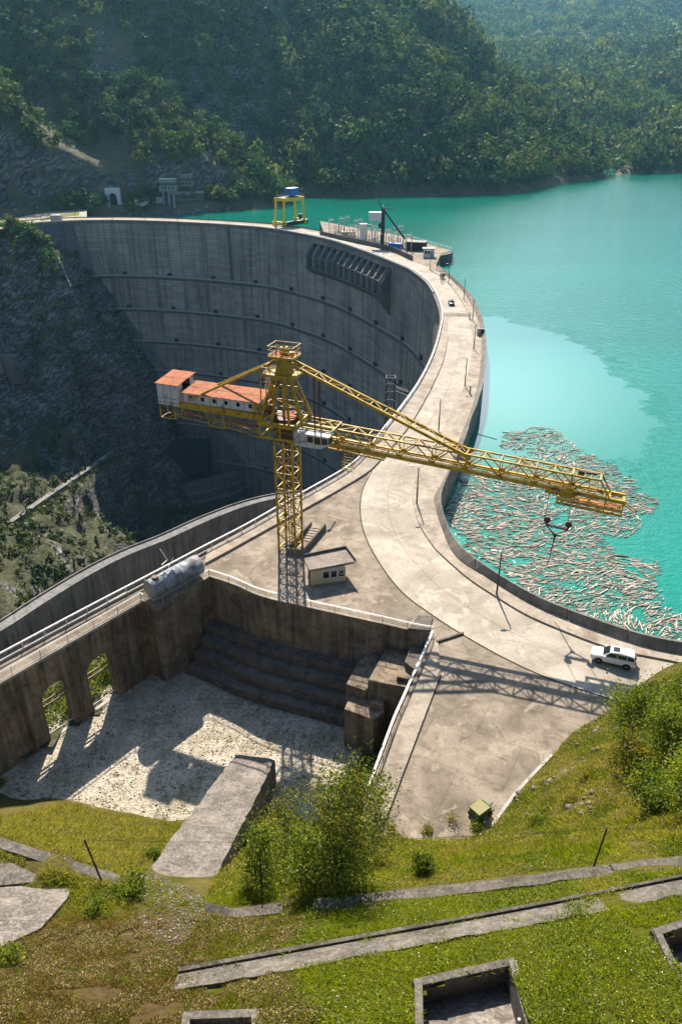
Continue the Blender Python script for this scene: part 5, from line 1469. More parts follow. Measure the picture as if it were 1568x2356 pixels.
# ================================================================== TOWER CRANE
CB = P(669, 1262); CR = thing('tower_crane', 'rusty yellow tower crane with a long lattice jib reaching over the driftwood', 'crane', tuple(CB), math.radians(-21.0))
def part(name, mb, mat, parent=CR, smooth=False):
    o = mb.build(name, M[mat] if isinstance(mat, str) else mat, parent, smooth, local=True)
    return o
Y_ = 'yellow'
V3 = Vector
a = 1.225; HM = 16.7; nb = 7
for sx, sy in ((-1, -1), (1, -1), (1, 1), (-1, 1)):
    b = MB(); b.beam((sx*a, sy*a, 0), (sx*a, sy*a, HM), .24); part('mast_leg', b, Y_)
cs = [(-a, -a), (a, -a), (a, a), (-a, a)]
for f in range(4):
    b = MB(); p0, p1 = cs[f], cs[(f+1) % 4]; dz = HM/nb
    for k in range(nb):
        z0, z1 = .5+k*dz*.97, .5+(k+1)*dz*.97
        A0, A1, B0, B1 = V3((*p0, z0)), V3((*p0, z1)), V3((*p1, z0)), V3((*p1, z1)); mm = (A0+B0)/2
        if k % 2 == 0: b.beam(A0, B1, .11); b.beam(A1, (A0+B1)/2, .09)
        else: b.beam(B0, A1, .11); b.beam(B1, (B0+A1)/2, .09)
        b.beam(A0, B0, .12)
    b.beam(A1, B1, .14); part('mast_bracing', b, Y_)
for (x, y) in cs:
    for z in (4.6, 11.4):
        ux, uy = -math.copysign(1, x), -math.copysign(1, y); q = V3((x, y, z)); b = MB()
        for w_, h in ((1, 0), (0, 1)):
            b.extrude([q+V3((0, 0, -.7)), q+V3((ux*w_*.42, uy*h*.42, 0)), q+V3((0, 0, .7))], V3((-ux*h*.05, -uy*w_*.05, 0)))
        part('gusset_plate', b, Y_)
b = MB()
b.beam((.15, .2, .2), (.15, .2, HM), .10); b.beam((-.25, .2, .2), (-.25, .2, HM), .10)
for k in range(34): b.beam((.15, .2, .4+k*.48), (-.25, .2, .4+k*.48), .035)
b.beam((.5, .5, .2), (.5, .5, HM), .22)
part('mast_ladder', b, 'rust')
# slewing frame
b = MB()
for y in (-2.0, 2.0): b.beam((-3.0, y, 19.1), (2.1, y, 19.1), .3, .6)
for x in (-2.9, -1.0, .9, 2.0): b.beam((x, -1.84, 19.1), (x, 1.84, 19.1), .25, .5)
part('slewing_frame', b, Y_)
b = MB()
for y in (-1.95, 1.95):
    b.beam((-2.9, y, 17.2), (2.0, y, 17.2), .2, .3)
    for x in (-2.85, -1.5, 0, 1.9): b.beam((x, y, 17.35), (x, y, 18.8), .16)
    b.beam((-1.5, y, 18.7), (0, y, 17.35), .09); b.beam((-1.5, y, 17.35), (0, y, 18.7), .09)
    b.beam((-2.85, y, 18.2), (1.9, y, 18.2), .05)
for x in (-2.9, 1.95): b.beam((x, -1.84, 17.2), (x, 1.84, 17.2), .2, .3)
part('lower_frame', b, Y_)
b = MB(); b.tube((0, 0, 16.6), (0, 0, 19.3), 1.45, 20); b.tube((0, 0, 19.3), (0, 0, 19.75), 1.7, 20); part('slewing_ring', b, 'rust', smooth=False)
part('winch_box', MB().box((-2.2, .6, 19.8), (.9, 1.0, .8)), 'rust'); part('winch_drum', MB().tube((-1.6, -.9, 19.8), (-.9, -.9, 19.8), .35, 10), 'rust'); part('winch_box', MB().box((1.3, .9, 19.7), (.9, .8, .6)), 'rust'); part('winch_drum', MB().tube((.2, 1.3, 19.7), (1.2, 1.3, 19.7), .3, 10), 'rust')
b = MB(); b.tube((.6, .4, 19.8), (.6, .4, 19.86), 1.25, 20); part('ring_cover', b, 'redroof')
# A-frame head
for sx in (-1, 1):
    for sy in (-1, 1):
        b = MB(); b.beam((sx*3.0, sy*1.5, 19.4), (sx*.75, sy*.55, 25.6), .5 if sx < 0 else .3, .42 if sx < 0 else .3); part('head_leg', b, Y_)
        b = MB(); b.beam((sx*1.2, sy*1.75, 19.4), (sx*.35, sy*.6, 25.4), .3, .3); part('head_leg', b, Y_)
b = MB()
for z in (21.4, 23.4):
    t = (z-19.4)/6.2
    c = [(s*(3-2.25*t), u*(1.5-.95*t), z) for s, u in ((-1, -1), (1, -1), (1, 1), (-1, 1))]
    for k in range(4): b.beam(c[k], c[(k+1) % 4], .12)
    if z < 22: 
        for k in range(4): b.beam((c[k][0]*1.3, c[k][1]*1.3, 19.6), c[(k+1) % 4], .09)
for sy in (-1, 1):
    b.beam((3, sy*1.5, 19.5), (.8, sy*.85, 23.4), .1); b.beam((2.6, sy*1.35, 19.6), (2.15, sy*1.15, 21.9), .12)
    b.beam((2.25, sy*1.2, 21.4), (1.3, sy*.75, 24.4), .1)
part('head_bracing', b, Y_)
def rails(b, pts, h, r=.05, mids=2, closed=True, gap=1.0):
    n = len(pts)
    for k in range(n if closed else n-1):
        p, q = V3(pts[k]), V3(pts[(k+1) % n])
        for m_ in range(mids+1):
            zz = h*(1-m_/(mids+.6)); b.beam(p+V3((0, 0, zz)), q+V3((0, 0, zz)), r*(1.3 if m_ == 0 else .6))
        k2 = max(1, int((q-p).length/gap))
        for j in range(k2+1): b.beam(p.lerp(q, j/k2), p.lerp(q, j/k2)+V3((0, 0, h)), r)
def deckp(name, x0, x1, y0, y1, z, h, rail_h, mids=2):
    b = MB(); b.box(((x0+x1)/2, (y0+y1)/2, z), (x1-x0-.1, y1-y0-.1, .06)); part(name+'_deck', b, 'redroof' if name == 'head_platform' else Y_)
    b = MB()
    c = [(x0, y0, z), (x1, y0, z), (x1, y1, z), (x0, y1, z)]
    for k in range(4): b.beam(c[k], c[(k+1) % 4], .1, .3)
    rails(b, c, rail_h, .06, mids); part(name+'_railing', b, Y_)
deckp('collar_platform', -2.35, 2.0, -1.5, 1.5, 25.3, .1, .95, 1)
deckp('head_platform', -1.55, 1.75, -1.25, 1.25, 27.55, .1, 1.35, 2)
b = MB(); b.loft([[(-.95, -.75, 25.3), (.95, -.75, 25.3), (.95, .75, 25.3), (-.95, .75, 25.3)], [(-.55, -.5, 27.5), (.55, -.5, 27.5), (.55, .5, 27.5), (-.55, .5, 27.5)]], closed=True)
part('head_column', b, Y_)
for x, y in ((-.2, -.1), (.35, .25)):
    b = MB(); b.tube((x-.08, y, 28.15), (x+.1, y, 28.15), .55, 16); part('sheave', b, Y_)
b = MB(); b.tube((1.0, -.4, 27.95), (1.5, -.2, 27.95), .32, 12); part('head_motor', b, Y_); b = MB(); b.box((-.2, .6, 27.9), (.5, .4, .6)); part('head_gearbox', b, Y_)
b = MB(); b.tube((-.4, .5, 27.6), (-.4, .5, 30.1), .03, 6); part('lightning_rod', b, Y_)
# head ladder with hoops on the counter-jib side
b = MB()
for y in (-.25, .25): b.beam((-2.5, y, 19.9), (-1.9, y, 26.2), .06)
for k in range(14):
    t = k/14; x = -2.5+.6*t; z = 20.2+5.8*t; b.beam((x, -.25, z), (x, .25, z), .035)
    if k > 4:
        for j in range(6): a0, a1 = math.pi*j/6, math.pi*(j+1)/6; b.beam((x-.55*math.sin(a0), .38*math.cos(a0), z), (x-.55*math.sin(a1), .38*math.cos(a1), z), .03)
part('head_ladder', b, Y_)
# counter-jib
for y in (-1.75, 1.75):
    b = MB(); b.beam((-17.4, y, 19.95), (-2.6, y, 19.75), .26, .8)
    for k in range(11): b.beam((-16+k*1.25, y*1.075, 19.55), (-16+k*1.25, y*1.075, 20.3), .05, .06)
    part('counter_jib_beam', b, Y_)
b = MB()
for k in range(8): b.beam((-17+k*2, -1.6, 19.8), (-17+k*2, 1.6, 19.8), .16, .3)
part('counter_jib_crossbeams', b, 'rust')
H_ = thing('_', '', '') if False else None
def house(x0, x1, y0, y1, z0, zn, zf, opening=None):
    b = MB(); b.loft([[(x0, y0, z0), (x0, y1, z0), (x0, y1, zf), (x0, y0, zn)], [(x1, y0, z0), (x1, y1, z0), (x1, y1, zf), (x1, y0, zn)]], closed=True); return b
mh = part('machinery_house', house(-13.9, -3.0, -1.72, 1.7, 20.32, 21.62, 22.0), 'whiterust')
b = MB()
for k in range(12): b.beam((-13.8+k*.98, -1.735, 20.35), (-13.8+k*.98, -1.735, 21.6), .04, .03)
part('panel_seam', b, 'rust', mh)
wb = MB(); wb.box((0, 0, 0), (.48, .06, .5)); fr = MB()
for k in range(6):
    x = -12.7+k*1.72
    b = MB(); b.box((x, -1.735, 21.05), (.46, .05, .5)); part('window', b, 'glass', mh)
b = MB(); b.box((-3.35, -1.745, 20.95), (.75, .06, 1.2)); part('door', b, Y_, mh)
def shed_roof(x0, x1, y0, y1, zn, zf, nx, ny, th=.06):
    b = MB(); dx = (x1-x0)/nx; dy = (y1-y0)/ny
    b.hexa([(x0, y0, zn), (x1, y0, zn), (x1, y1, zf), (x0, y1, zf)], [(x0, y0, zn+th), (x1, y0, zn+th), (x1, y1, zf+th), (x0, y1, zf+th)])
    return b
part('roof', shed_roof(-14.0, -2.75, -2.0, 1.95, 21.66, 22.08, 1, 1), 'redroof', mh)
b = MB()
for k in range(12): b.beam((-13.6+k*.95, -2.0, 21.735), (-13.6+k*.95, 1.95, 22.155), .05, .03)
b.beam((-14, 0, 21.95), (-2.75, 0, 21.95), .05, .03)
part('roof_seam', b, 'rust', mh)
cw = MB()
cw.hexa([(-17.6, -1.95, 19.7), (-14.5, -1.95, 19.7), (-14.5, -1.85, 19.7), (-17.6, -1.85, 19.7)], [(-17.6, -1.95, 22.5), (-14.5, -1.95, 22.5), (-14.5, -1.85, 22.5), (-17.6, -1.85, 22.5)])
cw.hexa([(-17.6, 2.1, 19.7), (-14.5, 2.1, 19.7), (-14.5, 2.2, 19.7), (-17.6, 2.2, 19.7)], [(-17.6, 2.1, 22.9), (-14.5, 2.1, 22.9), (-14.5, 2.2, 22.9), (-17.6, 2.2, 22.9)])
cw.hexa([(-17.6, -1.85, 19.7), (-17.5, -1.85, 19.7), (-17.5, 2.1, 19.7), (-17.6, 2.1, 19.7)], [(-17.6, -1.85, 22.5), (-17.5, -1.85, 22.5), (-17.5, 2.1, 22.9), (-17.6, 2.1, 22.9)])
cw.hexa([(-14.6, -1.85, 19.7), (-14.5, -1.85, 19.7), (-14.5, -.7, 19.7), (-14.6, -.7, 19.7)], [(-14.6, -1.85, 22.5), (-14.5, -1.85, 22.5), (-14.5, -.7, 22.6), (-14.6, -.7, 22.6)])
cw.hexa([(-14.6, 1.25, 19.7), (-14.5, 1.25, 19.7), (-14.5, 2.1, 19.7), (-14.6, 2.1, 19.7)], [(-14.6, 1.25, 22.8), (-14.5, 1.25, 22.8), (-14.5, 2.1, 22.9), (-14.6, 2.1, 22.9)])
cw.box((-16.05, .1, 19.75), (2.9, 3.9, .12))
ch_ = part('counterweight_house', cw, 'whiterust')
b = MB(); b.box((-15.6, .6, 20.7), (2.2, 2.2, 1.7)); part('counterweight', b, 'black', ch_)
b = MB()
for z in (20.6, 20.05): b.beam((-17.6, -1.965, z), (-14.5, -1.965, z), .03, .05)
for x in (-16.6, -15.5): b.beam((x, -1.965, 19.75), (x, -1.965, 22.5), .04, .03)
part('panel_seam', b, 'rust', ch_)
part('roof', shed_roof(-17.8, -14.3, -2.1, 2.5, 22.53, 22.98, 1, 1), 'redroof', ch_)
b = MB()
for x in (-16.6, -15.45): b.beam((x, -2.1, 22.605), (x, 2.5, 23.055), .05, .03)
b.beam((-17.8, .2, 22.83), (-14.3, .2, 22.83), .05, .03)
part('roof_seam', b, 'rust', ch_)
# service walkway under the counter-jib
b = MB()
for x0, x1, z0, z1 in ((-17.2, -15.0, 18.0, 19.6), (-10.0, -7.8, 17.7, 19.5)):
    for y in (-2.3, -.6):
        for x in (x0, x1): b.beam((x, y, z0), (x, y, z1), .1)
        b.beam((x0, y, z0), (x1, y, z0), .1); b.beam((x0, y, (z0+z1)/2+.2), (x1, y, (z0+z1)/2+.2), .05)
    for x in (x0, x1, (x0+x1)/2): b.beam((x, -2.3, z0), (x, -.6, z0), .07)
for y, in ((-2.2,), (-.9,)):
    b.beam((-15, y, 18.5), (-10, y, 18.1), .1); b.beam((-7.8, y, 18.0), (-3, y, 17.2), .12); b.beam((-15, y, 19.3), (-3, y, 18.4), .05)
    for k in range(11): x = -14.6+k*1.15; b.beam((x, y, 18.5-.11*(x+15)), (x, y, 19.3-.075*(x+15)), .05)
part('service_walkway', b, Y_)
for c_, d_ in (((-7.2, -1.3, 18.25), (2.4, .9, .06)), ((-4.6, -1.5, 18.3), (2.8, .7, .06)), ((-13.6, -1.5, 18.6), (1.8, .7, .06))): part('walkway_plate', MB().box(c_, d_), 'redroof')
# ties
for y in (-1, 1):
    b = MB(); b.tube((-.9, y*.75, 26.9), (-8.5, y*1.45, 23.05), .16, 8); b.tube((-8.5, y*1.45, 23.05), (-13.0, y*1.86, 20.75), .16, 8); part('counter_tie', b, Y_)
    b = MB(); b.beam((.7, y*.7, 26.95), (24.0, y*.87, 18.15), .27, .34); part('jib_tie', b, Y_)
    b = MB(); b.beam((-3.1, y*.7, 20.2), (-2.9, y*.85, 25.8), .12); part('head_strut', b, Y_)
b = MB(); nz = 13
for k in range(nz):
    t0, t1 = k/nz, (k+1)/nz; f = lambda t, y: V3((.7+23.3*t, y*(.7+.17*t), 26.95-8.8*t+.1))
    s = 1 if k % 2 else -1
    b.beam(f(t0, -s), f(t1, s), .08); b.beam(f(t1, -1), f(t1, 1), .08)
part('tie_bracing', b, Y_)
for y in (-.85, .85):
    b = MB(); b.tube((4.3, y, 18.7), (4.3, y, 25.45), .11, 8); part('boom_rest_post', b, 'maroon')
for k, (q0, q1) in enumerate((((.2, .3, 28.3), (3.2, .3, 19.3)), ((.4, .1, 28.3), (5.5, .2, 19.4)), ((-.3, .2, 28.3), (-14.5, 1.5, 23.2)))):
    b = MB(); b.tube(q0, q1, .022, 5); part('cable', b, 'black')
# jib
zj = lambda x: 17.50-.047*x
TIP = 39.7
bj = [TIP-4.05-4.05*k for k in range(8)][::-1]               # lower joints
for y in (-.9, .9):
    b = MB(); b.beam((2.0, y, zj(2.0)), (TIP+1.9, y, zj(TIP+1.9)), .32, .42); part('jib_lower_chord', b, Y_)
    b = MB(); b.beam((2.0, y, zj(2.0)+2.1), (38.7, y, zj(38.7)+2.1), .19, .19); part('jib_upper_chord', b, Y_)
    b = MB()
    for x in bj:
        L0 = V3((x, y, zj(x)+.2))
        for dx in (-2.02, 2.02): b.beam(L0, (x+dx, y, zj(x+dx)+2.05), .13)
        b.beam(L0, (x, y, zj(x)+2.05), .09); b.box((x, y*1.03, zj(x)+.3), (.75, .1, .35))
    b.beam((38.7, y, zj(38.7)+2.1), (TIP+.3, y, zj(TIP)+.1), .15); b.beam((bj[0]-4.05, y, zj(4)+.2), (bj[0]-2.02, y, zj(5)+2.05), .13)
    part('jib_web', b, Y_)
b = MB(); xs = sorted([x-2.02 for x in bj]+[bj[-1]+2.02]+[x for x in bj])
for k, x in enumerate(xs):
    z = zj(x)+2.1; b.beam((x, -.9, z), (x, .9, z), .12)
    if k+1 < len(xs):
        x2 = xs[k+1]; s = 1 if k % 2 else -1; b.beam((x, -.9*s, z), (x2, .9*s, zj(x2)+2.1), .08)
b.beam((38.7, -.9, zj(38.7)+2.1), (38.7, .9, zj(38.7)+2.1), .22); b.beam((35.65, -.9, zj(35.65)+2.15), (35.65, .9, zj(35.65)+2.15), .2)
part('jib_top_bracing', b, Y_)
b = MB()
for k in range(28):
    x = 7+k*1.2; b.beam((x, -.8, zj(x)), (x, .8, zj(x)), .06, .1)
for y in (-.35, .35): b.beam((6, y, zj(6)+.1), (38.5, y, zj(38.5)+.1), .08)
for y in (-.45, .5):
    for h in (.55, 1.0): b.beam((7, y, zj(7)+h), (36, y, zj(36)+h), .03)
    for k in range(20): x = 7+k*1.5; b.beam((x, y, zj(x)), (x, y, zj(x)+1.0), .035)
part('jib_walkway', b, Y_)
b = MB(); b.tube((36.2, -.3, zj(36.2)+2.3), (36.9, -.3, zj(36.9)+2.3), .3, 12); b.box((37.6, .3, zj(37.6)+2.2), (1.2, .25, .25)); part('tip_winch', b, 'rust')
b = MB(); z = zj(38)
rails(b, [(36.6, .3, z), (38.6, .3, z), (38.6, .9, z), (36.6, .9, z)], 1.0, .05, 2)
part('tip_guard', b, Y_)
b = MB(); b.beam((TIP+1.8, -.9, zj(TIP)-.2), (TIP+1.8, .9, zj(TIP)-.2), .3, .35); b.beam((TIP+.2, -.9, zj(TIP)), (TIP+.2, .9, zj(TIP)), .3, .35)
b.beam((TIP+1.9, -.6, zj(TIP)-.5), (TIP+3.5, -.5, zj(TIP)-1.5), .1); b.beam((TIP+1.9, .2, zj(TIP)-.5), (TIP+3.5, .1, zj(TIP)-1.5), .1)
part('jib_end_frame', b, Y_)
# hanging maintenance cradle below the tip
b = MB(); x0, x1 = 34.3, 41.6; zz = lambda x: zj(x)-1.55
for y in (-1.15, -.2, .9):
    b.beam((x0, y, zz(x0)), (x1, y, zz(x1)), .16, .28); 
    b.beam((x0, y, zz(x0)+.75), (x1, y, zz(x1)+.75), .09)
for x in (34.4, 36.0, 37.8, 39.6, 41.5):
    b.beam((x, -1.15, zz(x)), (x, .9, zz(x)), .12, .2)
    for y in (-1.15, .9): b.beam((x, y, zz(x)), (x, y, zz(x)+1.5 if x > 35 else zz(x)+.8), .12)
part('maintenance_cradle', b, Y_)
b = MB(); b.box((38.9, .35, zz(38.9)+.17), (4.2, .8, .05)); part('cradle_plate', b, 'redroof')
b = MB(); z = zj(34.5)-.45
for y in (-.9, .9): b.beam((32.9, y, z), (36.3, y, z-.1), .2, .3); [b.tube((x, y-.12, z+.12), (x, y+.12, z+.12), .2, 10) for x in (33.2, 34.6, 36.0)]
for x in (33.0, 34.5, 36.1): b.beam((x, -.9, z), (x, .9, z), .16, .22)
part('trolley', b, Y_)
# hook block
hz0 = 10.55
b = MB(); b.beam((33.55, -.12, hz0+.1), (36.15, -.12, hz0-.05), .1, .22); b.beam((33.55, .12, hz0+.1), (36.15, .12, hz0-.05), .1, .22)
for x in (34.2, 34.9, 35.5): b.beam((x, -.2, hz0), (x, .2, hz0), .1, .3)
b.beam((33.6, 0, hz0), (34.65, 0, hz0-1.05), .12); b.beam((36.1, 0, hz0-.15), (34.75, 0, hz0-1.05), .12)
hk = part('hook_block', b, 'maroon')
for x, z in ((33.6, hz0+.75), (36.1, hz0+.6)):
    b = MB(); b.tube((x, -.1, z), (x, .1, z), .4, 16); b.beam((x, 0, z), (x, 0, hz0), .2, .2); part('pulley', b, 'rust' if x > 35 else 'maroon', hk)
b = MB(); b.extrude([(34.35, -.1, hz0-.85), (35.05, -.1, hz0-.95), (34.75, -.1, hz0-1.55)], (0, .2, 0)); b.tube((34.72, 0, hz0-1.4), (34.7, 0, hz0-2.1), .09, 8)
part('hook', b, 'black', hk)
b = MB(); b.path([(34.7, 0, hz0-2.0), (34.6, .05, hz0-3.2), (34.55, .1, hz0-4.6), (34.3, .15, hz0-5.6)], .055, 6); part('chain', b, 'black', hk)
for x, z in ((33.35, hz0+.75), (35.95, hz0+.6)):
    b = MB(); b.tube((x, 0, z), (x, 0, zj(x)-.6), .035, 5); part('hoist_rope', b, 'black')
# cab
cb_ = MB(); y0, y1 = -2.55, -1.12
cb_.extrude([(2.2, y0, 17.0), (5.6, y0, 17.0), (6.75, y0, 17.55), (6.75, y0, 18.7), (2.2, y0, 18.75)], (0, y1-y0, 0))
cab = part('cab', cb_, 'whiterust')
b = MB(); b.hexa([(2.1, y0-.1, 18.77), (6.95, y0-.1, 18.72), (6.95, y1+.1, 18.72), (2.1, y1+.1, 18.77)], [(2.1, y0-.1, 18.84), (6.95, y0-.1, 18.79), (6.95, y1+.1, 18.79), (2.1, y1+.1, 18.84)]); part('cab_roof', b, 'whiterust', cab)
for x0, x1, z0, z1 in ((4.0, 4.75, 17.75, 18.5), (4.95, 5.75, 17.6, 18.5), (5.9, 6.65, 17.7, 18.5)):
    b = MB(); b.box(((x0+x1)/2, y0-.01, (z0+z1)/2), (x1-x0, .05, z1-z0)); part('window', b, 'glass', cab)
for k in range(2):
    b = MB(); b.box((6.765, y0+.4+k*.65, 18.1), (.05, .5, .85)); part('window', b, 'glass', cab)
b = MB(); b.box((3.0, y0-.01, 17.75), (.03, .04, 1.4)); b.box((3.75, y0-.01, 17.75), (.03, .04, 1.4)); part('panel_seam', b, 'rust', cab)
b = MB(); z = 19.65
rails_pts = [(2.4, -2.45, z), (7.2, -2.45, z-.15), (7.2, .95, z-.15), (2.4, .95, z)]
for k in range(4): b.beam(rails_pts[k], rails_pts[(k+1) % 4], .14, .16)
for x, y in ((2.4, -2.45), (7.2, -2.45), (4.8, .95)): b.beam((x, y, z-.9), (x, y, z), .1)
b.beam((4.7, -.6, z-.1), (6.2, .9, z-.1), .14); b.beam((3.2, -.5, z-.3), (7.0, -.5, z-.4), .14); b.beam((3.2, .6, z-.3), (7.6, .6, z-.4), .14)
part('cab_frame', b, Y_)
# hanging ladder and service rail under the jib
b = MB()
for y in (-.75, -.1):
    for x in (7.9, 9.2): b.beam((x, y, zj(x)-3.3), (x, y, zj(x)), .07)
    b.beam((7.9, y, zj(8)-3.3), (9.2, y, zj(9)-3.3), .1)
    for k in range(8): b.beam((7.9, y, zj(8)-3.0+k*.4), (9.2, y, zj(8)-3.0+k*.4), .03)
for x in (7.9, 9.2):
    b.beam((x, -.75, zj(x)-3.3), (x, -.1, zj(x)-3.3), .1)
part('service_ladder', b, Y_)
b = MB()
for y in (-.6, .1): b.beam((6.0, y, zj(6)-.75), (13.4, y, zj(13.4)-.9), .12, .2)
for x in (6.1, 8, 10, 12, 13.3): b.beam((x, -.6, zj(x)-.85), (x, .1, zj(x)-.85), .08); b.beam((x, -.25, zj(x)-.8), (x, -.25, zj(x)-.1), .07)
part('service_rail', b, Y_)
# ================================================================== SMALL BUILDINGS AND GEAR ON THE PLAZA
def boxwall(b, p, q, h, th, z0=0.0):
    d = (q-p); n_ = Vector((-d.y, d.x, 0)).normalized()*th
    b.hexa([setz([v], z0)[0] for v in (p, q, q+n_, p+n_)], [setz([v], z0+h)[0] for v in (p, q, q+n_, p+n_)])
M['cream'] = concrete('cream_render', (.62, .53, .34), (.50, .42, .27), (.3, .25, .16), .5, 6, streak=.15, stain_amt=.3, grime=.25)
M['roofing'] = concrete('roof_felt', (.34, .28, .24), (.22, .18, .155), (.12, .1, .085), .5, 4)
RA, RB, RC, RD = P(711,1311,2.75), P(817,1291,2.75), P(794.5,1261,2.75), P(697,1281,2.75)
W1, W2 = P(717,1351,0), P(795,1340.5,0); wd = (W2-W1).normalized(); wn = Vector((-wd.y, wd.x, 0)); dep = 2.5
kio = thing('guard_hut', 'small cream guard hut with an overhanging flat roof beside the crane mast', 'hut', tuple(W1))
b = MB(); b.prism([tuple(v)[:2] for v in (W1-wd*.05, W2+wd*.05, W2+wd*.05+wn*dep, W1-wd*.05+wn*dep)], 0, .3); b.build('plinth', M['roofing'], kio)
b = MB(); b.prism([tuple(v)[:2] for v in (W1+wn*.04, W2+wn*.04, W2+wn*(dep-.04), W1+wn*(dep-.04))], .3, 2.42); wl_ = b.build('wall', M['cream'], kio)
b = MB(); q = [setz([v], 2.42)[0] for v in (RA, RB, RC, RD)]; b.extrude(q, (0, 0, .3)); rf = b.build('roof', M['roofing'], kio)
b = MB()
for p_, q_ in ((RD, RC), (RC, RB)): boxwall(b, p_, q_, .34, .12, 2.722)
b.build('roof_parapet', M['dark_dam'], kio)
b = MB(); b.tube(RB+Vector((-.5, .05, -.12)), RB+Vector((.05, -.15, -.14)), .07, 8); b.build('gutter_spout', M['white'], kio)
Lw = (W2-W1).length
for k, (s0, s1) in enumerate(((.33, .52), (.56, .74), (.78, .96))):
    a_ = W1+wd*Lw*s0; c_ = W1+wd*Lw*s1
    b = MB(); b.beam(a_-wn*.0+Vector((0, 0, 1.05)), c_+Vector((0, 0, 1.05)), .09, .07); b.beam(a_+Vector((0, 0, 1.05)), a_+Vector((0, 0, 2.15)), .07); b.beam(c_+Vector((0, 0, 1.05)), c_+Vector((0, 0, 2.15)), .07); b.beam(a_+Vector((0, 0, 2.15)), c_+Vector((0, 0, 2.15)), .07)
    f = b.build('window', M['white'], kio)
    b = MB(); m_ = (a_+c_)/2; b.hexa([v+Vector((0, 0, 1.08)) for v in (a_+wn*.02, c_+wn*.02, c_+wn*.06, a_+wn*.06)], [v+Vector((0, 0, 2.12)) for v in (a_+wn*.02, c_+wn*.02, c_+wn*.06, a_+wn*.06)]); b.build('pane', M['glass'], f)
    if k == 2:
        b = MB(); t_ = a_.lerp(c_, .15)+Vector((0, 0, 1.95)); u_ = a_.lerp(c_, .8)+Vector((0, 0, 1.95)); dn = -wn*.22+Vector((0, 0, -.38))
        for p_, q_ in ((t_, u_), (t_, t_+dn), (u_, u_+dn), (t_+dn, u_+dn)): b.beam(p_, q_, .05)
        b.build('open_vent', M['white'], f)
b = MB(); b.box((0, 0, 0), (.06, .9, 1.9)); 
q = W1+wn*1.3-wd*.04+Vector((0, 0, 1.27)); b2 = MB(); b2.hexa([q+wn*s-wd*.03+Vector((0, 0, -.95)) for s in (-.45, .45)]+[q+wn*s+wd*.03+Vector((0, 0, -.95)) for s in (.45, -.45)], [q+wn*s-wd*.03+Vector((0, 0, .95)) for s in (-.45, .45)]+[q+wn*s+wd*.03+Vector((0, 0, .95)) for s in (.45, -.45)]); b2.build('door', M['rust'], kio)
# stairwell at the crane foot
st = thing('stairwell', 'dark low-walled concrete stairwell at the foot of the crane mast', 'stairs', tuple(P(690, 1270)))
p1, p2, p3, p4 = P(657,1274), P(697,1279), P(750,1218), P(714,1213)
for nm, a_, c_ in (('front_wall', p1, p2), ('side_wall', p2+Vector((.05, .1, 0)), p3), ('side_wall', p4, p1+Vector((.1, .2, 0)))):
    b = MB(); boxwall(b, a_, c_, .95, .26, .002); b.build(nm, M['rough'] if nm == 'side_wall' else M['parapet'], st)
for k in range(6):
    t = .50+k*.075; a_ = p1.lerp(p4, t); c_ = p2.lerp(p3, t); t2 = t+.072; a2 = p1.lerp(p4, t2); c2 = p2.lerp(p3, t2)
    s_ = (c_-a_)*.06; b = MB(); b.hexa([a_+s_, c_-s_, c2-s_, a2+s_], [v+Vector((0, 0, .10+.09*k)) for v in (a_+s_, c_-s_, c2-s_, a2+s_)]); b.build('step', M['walk'], st)
b = MB(); b.beam(P(752,1220,.1), P(757,1220,.1), .2, .25); b.beam(P(757,1220,.1), P(770,1199,.1), .2, .25); b.build('kerb', M['dark_dam'], st)
# rusty tank
T0, T1 = P(345,1358,1.55), P(456,1297.5,1.55); td = (T1-T0).normalized(); R_ = 1.32
tk = thing('storage_tank', 'big silvery rust-streaked cylindrical tank lying on the walkway corner', 'tank', tuple(setz([T0.lerp(T1, .5)], 0)[0]))
m = NT('weathered_tank'); pp = m.pos(); n1 = m.noise(pp, .9, 6, .7, .5)
c = m.ramp(n1, [(.30, (.06, .034, .024)), (.38, (.15, .13, .12)), (.5, (.24, .26, .29)), (.76, (.38, .40, .42))])
n2 = m.noise(m.mapv(pp, scale=(2, 2, .5), loc=(4, 0, 0)), 1.2, 5, .65)
c = m.mix(m.ramp(n2, [(.56, 0.0), (.64, .85)]), c, (.10, .045, .025))
M['tank'] = m.done(m.bsdf(c, m.ramp(n1, [(.4, .8), (.6, .55)]), m.ramp(n1, [(.45, 0.0), (.6, .3)]), spec=.4))
n = 40; up = Vector((0, 0, 1)); sd = td.cross(up).normalized()
b = MB(); rings = []
for s, r in ((0, .0), (.0, .6), (.02, .97), (.1, 1.0), (2.0, 1.0), (2.03, 1.012), (2.06, 1.0), (4.4, 1.0), (4.43, 1.012), (4.46, 1.0), (6.6, 1.0), (6.63, 1.012), (6.66, 1.0)):
    rings.append([T0+td*s+(sd*math.cos(6.2832*k/n)+up*math.sin(6.2832*k/n))*R_*max(r, .01) for k in range(n)])
Lt = (T1-T0).length
rings = [r_ for r_ in rings]+[[T0+td*(Lt-.08)+(sd*math.cos(6.2832*k/n)+up*math.sin(6.2832*k/n))*R_ for k in range(n)], [T0+td*Lt+(sd*math.cos(6.2832*k/n)+up*math.sin(6.2832*k/n))*R_*.95 for k in range(n)], [T0+td*Lt+(sd*math.cos(6.2832*k/n)+up*math.sin(6.2832*k/n))*.02 for k in range(n)]]
b.loft(rings, closed=True); tb_ = b.build('shell', M['tank'], tk, smooth=True)
b = MB(); b.tube(T0-td*.025, T0-td*.005, R_*.96, 40); b.build('end_plate', M['steel'], tk)
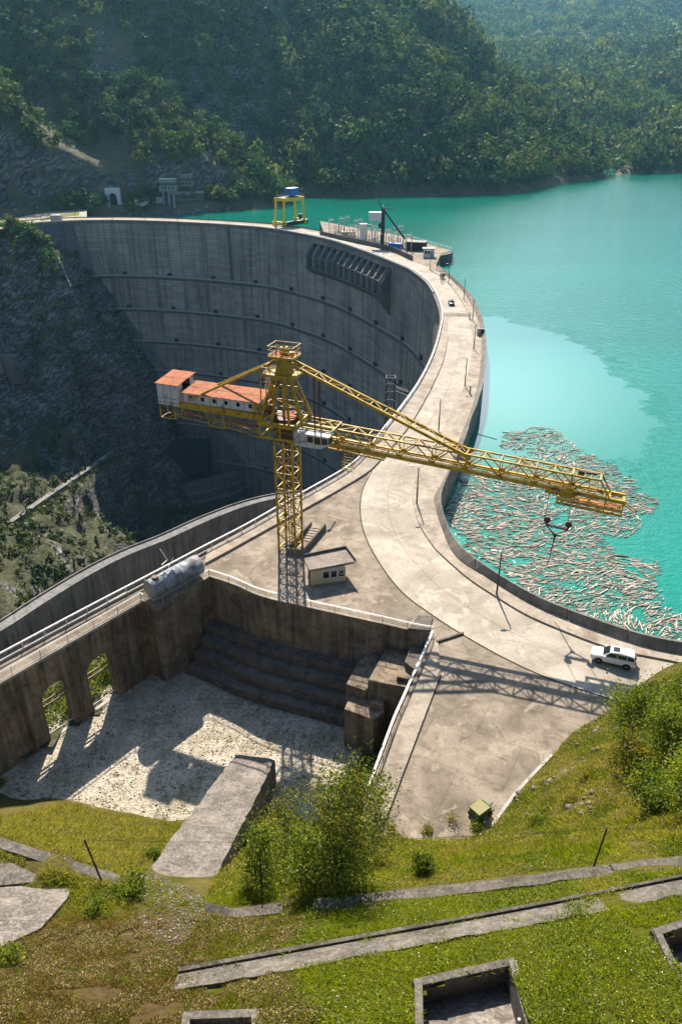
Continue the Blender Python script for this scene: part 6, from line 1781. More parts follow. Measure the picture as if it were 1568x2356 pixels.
b = MB(); q = T0+td*1.0+up*R_*.98; b.tube(q-up*.15, q+up*.22, .42, 18); b.tube(q+up*.22, q+up*.25, .34, 18); b.build('hatch', M['rust'], tk)
b = MB(); q = T0+td*1.9+up*R_; b.tube(q+td*-.9, q+td*.9+up*.02, .08, 8); b.tube(q+td*.9, q+td*2.6+up*1.0-sd*.6, .05, 6); b.build('pipe', M['white'], tk)
for s in (1.4, Lt-1.4):
    b = MB(); q = T0+td*s; b.hexa([q-td*.2+sd*x+Vector((0, 0, -q.z+.002)) for x in (-.9, .9)]+[q+td*.2+sd*x+Vector((0, 0, -q.z+.002)) for x in (.9, -.9)], [q-td*.2+sd*x+up*-.75 for x in (-.8, .8)]+[q+td*.2+sd*x+up*-.75 for x in (.8, -.8)]); b.build('saddle', M['rough'], tk)
b = MB(); b.tube(P(385,1288,.2), P(368,1263,2.6), .05, 6); b.tube(P(385,1288,.2), P(372,1300,1.2), .05, 6); o = b.build('pipe_stand', M['white'], org=tuple(P(385,1288))); tag(o, 'thin bent white pipe sticking up behind the rusty tank', 'pipe')
# ---------------------------------------------------------------- lamp posts
M['polerust'] = rusty('dark_pole', (.045, .035, .03), (.12, .05, .025), .8, 2)
def lamp(base, h, arm, label, r=.13, rot=0.0):
    t = thing('street_lamp', label, 'lamp post', tuple(base), rot, 'lamp posts along the dam road')
    b = MB(); b.tube((0, 0, -.1), (0, 0, h*.45), r, 8, r*.9); b.tube((0, 0, h*.45), (0, 0, h), r*.75, 8, r*.6); b.build('pole', M['polerust'], t, local=True)
    b = MB(); b.path([(0, 0, h), (-.1, 0, h+.18), (-.35, 0, h+.28), (-arm*.55, 0, h+.3)], .045, 6); b.build('arm', M['white'], t, local=True)
    b = MB(); b.loft([[(-arm*.5, -.06, h+.26), (-arm*.5, .06, h+.26), (-arm*.5, .06, h+.36), (-arm*.5, -.06, h+.36)], [(-arm*.8, -.17, h+.25), (-arm*.8, .17, h+.25), (-arm*.8, .13, h+.42), (-arm*.8, -.13, h+.42)], [(-arm*1.15, -.1, h+.3), (-arm*1.15, .1, h+.3), (-arm*1.15, .08, h+.4), (-arm*1.15, -.08, h+.4)]], closed=True)
    b.build('lamp_head', M['white'], t, local=True); return t
nearl = [((1141.5,1367), 'rust-brown street lamp nearest the white car, on the kerb opposite the driftwood'), ((958,1158), 'street lamp on the walkway kink just below the crane jib'),
         ((1068.5,888), 'street lamp at the walkway kerb, first one above the crane jib tie'), ((1089,803), 'street lamp by the outer parapet where the dam road bulges most'),
         ((1086,738), 'street lamp right of the dark blue car on the dam road'), ((1066,689), 'street lamp just beyond the dark blue car'), ((1031,651), 'street lamp by the parapet corner near the intake deck')]
for (px, py), lb in nearl: lamp(P(px, py, WZ), 6.1, 1.15, lb)
q = P(1013, 918, 6.4); lamp(Vector((q.x, q.y, WZ)), 6.1, 1.15, 'street lamp whose foot is hidden behind the crane jib tie')
farl = [(988.5,621),(934.5,594),(880,577),(823,560),(761,547)]
for k, (px, py) in enumerate(farl): lamp(P(px, py, .05), 6.6, 1.1, 'thin street lamp beside the intake deck fence, %s from its open end' % ('first', 'second', 'third', 'fourth', 'fifth')[k], .1)
for px, py in ((481,508),(409,507),(334,506),(259,506)): lamp(P(px, py, .05), 6.6, 1.1, 'far thin street lamp on the straight-looking back part of the dam crest', .11)
for px, py in ((174,501),(95,508),(45,515),(215,492)): lamp(P(px, py, .2), 6.6, 1.1, 'tiny far street lamp along the road past the dam end', .11)
# walkway bollards and boxes
for px, py, lb in ((1019.7,648,'pale short post at the parapet corner beside the grey control box'),(1014.7,651,'smaller pale post left of its neighbour at the parapet corner'),(1079,733,'pale short post on the walkway right of the dark blue car'),(1080,906,'pale short post on the walkway beside the lamp above the jib tie')):
    q = P(px, py, WZ); b = MB(); b.tube(q, q+Vector((0, 0, 1.7)), .18, 10); b.tube(q, q+Vector((0, 0, .12)), .3, 10); b.tube(q+Vector((0, 0, 1.7)), q+Vector((0, 0, 1.78)), .22, 10); o = b.build('bollard', M['pale'], org=tuple(q)); tag(o, lb, 'post')
for px, py, lb in ((1014,640,'grey control cabinet with dark side by the parapet corner'),(1100,771,'grey control cabinet with dark side where the dam road bulges most')):
    q = P(px, py, WZ); t = thing('control_cabinet', lb, 'cabinet', tuple(q)); b = MB(); b.box(q+Vector((0, 0, .9)), (.9, .8, 1.8)); b.build('body', M['pale'], t); b = MB(); b.hexa([q+Vector((.46, -.4, .2)), q+Vector((1.0, -.5, .2)), q+Vector((1.0, .5, .2)), q+Vector((.46, .4, .2))], [q+Vector((.46, -.4, 1.7)), q+Vector((1.5, -.6, 1.8)), q+Vector((1.5, .6, 1.8)), q+Vector((.46, .4, 1.7))]); b.build('hood', M['black'], t)
# ---------------------------------------------------------------- cars
M['carwhite'] = None; m = NT('white_car_paint'); M['carwhite'] = m.done(m.bsdf((.78, .77, .75), .22, 0, spec=.5, Coat_Weight=.6))
m = NT('blue_car_paint'); M['carblue'] = m.done(m.bsdf((.012, .03, .07), .25, .2, spec=.5, Coat_Weight=.6))
m = NT('tyre_rubber'); M['tyre'] = m.done(m.bsdf((.015, .015, .015), .85))
m = NT('alloy_rim'); M['rim'] = m.done(m.bsdf((.55, .55, .56), .35, .8))
m = NT('car_glass'); M['carglass'] = m.done(m.bsdf((.015, .02, .025), .06, 0, spec=.6))
m = NT('lamp_lens'); M['lens'] = m.done(m.bsdf((.6, .6, .6), .15, .3)); m = NT('tail_lens'); M['tail'] = m.done(m.bsdf((.25, .01, .01), .2))
def car(name, label, loc, rz, L, W, H, paint, suv=True):
    t = thing(name, label, 'car', tuple(loc), rz); hw = W/2
    # body side profile: (x fraction from rear, z bottom, z shoulder, width factor, z crown)
    if suv: S = [(-.5, .52, .95, .80, 1.0), (-.485, .36, 1.08, .93, 1.12), (-.40, .30, 1.12, 1.0, 1.16), (-.1, .28, 1.10, 1.0, 1.14), (.16, .28, 1.08, 1.0, 1.12), (.2, .28, 1.06, 1.0, 1.12), (.36, .30, .98, .97, 1.06), (.45, .32, .86, .90, .97), (.49, .36, .74, .80, .84), (.5, .48, .62, .7, .7)]
    else: S = [(-.5, .45, .8, .8, .85), (-.48, .3, .92, .93, .97), (-.38, .25, .96, 1.0, 1.0), (.0, .22, .92, 1.0, .97), (.2, .22, .88, 1.0, .94), (.36, .24, .80, .97, .87), (.45, .26, .72, .9, .78), (.49, .3, .62, .8, .68), (.5, .4, .52, .7, .56)]
    rings = []
    for x, zb, zs_, w_, zc in S:
        y = hw*w_; X = x*L
        rings.append([(X, -y*.92, zb), (X, -y, zb+.18), (X, -y, zs_-.12), (X, -y*.95, zs_), (X, -y*.5, zc), (X, y*.5, zc), (X, y*.95, zs_), (X, y, zs_-.12), (X, y, zb+.18), (X, y*.92, zb)])
    b = MB(); b.loft(rings, closed=True); body_ = b.build('body', M[paint], t, smooth=True, local=True)
    k0 = 1.12 if suv else .95
    G = [(-.47, -.30, .9), (.0, .0, .0)]
    if suv: C_ = [(-.485, k0, .80), (-.44, H-.13, .73), (-.40, H-.03, .70), (-.1, H, .70), (.06, H-.04, .70), (.09, H-.1, .70), (.245, k0-.02, .84)]
    else: C_ = [(-.42, k0, .8), (-.26, H-.1, .7), (-.2, H-.02, .68), (.0, H, .68), (.06, H-.05, .68), (.25, k0-.03, .82)]
    rings = [[(x*L, -hw*w_, z), (x*L, -hw*w_*.75, z+.03), (x*L, hw*w_*.75, z+.03), (x*L, hw*w_, z), (x*L, hw*.90, k0-.06), (x*L, -hw*.90, k0-.06)] for x, z, w_ in C_]
    b = MB(); b.loft(rings, closed=True); b.build('roof', M[paint], t, smooth=False, local=True)
    for s in (-1, 1):                                          # side glass
        e = lambda x, z: (x*L, s*(hw*(.90-(.90-.70)*min(1, (z-k0+.06)/(H-k0)))+.012), z)
        zt = H-.14
        if suv: wins = [[(-.455, k0+.06), (-.30, k0+.06), (-.30, zt), (-.425, zt-.03)], [(-.285, k0+.05), (-.085, k0+.04), (-.085, zt), (-.285, zt)], [(-.07, k0+.04), (.165, k0+.03), (.085, zt-.02), (-.07, zt)]]
        else: wins = [[(-.36, k0+.05), (-.1, k0+.03), (-.1, zt), (-.26, zt-.02)], [(-.085, k0+.03), (.19, k0+.02), (.07, zt-.02), (-.085, zt)]]
        for wv in wins:
            b = MB(); b.extrude([e(*v) for v in wv], (0, s*.012, 0)); b.build('side_window', M['carglass'], t, local=True)
    def pane(nm, xa, za, wa, xb, zb, wb_, mat='carglass', lift=.02):
        b = MB(); n_ = Vector((zb-za, 0, -(xb-xa)*L)).normalized()
        if n_.z < 0: n_ = -n_
        q = [Vector((xa*L, -wa, za)), Vector((xa*L, wa, za)), Vector((xb*L, wb_, zb)), Vector((xb*L, -wb_, zb))]
        b.extrude([v+n_*lift for v in q], n_*.02); b.build(nm, M[mat], t, local=True)
    if suv:
        pane('windscreen', .092, H-.105, hw*.62, .235, k0+.02, hw*.76, lift=.03); pane('rear_window', -.478, k0+.12, hw*.66, -.443, H-.17, hw*.64, lift=.02)
        pane('sunroof', -.11, H+.0, hw*.42, .03, H-.025, hw*.42, lift=.04)
        for s in (-1, 1): b = MB(); b.beam((-.42*L, s*hw*.66, H+.05), (.04*L, s*hw*.66, H+.05), .05, .05); b.build('roof_rail', M['rim'], t, local=True)
    else:
        pane('windscreen', .07, H-.05, hw*.6, .235, k0+.02, hw*.74, lift=.03); pane('rear_window', -.40, k0+.04, hw*.66, -.27, H-.1, hw*.6, lift=.03)
    wr = .37 if suv else .31; ax = (.305 if suv else .3)*L
    for x in (-ax, ax):
        for s in (-1, 1):
            b = MB(); b.tube((x, s*(hw-.22), wr), (x, s*(hw+.012), wr), wr, 22); wh = b.build('wheel', M['tyre'], t, local=True)
            b = MB(); b.tube((x, s*(hw+.01), wr), (x, s*(hw+.02), wr), wr*.25, 12)
            for k in range(5): a0 = k*1.2566; b.beam((x, s*(hw+.016), wr), (x+wr*.66*math.cos(a0), s*(hw+.016), wr+wr*.66*math.sin(a0)), .085, .02)
            b.build('rim', M['rim'], wh, local=True)
            b = MB(); arc = [(x+(wr+.07)*math.cos(math.pi*k/10), s*(hw+.004), wr+(wr+.07)*math.sin(math.pi*k/10)) for k in range(11)]
            b.extrude(arc, (0, -s*.16, 0)); b.build('wheel_arch', M['black'], t, local=True)
    for s in (-1, 1):
        b = MB(); b.box((.455*L, s*hw*.68, .80 if suv else .66), (.28, .3, .16)); b.build('headlight', M['lens'], t, local=True)
        b = MB(); b.box((-.488*L, s*hw*.80, 1.0 if suv else .8), (.14, .3, .2)); b.build('tail_light', M['tail'], t, local=True)
        b = MB(); b.box((.20*L, s*(hw+.1), k0+.06), (.16, .22, .16)); b.build('mirror', M[paint], t, local=True)
        b = MB(); b.beam((-.06*L, s*(hw+.012), .88), (-.02*L, s*(hw+.012), .88), .03, .03); b.build('door_handle', M['rim'], t, local=True)
    b = MB(); b.box((.495*L, 0, .6 if suv else .5), (.06, hw*1.1, .18)); b.build('grille', M['black'], t, local=True)
    b = MB(); b.box((0, 0, .36), (L*.46, W*1.015, .12)); b.build('sill', M['black'], t, local=True)
    return t
wf, wr_ = P(1375.5,1526.5,.03), P(1436.5,1541,.03); dv = (wf-wr_).normalized(); nv = Vector((-dv.y, dv.x, 0))
cc_ = (wf+wr_)/2-nv*(.93) if (Vector((-dv.y, dv.x, 0)).y < 0) else (wf+wr_)/2+nv*.93
car('parked_car', 'white four-wheel-drive car with a dark sunroof on the road by the driftwood', cc_, math.atan2(dv.y, dv.x), 4.75, 1.9, 1.72, 'carwhite')
car('car', 'small dark blue car driving toward the crane on the dam road', P(1037.5,701,.03), math.radians(-92), 4.3, 1.75, 1.42, 'carblue', False)
# ---------------------------------------------------------------- green machine at the yard corner
q = P(1103, 1876, 0); tr = thing('compressor', 'derelict green wheeled machine with a yellowish sheet top at the yard corner', 'machine', tuple(q), math.radians(38)); tr.scale = (.72,)*3
M['green'] = rusty('faded_green', (.02, .10, .035), (.14, .06, .03), .6, 1.5, .55)
M['greentop'] = rusty('yellowed_top', (.22, .19, .06), (.14, .09, .04), .6, 1.5, .55)
b = MB(); b.extrude([(-1.1, -.75, .55), (1.15, -.75, .55), (1.15, -.75, 1.25), (.7, -.75, 1.5), (-1.1, -.75, 1.5)], (0, 1.5, 0)); b.build('housing', M['green'], tr, local=True)
b = MB(); b.hexa([(-1.2, -.85, 1.5), (.75, -.85, 1.5), (.75, .85, 1.5), (-1.2, .85, 1.5)], [(-1.15, -.8, 1.62), (.7, -.8, 1.62), (.7, .8, 1.62), (-1.15, .8, 1.62)]); b.build('top', M['greentop'], tr, local=True)
for x in (-.75, .8):
    for s in (-1, 1):
        b = MB(); b.tube((x, s*.78, .38), (x, s*.98, .38), .38, 16); wh = b.build('wheel', M['tyre'], tr, local=True); b = MB(); b.tube((x, s*.97, .38), (x, s*1.0, .38), .18, 12); b.build('rim', M['rust'], wh, local=True)
b = MB(); b.beam((1.1, 0, .5), (2.3, 0, .6), .1); b.beam((1.1, .4, .5), (2.2, 0, .6), .06); b.beam((1.15, -.4, .9), (1.8, -.3, 1.3), .08); b.build('tow_bar', M['rust'], tr, local=True)

# ================================================================== INTAKE DECK ON THE CREST
b = MB(); b.loft([setz(PLATF+PLATB, -.01), setz(PLATF+PLATB, -12)], caps=False); o = b.build('upstream_face', M['parapet']); o.parent = dam
b = MB(); b.extrude([P(1012,584,-.1), P(1041,578,-.1), P(1041,578,-4.5), P(1026,582,-7.5), P(1012,584,-7.5)], (-1.5, -5.5, 0)); o = b.build('deck_corner_block', M['dark_dam']); o.parent = dam
railing('railing', 'thin pale railing along the lake side of the intake deck', PL([(800,522),(862,532),(925,544),(1038,577)]), 1.2, 4.0, M['white'], 0, .08, None, .12)
FW = PL([(735,541),(748,544),(808,557),(869,570),(909,581),(938,596),(948,600)])
b = MB(); q = resample(FW, 30)
sweep(b, q, [(0, 0), (.25, 0), (.25, 1.9), (0, 1.9)]); o = b.build('fence_wall', M['dark_dam'], org=tuple(FW[0])); tag(o, 'long dark panel fence between the dam road and the switchgear', 'fence')
F1, F2, F3, F4 = P(633,519), P(653,521), P(680,509.5), P(700,514)
gc = (F1+F2+F3+F4)/4
gt = thing('gantry_crane', 'bright yellow gantry crane with a blue machine house on the far dam crest', 'gantry crane', tuple(gc))
GH = 12.3; BY = 'brightyellow'
tops = [f.lerp(gc, .10)+Vector((0, 0, GH)) for f in (F1, F2, F3, F4)]
for f, tp in zip((F1, F2, F3, F4), tops):
    b = MB(); b.beam(f+Vector((0, 0, 1.6)), tp, 1.15, 1.0); b.build('leg', M[BY], gt)
for p_, q_ in ((F1, F2), (F3, F4)):
    b = MB(); e = (q_-p_).normalized()*1.4; b.beam(p_-e+Vector((0, 0, 1.6)), q_+e+Vector((0, 0, 1.6)), 1.0, 1.0); b.build('sill_beam', M[BY], gt)
    for v in (p_-e*.7, p_+e*.6, q_-e*.6, q_+e*.7):
        b = MB(); b.box(v+Vector((0, 0, .75)), (1.0, 1.0, .8)); b.build('bogie', M[BY], gt)
        s_ = Vector((-e.y, e.x, 0)).normalized()*.3; b = MB(); b.tube(v+Vector((0, 0, .45))-s_, v+Vector((0, 0, .45))+s_, .45, 12); b.build('wheel', M['black'], gt)
for p_, q_ in ((tops[0], tops[2]), (tops[1], tops[3])):
    e = (q_-p_).normalized()*.9; b = MB(); b.beam(p_-e, q_+e, .9, 1.6); b.build('girder', M[BY], gt)
for p_, q_ in ((tops[0], tops[1]), (tops[2], tops[3])):
    b = MB(); b.beam(p_, q_, .7, 1.2); b.build('end_beam', M[BY], gt)
b = MB(); rails(b, [v+Vector((0, 0, .85)) for v in (tops[0].lerp(gc+Vector((0, 0, GH)), -.06), tops[1].lerp(gc+Vector((0, 0, GH)), -.06), tops[3].lerp(gc+Vector((0, 0, GH)), -.06), tops[2].lerp(gc+Vector((0, 0, GH)), -.06))], 1.1, .09, 1, True, 2.2); b.build('deck_railing', M['rust'], gt)
b = MB(); q = [v+Vector((0, 0, .75)) for v in tops]; b.extrude([q[0], q[1], q[3], q[2]], (0, 0, .12)); b.build('deck', M['rust'], gt)
M['bluehouse'] = plain('blue_sheet', (.02, .16, .55), .5, var=.15); M['bluepale'] = plain('pale_roof', (.6, .66, .75), .5)
hq = (tops[0].lerp(tops[2], .66)+tops[1].lerp(tops[3], .66))/2; e1 = (tops[2]-tops[0]).normalized(); e2 = (tops[1]-tops[0]).normalized()
fo = [hq+e1*x*3.4+e2*y*2.0+Vector((0, 0, 1.3)) for x, y in ((-1, -1), (1, -1), (1, 1), (-1, 1))]
b = MB(); b.extrude(fo, (0, 0, 3.4)); b.build('machine_house', M['bluehouse'], gt)
b = MB(); b.extrude([v+Vector((0, 0, 3.42)) for v in fo], (0, 0, .15)); b.build('house_roof', M['bluepale'], gt)
b = MB(); q = (tops[0].lerp(tops[2], .6)+tops[1].lerp(tops[3], .6))/2; b.tube(q, q+Vector((0, 0, -3)), .12, 6); b.box(q+Vector((0, 0, -3.2)), (.6, .5, 1.5)); b.build('hook_block', M['maroon'], gt)
b = MB(); q = F4.lerp(F3, .45)+Vector((0, 0, 3.2)); b.box(q, (1.8, 1.8, 2.2)); b.build('drive_cabinet', M['black'], gt)
q = F2.lerp(F4, .55); b = MB(); e = (F4-F2).normalized()
b.hexa([q-e*8+Vector((0, -1, .05)), q+e*9+Vector((0, -1, .05)), q+e*9+Vector((0, 2.5, .05)), q-e*8+Vector((0, 2.5, .05))], [q-e*8.6+Vector((0, -1.2, 1.7)), q+e*9+Vector((0, -1.2, 1.9)), q+e*9+Vector((0, 2.7, 1.9)), q-e*8.6+Vector((0, 2.7, 1.7))]); o = b.build('steel_gate', M['black'], org=tuple(q)); tag(o, 'dark steel gate leaf lying on the deck under the yellow gantry crane', 'gate')
# switchgear
M['galv'] = plain('galvanised_steel', (.42, .41, .40), .5, .5)
fr_t = None; NUM = ['first', 'second', 'third', 'fourth', 'fifth', 'sixth', 'seventh', 'eighth', 'ninth', 'tenth', 'eleventh', 'twelfth']
spots = [(762,541),(785,538),(798,535),(818,544),(828,542),(849,554),(861,558),(893,567),(909,562),(921,558),(939,580)]
for k, (px, py) in enumerate(spots):
    q = P(px, py-1, 0)
    if fr_t is None:
        fr_t = t = thing('switchgear_frame', '', 'steel frame', tuple(q), 0, 'switchgear frames on the intake deck')
        for s in (-1.1, 1.1): b = MB(); b.beam((s, 0, 0), (s, 0, 6.6), .3, .3); b.build('post', M['galv'], t, local=True)
        b = MB(); b.beam((-1.1, 0, 6.6), (1.1, 0, 6.6), .3, .35); b.beam((-1.1, 0, 5.2), (1.1, 0, 5.2), .1); b.build('crossbar', M['galv'], t, local=True)
        [MB().tube((x, 0, 6.75), (x, 0, 7.7), .1, 6).build('insulator', M['galv'], t, local=True) for x in (-.9, 0, .9)]
    else: t = dup(fr_t, tuple(q))
    t['label'] = 'tall grey steel switchgear frame on the intake deck, %s from the gantry crane end' % NUM[k]
rng = np.random.default_rng(8); src = None
for k in range(26):
    px = 772+6.4*k; py = 541+.23*(px-772)-rng.uniform(0, 7); q = P(px, py, 0)
    if src is None:
        src = t = thing('breaker_column', 'slim grey breaker column crowded among the switchgear frames', 'switchgear', tuple(q), 0, 'breaker columns on the intake deck')
        b = MB(); b.box((0, 0, .8), (.9, .8, 1.6)); b.build('cabinet', M['galv'], t, local=True)
        b = MB(); b.tube((0, 0, 1.6), (0, 0, 4.2), .24, 8); [b.tube((0, 0, 1.8+.35*j), (0, 0, 1.9+.35*j), .36, 8) for j in range(7)]; b.build('insulator', M['steel'], t, local=True)
    else: t = dup(src, tuple(q), rng.random(), None, float(rng.uniform(.75, 1.1)))
def crate(name, label, cat, px, py, dims, mat, rz=0.0, trim=None):
    q = P(px, py, 0); t = thing(name, label, cat, tuple(q), rz); b = MB(); b.box((0, 0, dims[2]/2), dims); b.build('body', M[mat], t, local=True)
    b = MB(); b.box((0, 0, dims[2]+.08), (dims[0]+.25, dims[1]+.25, .16)); b.build('lid', M[trim or mat], t, local=True)
    [MB().box((dims[0]*(x/4-.5), -dims[1]/2-.02, dims[2]/2), (.1, .06, dims[2]*.96)).build('rib', M[trim or mat], t, local=True) for x in (1, 2, 3)]; return t
crate('electrical_cabinet', 'tall white electrical cabinet standing above the switchgear', 'cabinet', 835, 553, (3.0, 2.0, 7.0), 'white', .1)
crate('electrical_cabinet', 'bright blue electrical cabinet near the dark container', 'cabinet', 908, 575, (5.0, 2.2, 2.6), 'bluehouse', -.35)
crate('container', 'black ribbed container at the open end of the intake deck', 'container', 956, 575, (8.5, 5.0, 3.4), 'black', -.3)
crate('shed', 'low pale shed among the first switchgear frames', 'shed', 800, 544, (6.0, 3.0, 2.0), 'cream', -.1, 'pale')
ks = thing('kiosk', 'small white kiosk with windows at the end of the intake deck', 'kiosk', tuple(P(985,591,0)), -.1)
b = MB(); b.box((0, 0, 1.6), (4.4, 3.2, 3.2)); b.build('wall', M['white'], ks, local=True); b = MB(); b.box((0, 0, 3.3), (5.2, 4.2, .35)); b.build('roof', M['pale'], ks, local=True)
for x in (-1.2, .0): b = MB(); b.box((x, -1.61, 2.0), (.9, .05, 1.2)); b.build('window', M['glass'], ks, local=True)
b = MB(); b.box((1.4, -1.61, 1.2), (.9, .05, 2.1)); b.build('door', M['steel'], ks, local=True)
ms = thing('jib_hoist', 'dark slewing hoist mast carrying a white cabin above the switchgear', 'hoist', tuple(P(879,566,0)))
b = MB(); b.beam((0, 0, 0), (0, 0, 15.5), 1.5, 1.5); b.build('mast', M['black'], ms, local=True)
b = MB(); b.box((-3.4, -.3, 12.2), (5.2, 3.2, 3.4)); b.build('cabin', M['white'], ms, local=True)
b = MB(); b.beam((.4, 0, 14.6), (9.6, -2.5, 3.2), .55, .7); b.build('boom', M['black'], ms, local=True)
b = MB(); b.beam((-.8, 0, 15.6), (-2.6, 0, 19.5), .35); b.beam((-1, 0, 15.6), (5, 0, 15.2), .3); b.beam((0, -1.5, 16.2), (0, 1.5, 16.2), .3); b.tube((-.9, -.4, 8.5), (-.9, .6, 8.5), 1.1, 12); b.build('head_frame', M['black'], ms, local=True)
# lattice access tower with gangway against the downstream face
q = P(897, 912, -2.0); at_ = thing('access_tower', 'dark rusty lattice access tower with a gangway against the dam face', 'tower', (q.x, q.y, -16))
b = MB(); s = .95
for x in (-s, s):
    for y in (-s, s): b.beam((x, y, 0), (x, y, 18.5), .16)
for k in range(10):
    z = k*1.85
    for p_, q_ in (((-s, -s), (s, -s)), ((s, -s), (s, s)), ((s, s), (-s, s)), ((-s, s), (-s, -s))):
        b.beam((*p_, z+1.8), (*q_, z+1.8), .12); b.beam((*p_, z), (*q_, z+1.8), .1)
b.build('lattice', M['black'], at_, local=True)
b = MB(); e = P(938, 914, -1.0)-Vector((q.x, q.y, -16))
for dz in (0, 1.1): b.beam((s, 0, 15.0+dz), (e.x, e.y, 15.0+dz), .14); b.beam((s, 1, 15.0+dz), (e.x, e.y+1, 15.0+dz), .14)
for k in range(6): t_ = k/5; b.beam((s+(e.x-s)*t_, e.y*t_, 15.0), (s+(e.x-s)*t_, e.y*t_, 16.1), .09); b.beam((s+(e.x-s)*t_, e.y*t_, 15.0), (s+(e.x-s)*t_, e.y*t_+1, 15.0), .09)
b.build('gangway', M['black'], at_, local=True)

# ================================================================== GORGE WALLS, FAR BANK BUILDINGS
M['lowwall'] = concrete('lower_road_concrete', (.30, .285, .27), (.19, .18, .17), (.05, .05, .05), .12, 2.5, streak=.5)
LR = smooth_line(PL([(-150,1540),(0,1462),(120,1384),(218,1324),(300,1282),(387,1247),(480,1204),(565,1171),(640,1152),(700,1146)], -45), 70, 1)
lr = thing('lower_road', 'pale lower road on a buttressed retaining wall running deep below the walkway', 'road wall', tuple(LR[20]))
b = MB(); sweep(b, LR, [(0, -14), (.9, -14), (.9, .9), (0, .9)]); b.build('retaining_wall', M['lowwall'], lr)
b = MB(); b.loft([[p+n*.9, p+n*4.0] for p, n in zip(LR, normals2d(LR))], caps=False); b.build('roadway', M['lowwall'], lr)
b = MB(); sweep(b, LR, [(4.0, -3), (4.3, -3), (4.3, .4), (4.0, .4)]); b.build('kerb', M['lowwall'], lr)
nn = normals2d(LR)
for k in range(6, 66, 4):
    b = MB(); p = LR[k]; b.beam(p-nn[k]*.2+Vector((0, 0, -1.2)), p-nn[k]*.2+Vector((0, 0, -14)), .8, .7); b.build('buttress', M['lowwall'], lr)
def on_gorge(px, py):
    u, v = (px-784)/FOC, (py-1178)/FOC; d = Vector((u, CT-v*ST, -(ST+v*CT)))
    ts = np.linspace(90, 480, 800); X = d.x*ts; Y = d.y*ts; Zr = CAMZ+d.z*ts
    dz = Zr-gf(X, Y); i = int(np.argmax(dz < 0)); return Vector((X[i], Y[i], Zr[i]))
GR = smooth_line(GRL, 30, 2)
b = MB(); sweep(b, GR, [(-.2, -5), (2.2, -5), (2.2, 1.5), (-.2, 1.5)]); o = b.build('retaining_wall', M['lowwall'], org=tuple(GR[10])); tag(o, 'thin pale road ledge climbing across the dark left rock slope', 'wall')
for px, py, h, w_, lb in ((12,868,14,16,'big dark concrete gallery wall on the left rock face'), (82,893,8,7,'narrow concrete pier on the left rock face beside the gallery wall')):
    q = on_gorge(px, py); t = thing('gallery_wall', lb, 'wall', tuple(q)); b = MB(); b.box(q+Vector((0, 1.5, h/2-3)), (w_, 5, h)); b.build('body', M['lowwall'], t)
    for k in range(3): b = MB(); b.box(q+Vector(((k-1)*w_*.36, -1.4, h/2-3.4)), (w_*.1, 1.2, h*.9)); b.build('pier', M['lowwall'], t)
stp = thing('apron_steps', 'dark curved concrete steps at the foot of the dam face', 'steps', tuple(P(480, 1150, -150)))
for k in range(6):
    L_ = smooth_line(PL([(385-14*k,1128+21*k),(440,1118+21*k),(500,1106+21*k),(545,1092+22*k),(566,1076+22*k)], -140-4*k), 24, 2)
    b = MB(); sweep(b, L_, [(0, -8), (7, -8), (7, 0), (0, 0)]); b.build('tier', M['lowwall'], stp)
q = PY(430, 1040, 402); b = MB(); b.box(q+Vector((0, 4, -5)), (24, 14, 16)); b.beam(q+Vector((0, -3.2, 3.2)), q+Vector((0, 12, 3.2)), 25, .6); o = b.build('concrete_block', M['abut'], org=tuple(q)); tag(o, 'dark concrete block at the left foot of the dam face', 'concrete block')
# far bank
M['farwall'] = concrete('far_concrete', (.42, .40, .37), (.28, .27, .25), (.12, .12, .11), .2, 1.0, streak=.3)
pz = 1.25
q = P(262, 471, pz); t = thing('tunnel_portal', 'pale arched tunnel portal at the foot of the far rock face', 'portal', tuple(q))
b = MB(); o_ = [(-4.6, 0, 0), (-2.3, 0, 0)]+[(2.3*-math.cos(math.pi*k/8), 0, 4.2+2.3*math.sin(math.pi*k/8)) for k in range(9)]+[(2.3, 0, 0), (4.6, 0, 0), (4.3, 0, 9.2), (-4.3, 0, 9.2)]
b.extrude([q+Vector(v) for v in o_], (0, 2.5, 0)); o = b.build('portal_frame', M['white'], t)
bmx = bmesh.new(); bmx.from_mesh(o.data); bmesh.ops.triangulate(bmx, faces=[f for f in bmx.faces if len(f.verts) > 4], ngon_method='EAR_CLIP'); bmx.to_mesh(o.data); bmx.free()
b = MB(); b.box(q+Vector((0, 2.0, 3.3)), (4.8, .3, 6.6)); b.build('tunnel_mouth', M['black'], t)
q = P(363, 467, pz); t = thing('tunnel_portal', 'small dark-grey portal right of the pale tunnel portal', 'portal', tuple(P(312, 467, pz)))
q = P(312, 467, pz); b = MB(); o_ = [(-2.6, 0, 0), (-1.5, 0, 0)]+[(-1.5*math.cos(math.pi*k/6), 0, 3+1.5*math.sin(math.pi*k/6)) for k in range(7)]+[(1.5, 0, 0), (2.6, 0, 0), (2.6, 0, 5.6), (-2.6, 0, 5.6)]
b.extrude([q+Vector(v) for v in o_], (0, 2, 0)); o = b.build('portal_frame', M['farwall'], t)
bmx = bmesh.new(); bmx.from_mesh(o.data); bmesh.ops.triangulate(bmx, faces=[f for f in bmx.faces if len(f.verts) > 4], ngon_method='EAR_CLIP'); bmx.to_mesh(o.data); bmx.free()
b = MB(); b.box(q+Vector((0, 1.4, 2.2)), (3.2, .3, 4.4)); b.build('tunnel_mouth', M['black'], t)
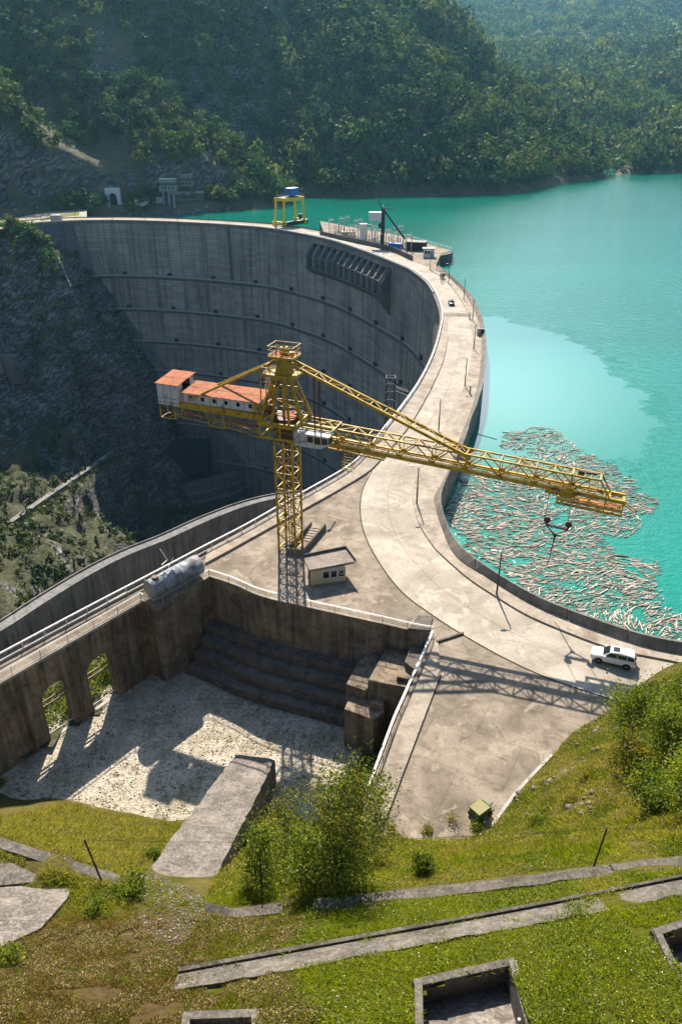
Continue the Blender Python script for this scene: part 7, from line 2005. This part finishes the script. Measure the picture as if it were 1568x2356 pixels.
def cabin(px, py, dims, label, roof):
    q = P(px, py, pz); t = thing('cabin', label, 'cabin', tuple(q)); b = MB(); b.box(q+Vector((0, 0, dims[2]/2)), dims); b.build('wall', M['white'], t)
    b = MB(); b.box(q+Vector((0, 0, dims[2]+.15)), (dims[0]+.6, dims[1]+.6, .3)); b.build('roof', M[roof], t)
    b = MB(); b.box(q+Vector((-dims[0]*.2, -dims[1]/2-.03, dims[2]*.55)), (dims[0]*.3, .08, dims[2]*.4)); b.build('window', M['glass'], t)
cabin(328, 472, (8.0, 4.0, 3.2), 'little white cabin with a reddish roof on the far bank road', 'redroof'); cabin(363, 467, (6.5, 3.0, 3.0), 'pale blue-white site trailer near the intake towers', 'bluepale')
def intake(px, py, label, h, w_):
    q = P(px, py, 1.0); t = thing('intake_tower', label, 'tower', tuple(q))
    for x in (-w_*.36, -w_*.02, w_*.3):
        b = MB(); b.beam(q+Vector((x, 0, -2)), q+Vector((x, 0, h)), 1.5, 1.5); b.build('column', M['farwall'], t)
    z = h
    for hh, ww, mt in ((3.0, w_*1.05, 'farwall'), (1.8, w_*.92, 'dark_dam'), (1.6, w_*.98, 'farwall')):
        b = MB(); b.box(q+Vector((0, 0, z+hh/2)), (ww, w_*.6, hh-.01)); b.build('storey', M[mt], t); z += hh
    b = MB(); b.box(q+Vector((0, 0, z+.25)), (w_*1.06, w_*.66, .5)); b.build('roof', M['pale'], t)
    for k in range(4): b = MB(); b.box(q+Vector((w_*(-.36+.24*k), -w_*.3-.03, h+1.9)), (w_*.12, .08, 1.0)); b.build('window', M['glass'], t)
intake(391, 470, 'grey intake tower on tall columns, the front one left of the long gallery', 7.5, 9.2)
intake(431, 462, 'grey intake tower on columns behind the long gallery', 8.5, 9.2)
q0_, q1_ = P(399, 486, -3.5), P(471, 482, -3.5); t = thing('intake_gallery', 'long grey colonnaded intake gallery standing at the far lake edge', 'building', tuple(q0_)); e = (q1_-q0_).normalized(); nn_ = Vector((-e.y, e.x, 0)); Lg = (q1_-q0_).length
b = MB(); b.extrude([q0_, q1_, q1_+nn_*6, q0_+nn_*6], (0, 0, 3.2)); b.build('base', M['farwall'], t)
b = MB(); b.extrude([v+Vector((0, 0, 3.2))+nn_*1.6 for v in (q0_, q1_, q1_+nn_*4, q0_+nn_*4)], (0, 0, 6.4)); b.build('back_wall', M['dark_dam'], t)
for lv in (0, 1):
    for k in range(13): v = q0_+e*(Lg*(k+.3)/12.8)+nn_*.6+Vector((0, 0, 3.2+3.2*lv)); b = MB(); b.beam(v, v+Vector((0, 0, 2.7)), .55); b.build('column', M['farwall'], t)
    b = MB(); b.extrude([v+Vector((0, 0, 5.9+3.2*lv)) for v in (q0_, q1_, q1_+nn_*1.59, q0_+nn_*1.59)], (0, 0, .5)); b.build('floor_slab', M['farwall'], t)
b = MB(); b.extrude([v+Vector((0, 0, 9.62)) for v in (q0_-e*.6-nn_*.6, q1_+e*.6-nn_*.6, q1_+e*.6+nn_*7, q0_-e*.6+nn_*7)], (0, 0, .8)); b.build('roof', M['pale'], t)
# dirt road and grass strip beyond the left end of the dam
M['dirt'] = concrete('pale_dirt', (.48, .41, .32), (.32, .27, .2), (.2, .17, .12), .1, 1.0)
M['verge'] = concrete('grass_verge', (.16, .17, .035), (.10, .11, .025), (.06, .07, .015), .2, 1.5)
b = MB(); ribbon(b, resample(PL([(-60,540),(0,527),(60,518),(120,508),(200,505)], .05), 20), resample(PL([(-60,520),(0,508),(60,497),(120,486),(200,482)], .05), 20)); o = b.build('road', M['dirt']); tag(o, kind='structure')
b = MB(); ribbon(b, resample(PL([(95,509),(130,502),(183,495)], .09), 10), resample(PL([(95,503),(130,494),(183,486)], .09), 10)); o = b.build('verge', M['verge']); tag(o, kind='structure')
crate('switch_box', 'small concrete box house where the dam crest meets the far road', 'box house', 131, 507.5, (5.5, 3.0, 2.6), 'pale')
b = MB(); b.path([P(1098,998,-3.9), P(1118,1004,-3.95), P(1142,1011,-3.95)], .05, 5); o = b.build('boom_cable', M['black'], org=tuple(P(1118,1004,-3.95))); tag(o, 'dark cable running over the water to the tip of the driftwood raft', 'cable')

# ================================================================== HAZE
hm = bpy.data.materials.new('haze'); hm.use_nodes = True; t_ = hm.node_tree; t_.nodes.clear()
vo_ = t_.nodes.new('ShaderNodeVolumePrincipled'); vo_.inputs['Density'].default_value = .00006; vo_.inputs['Anisotropy'].default_value = .45; vo_.inputs['Color'].default_value = (.30, .70, 1.0, 1)
om = t_.nodes.new('ShaderNodeOutputMaterial'); t_.links.new(vo_.outputs[0], om.inputs['Volume'])
top = float(MZ.max())+22
b = MB(); x0, x1, y0, y1, z0 = -940, 3230, -70, 3080, -178
b.hexa([(x0, y0, z0), (x1, y0, z0), (x1, y1, z0), (x0, y1, z0)], [(x0, y0, top), (x1, y0, top), (x1, y1, top), (x0, y1, top)])
o = b.build('haze', hm); tag(o, kind='stuff')
for o in list(COL.objects):
    if o.get('label') == '' or o.name == '_': bpy.data.objects.remove(o)
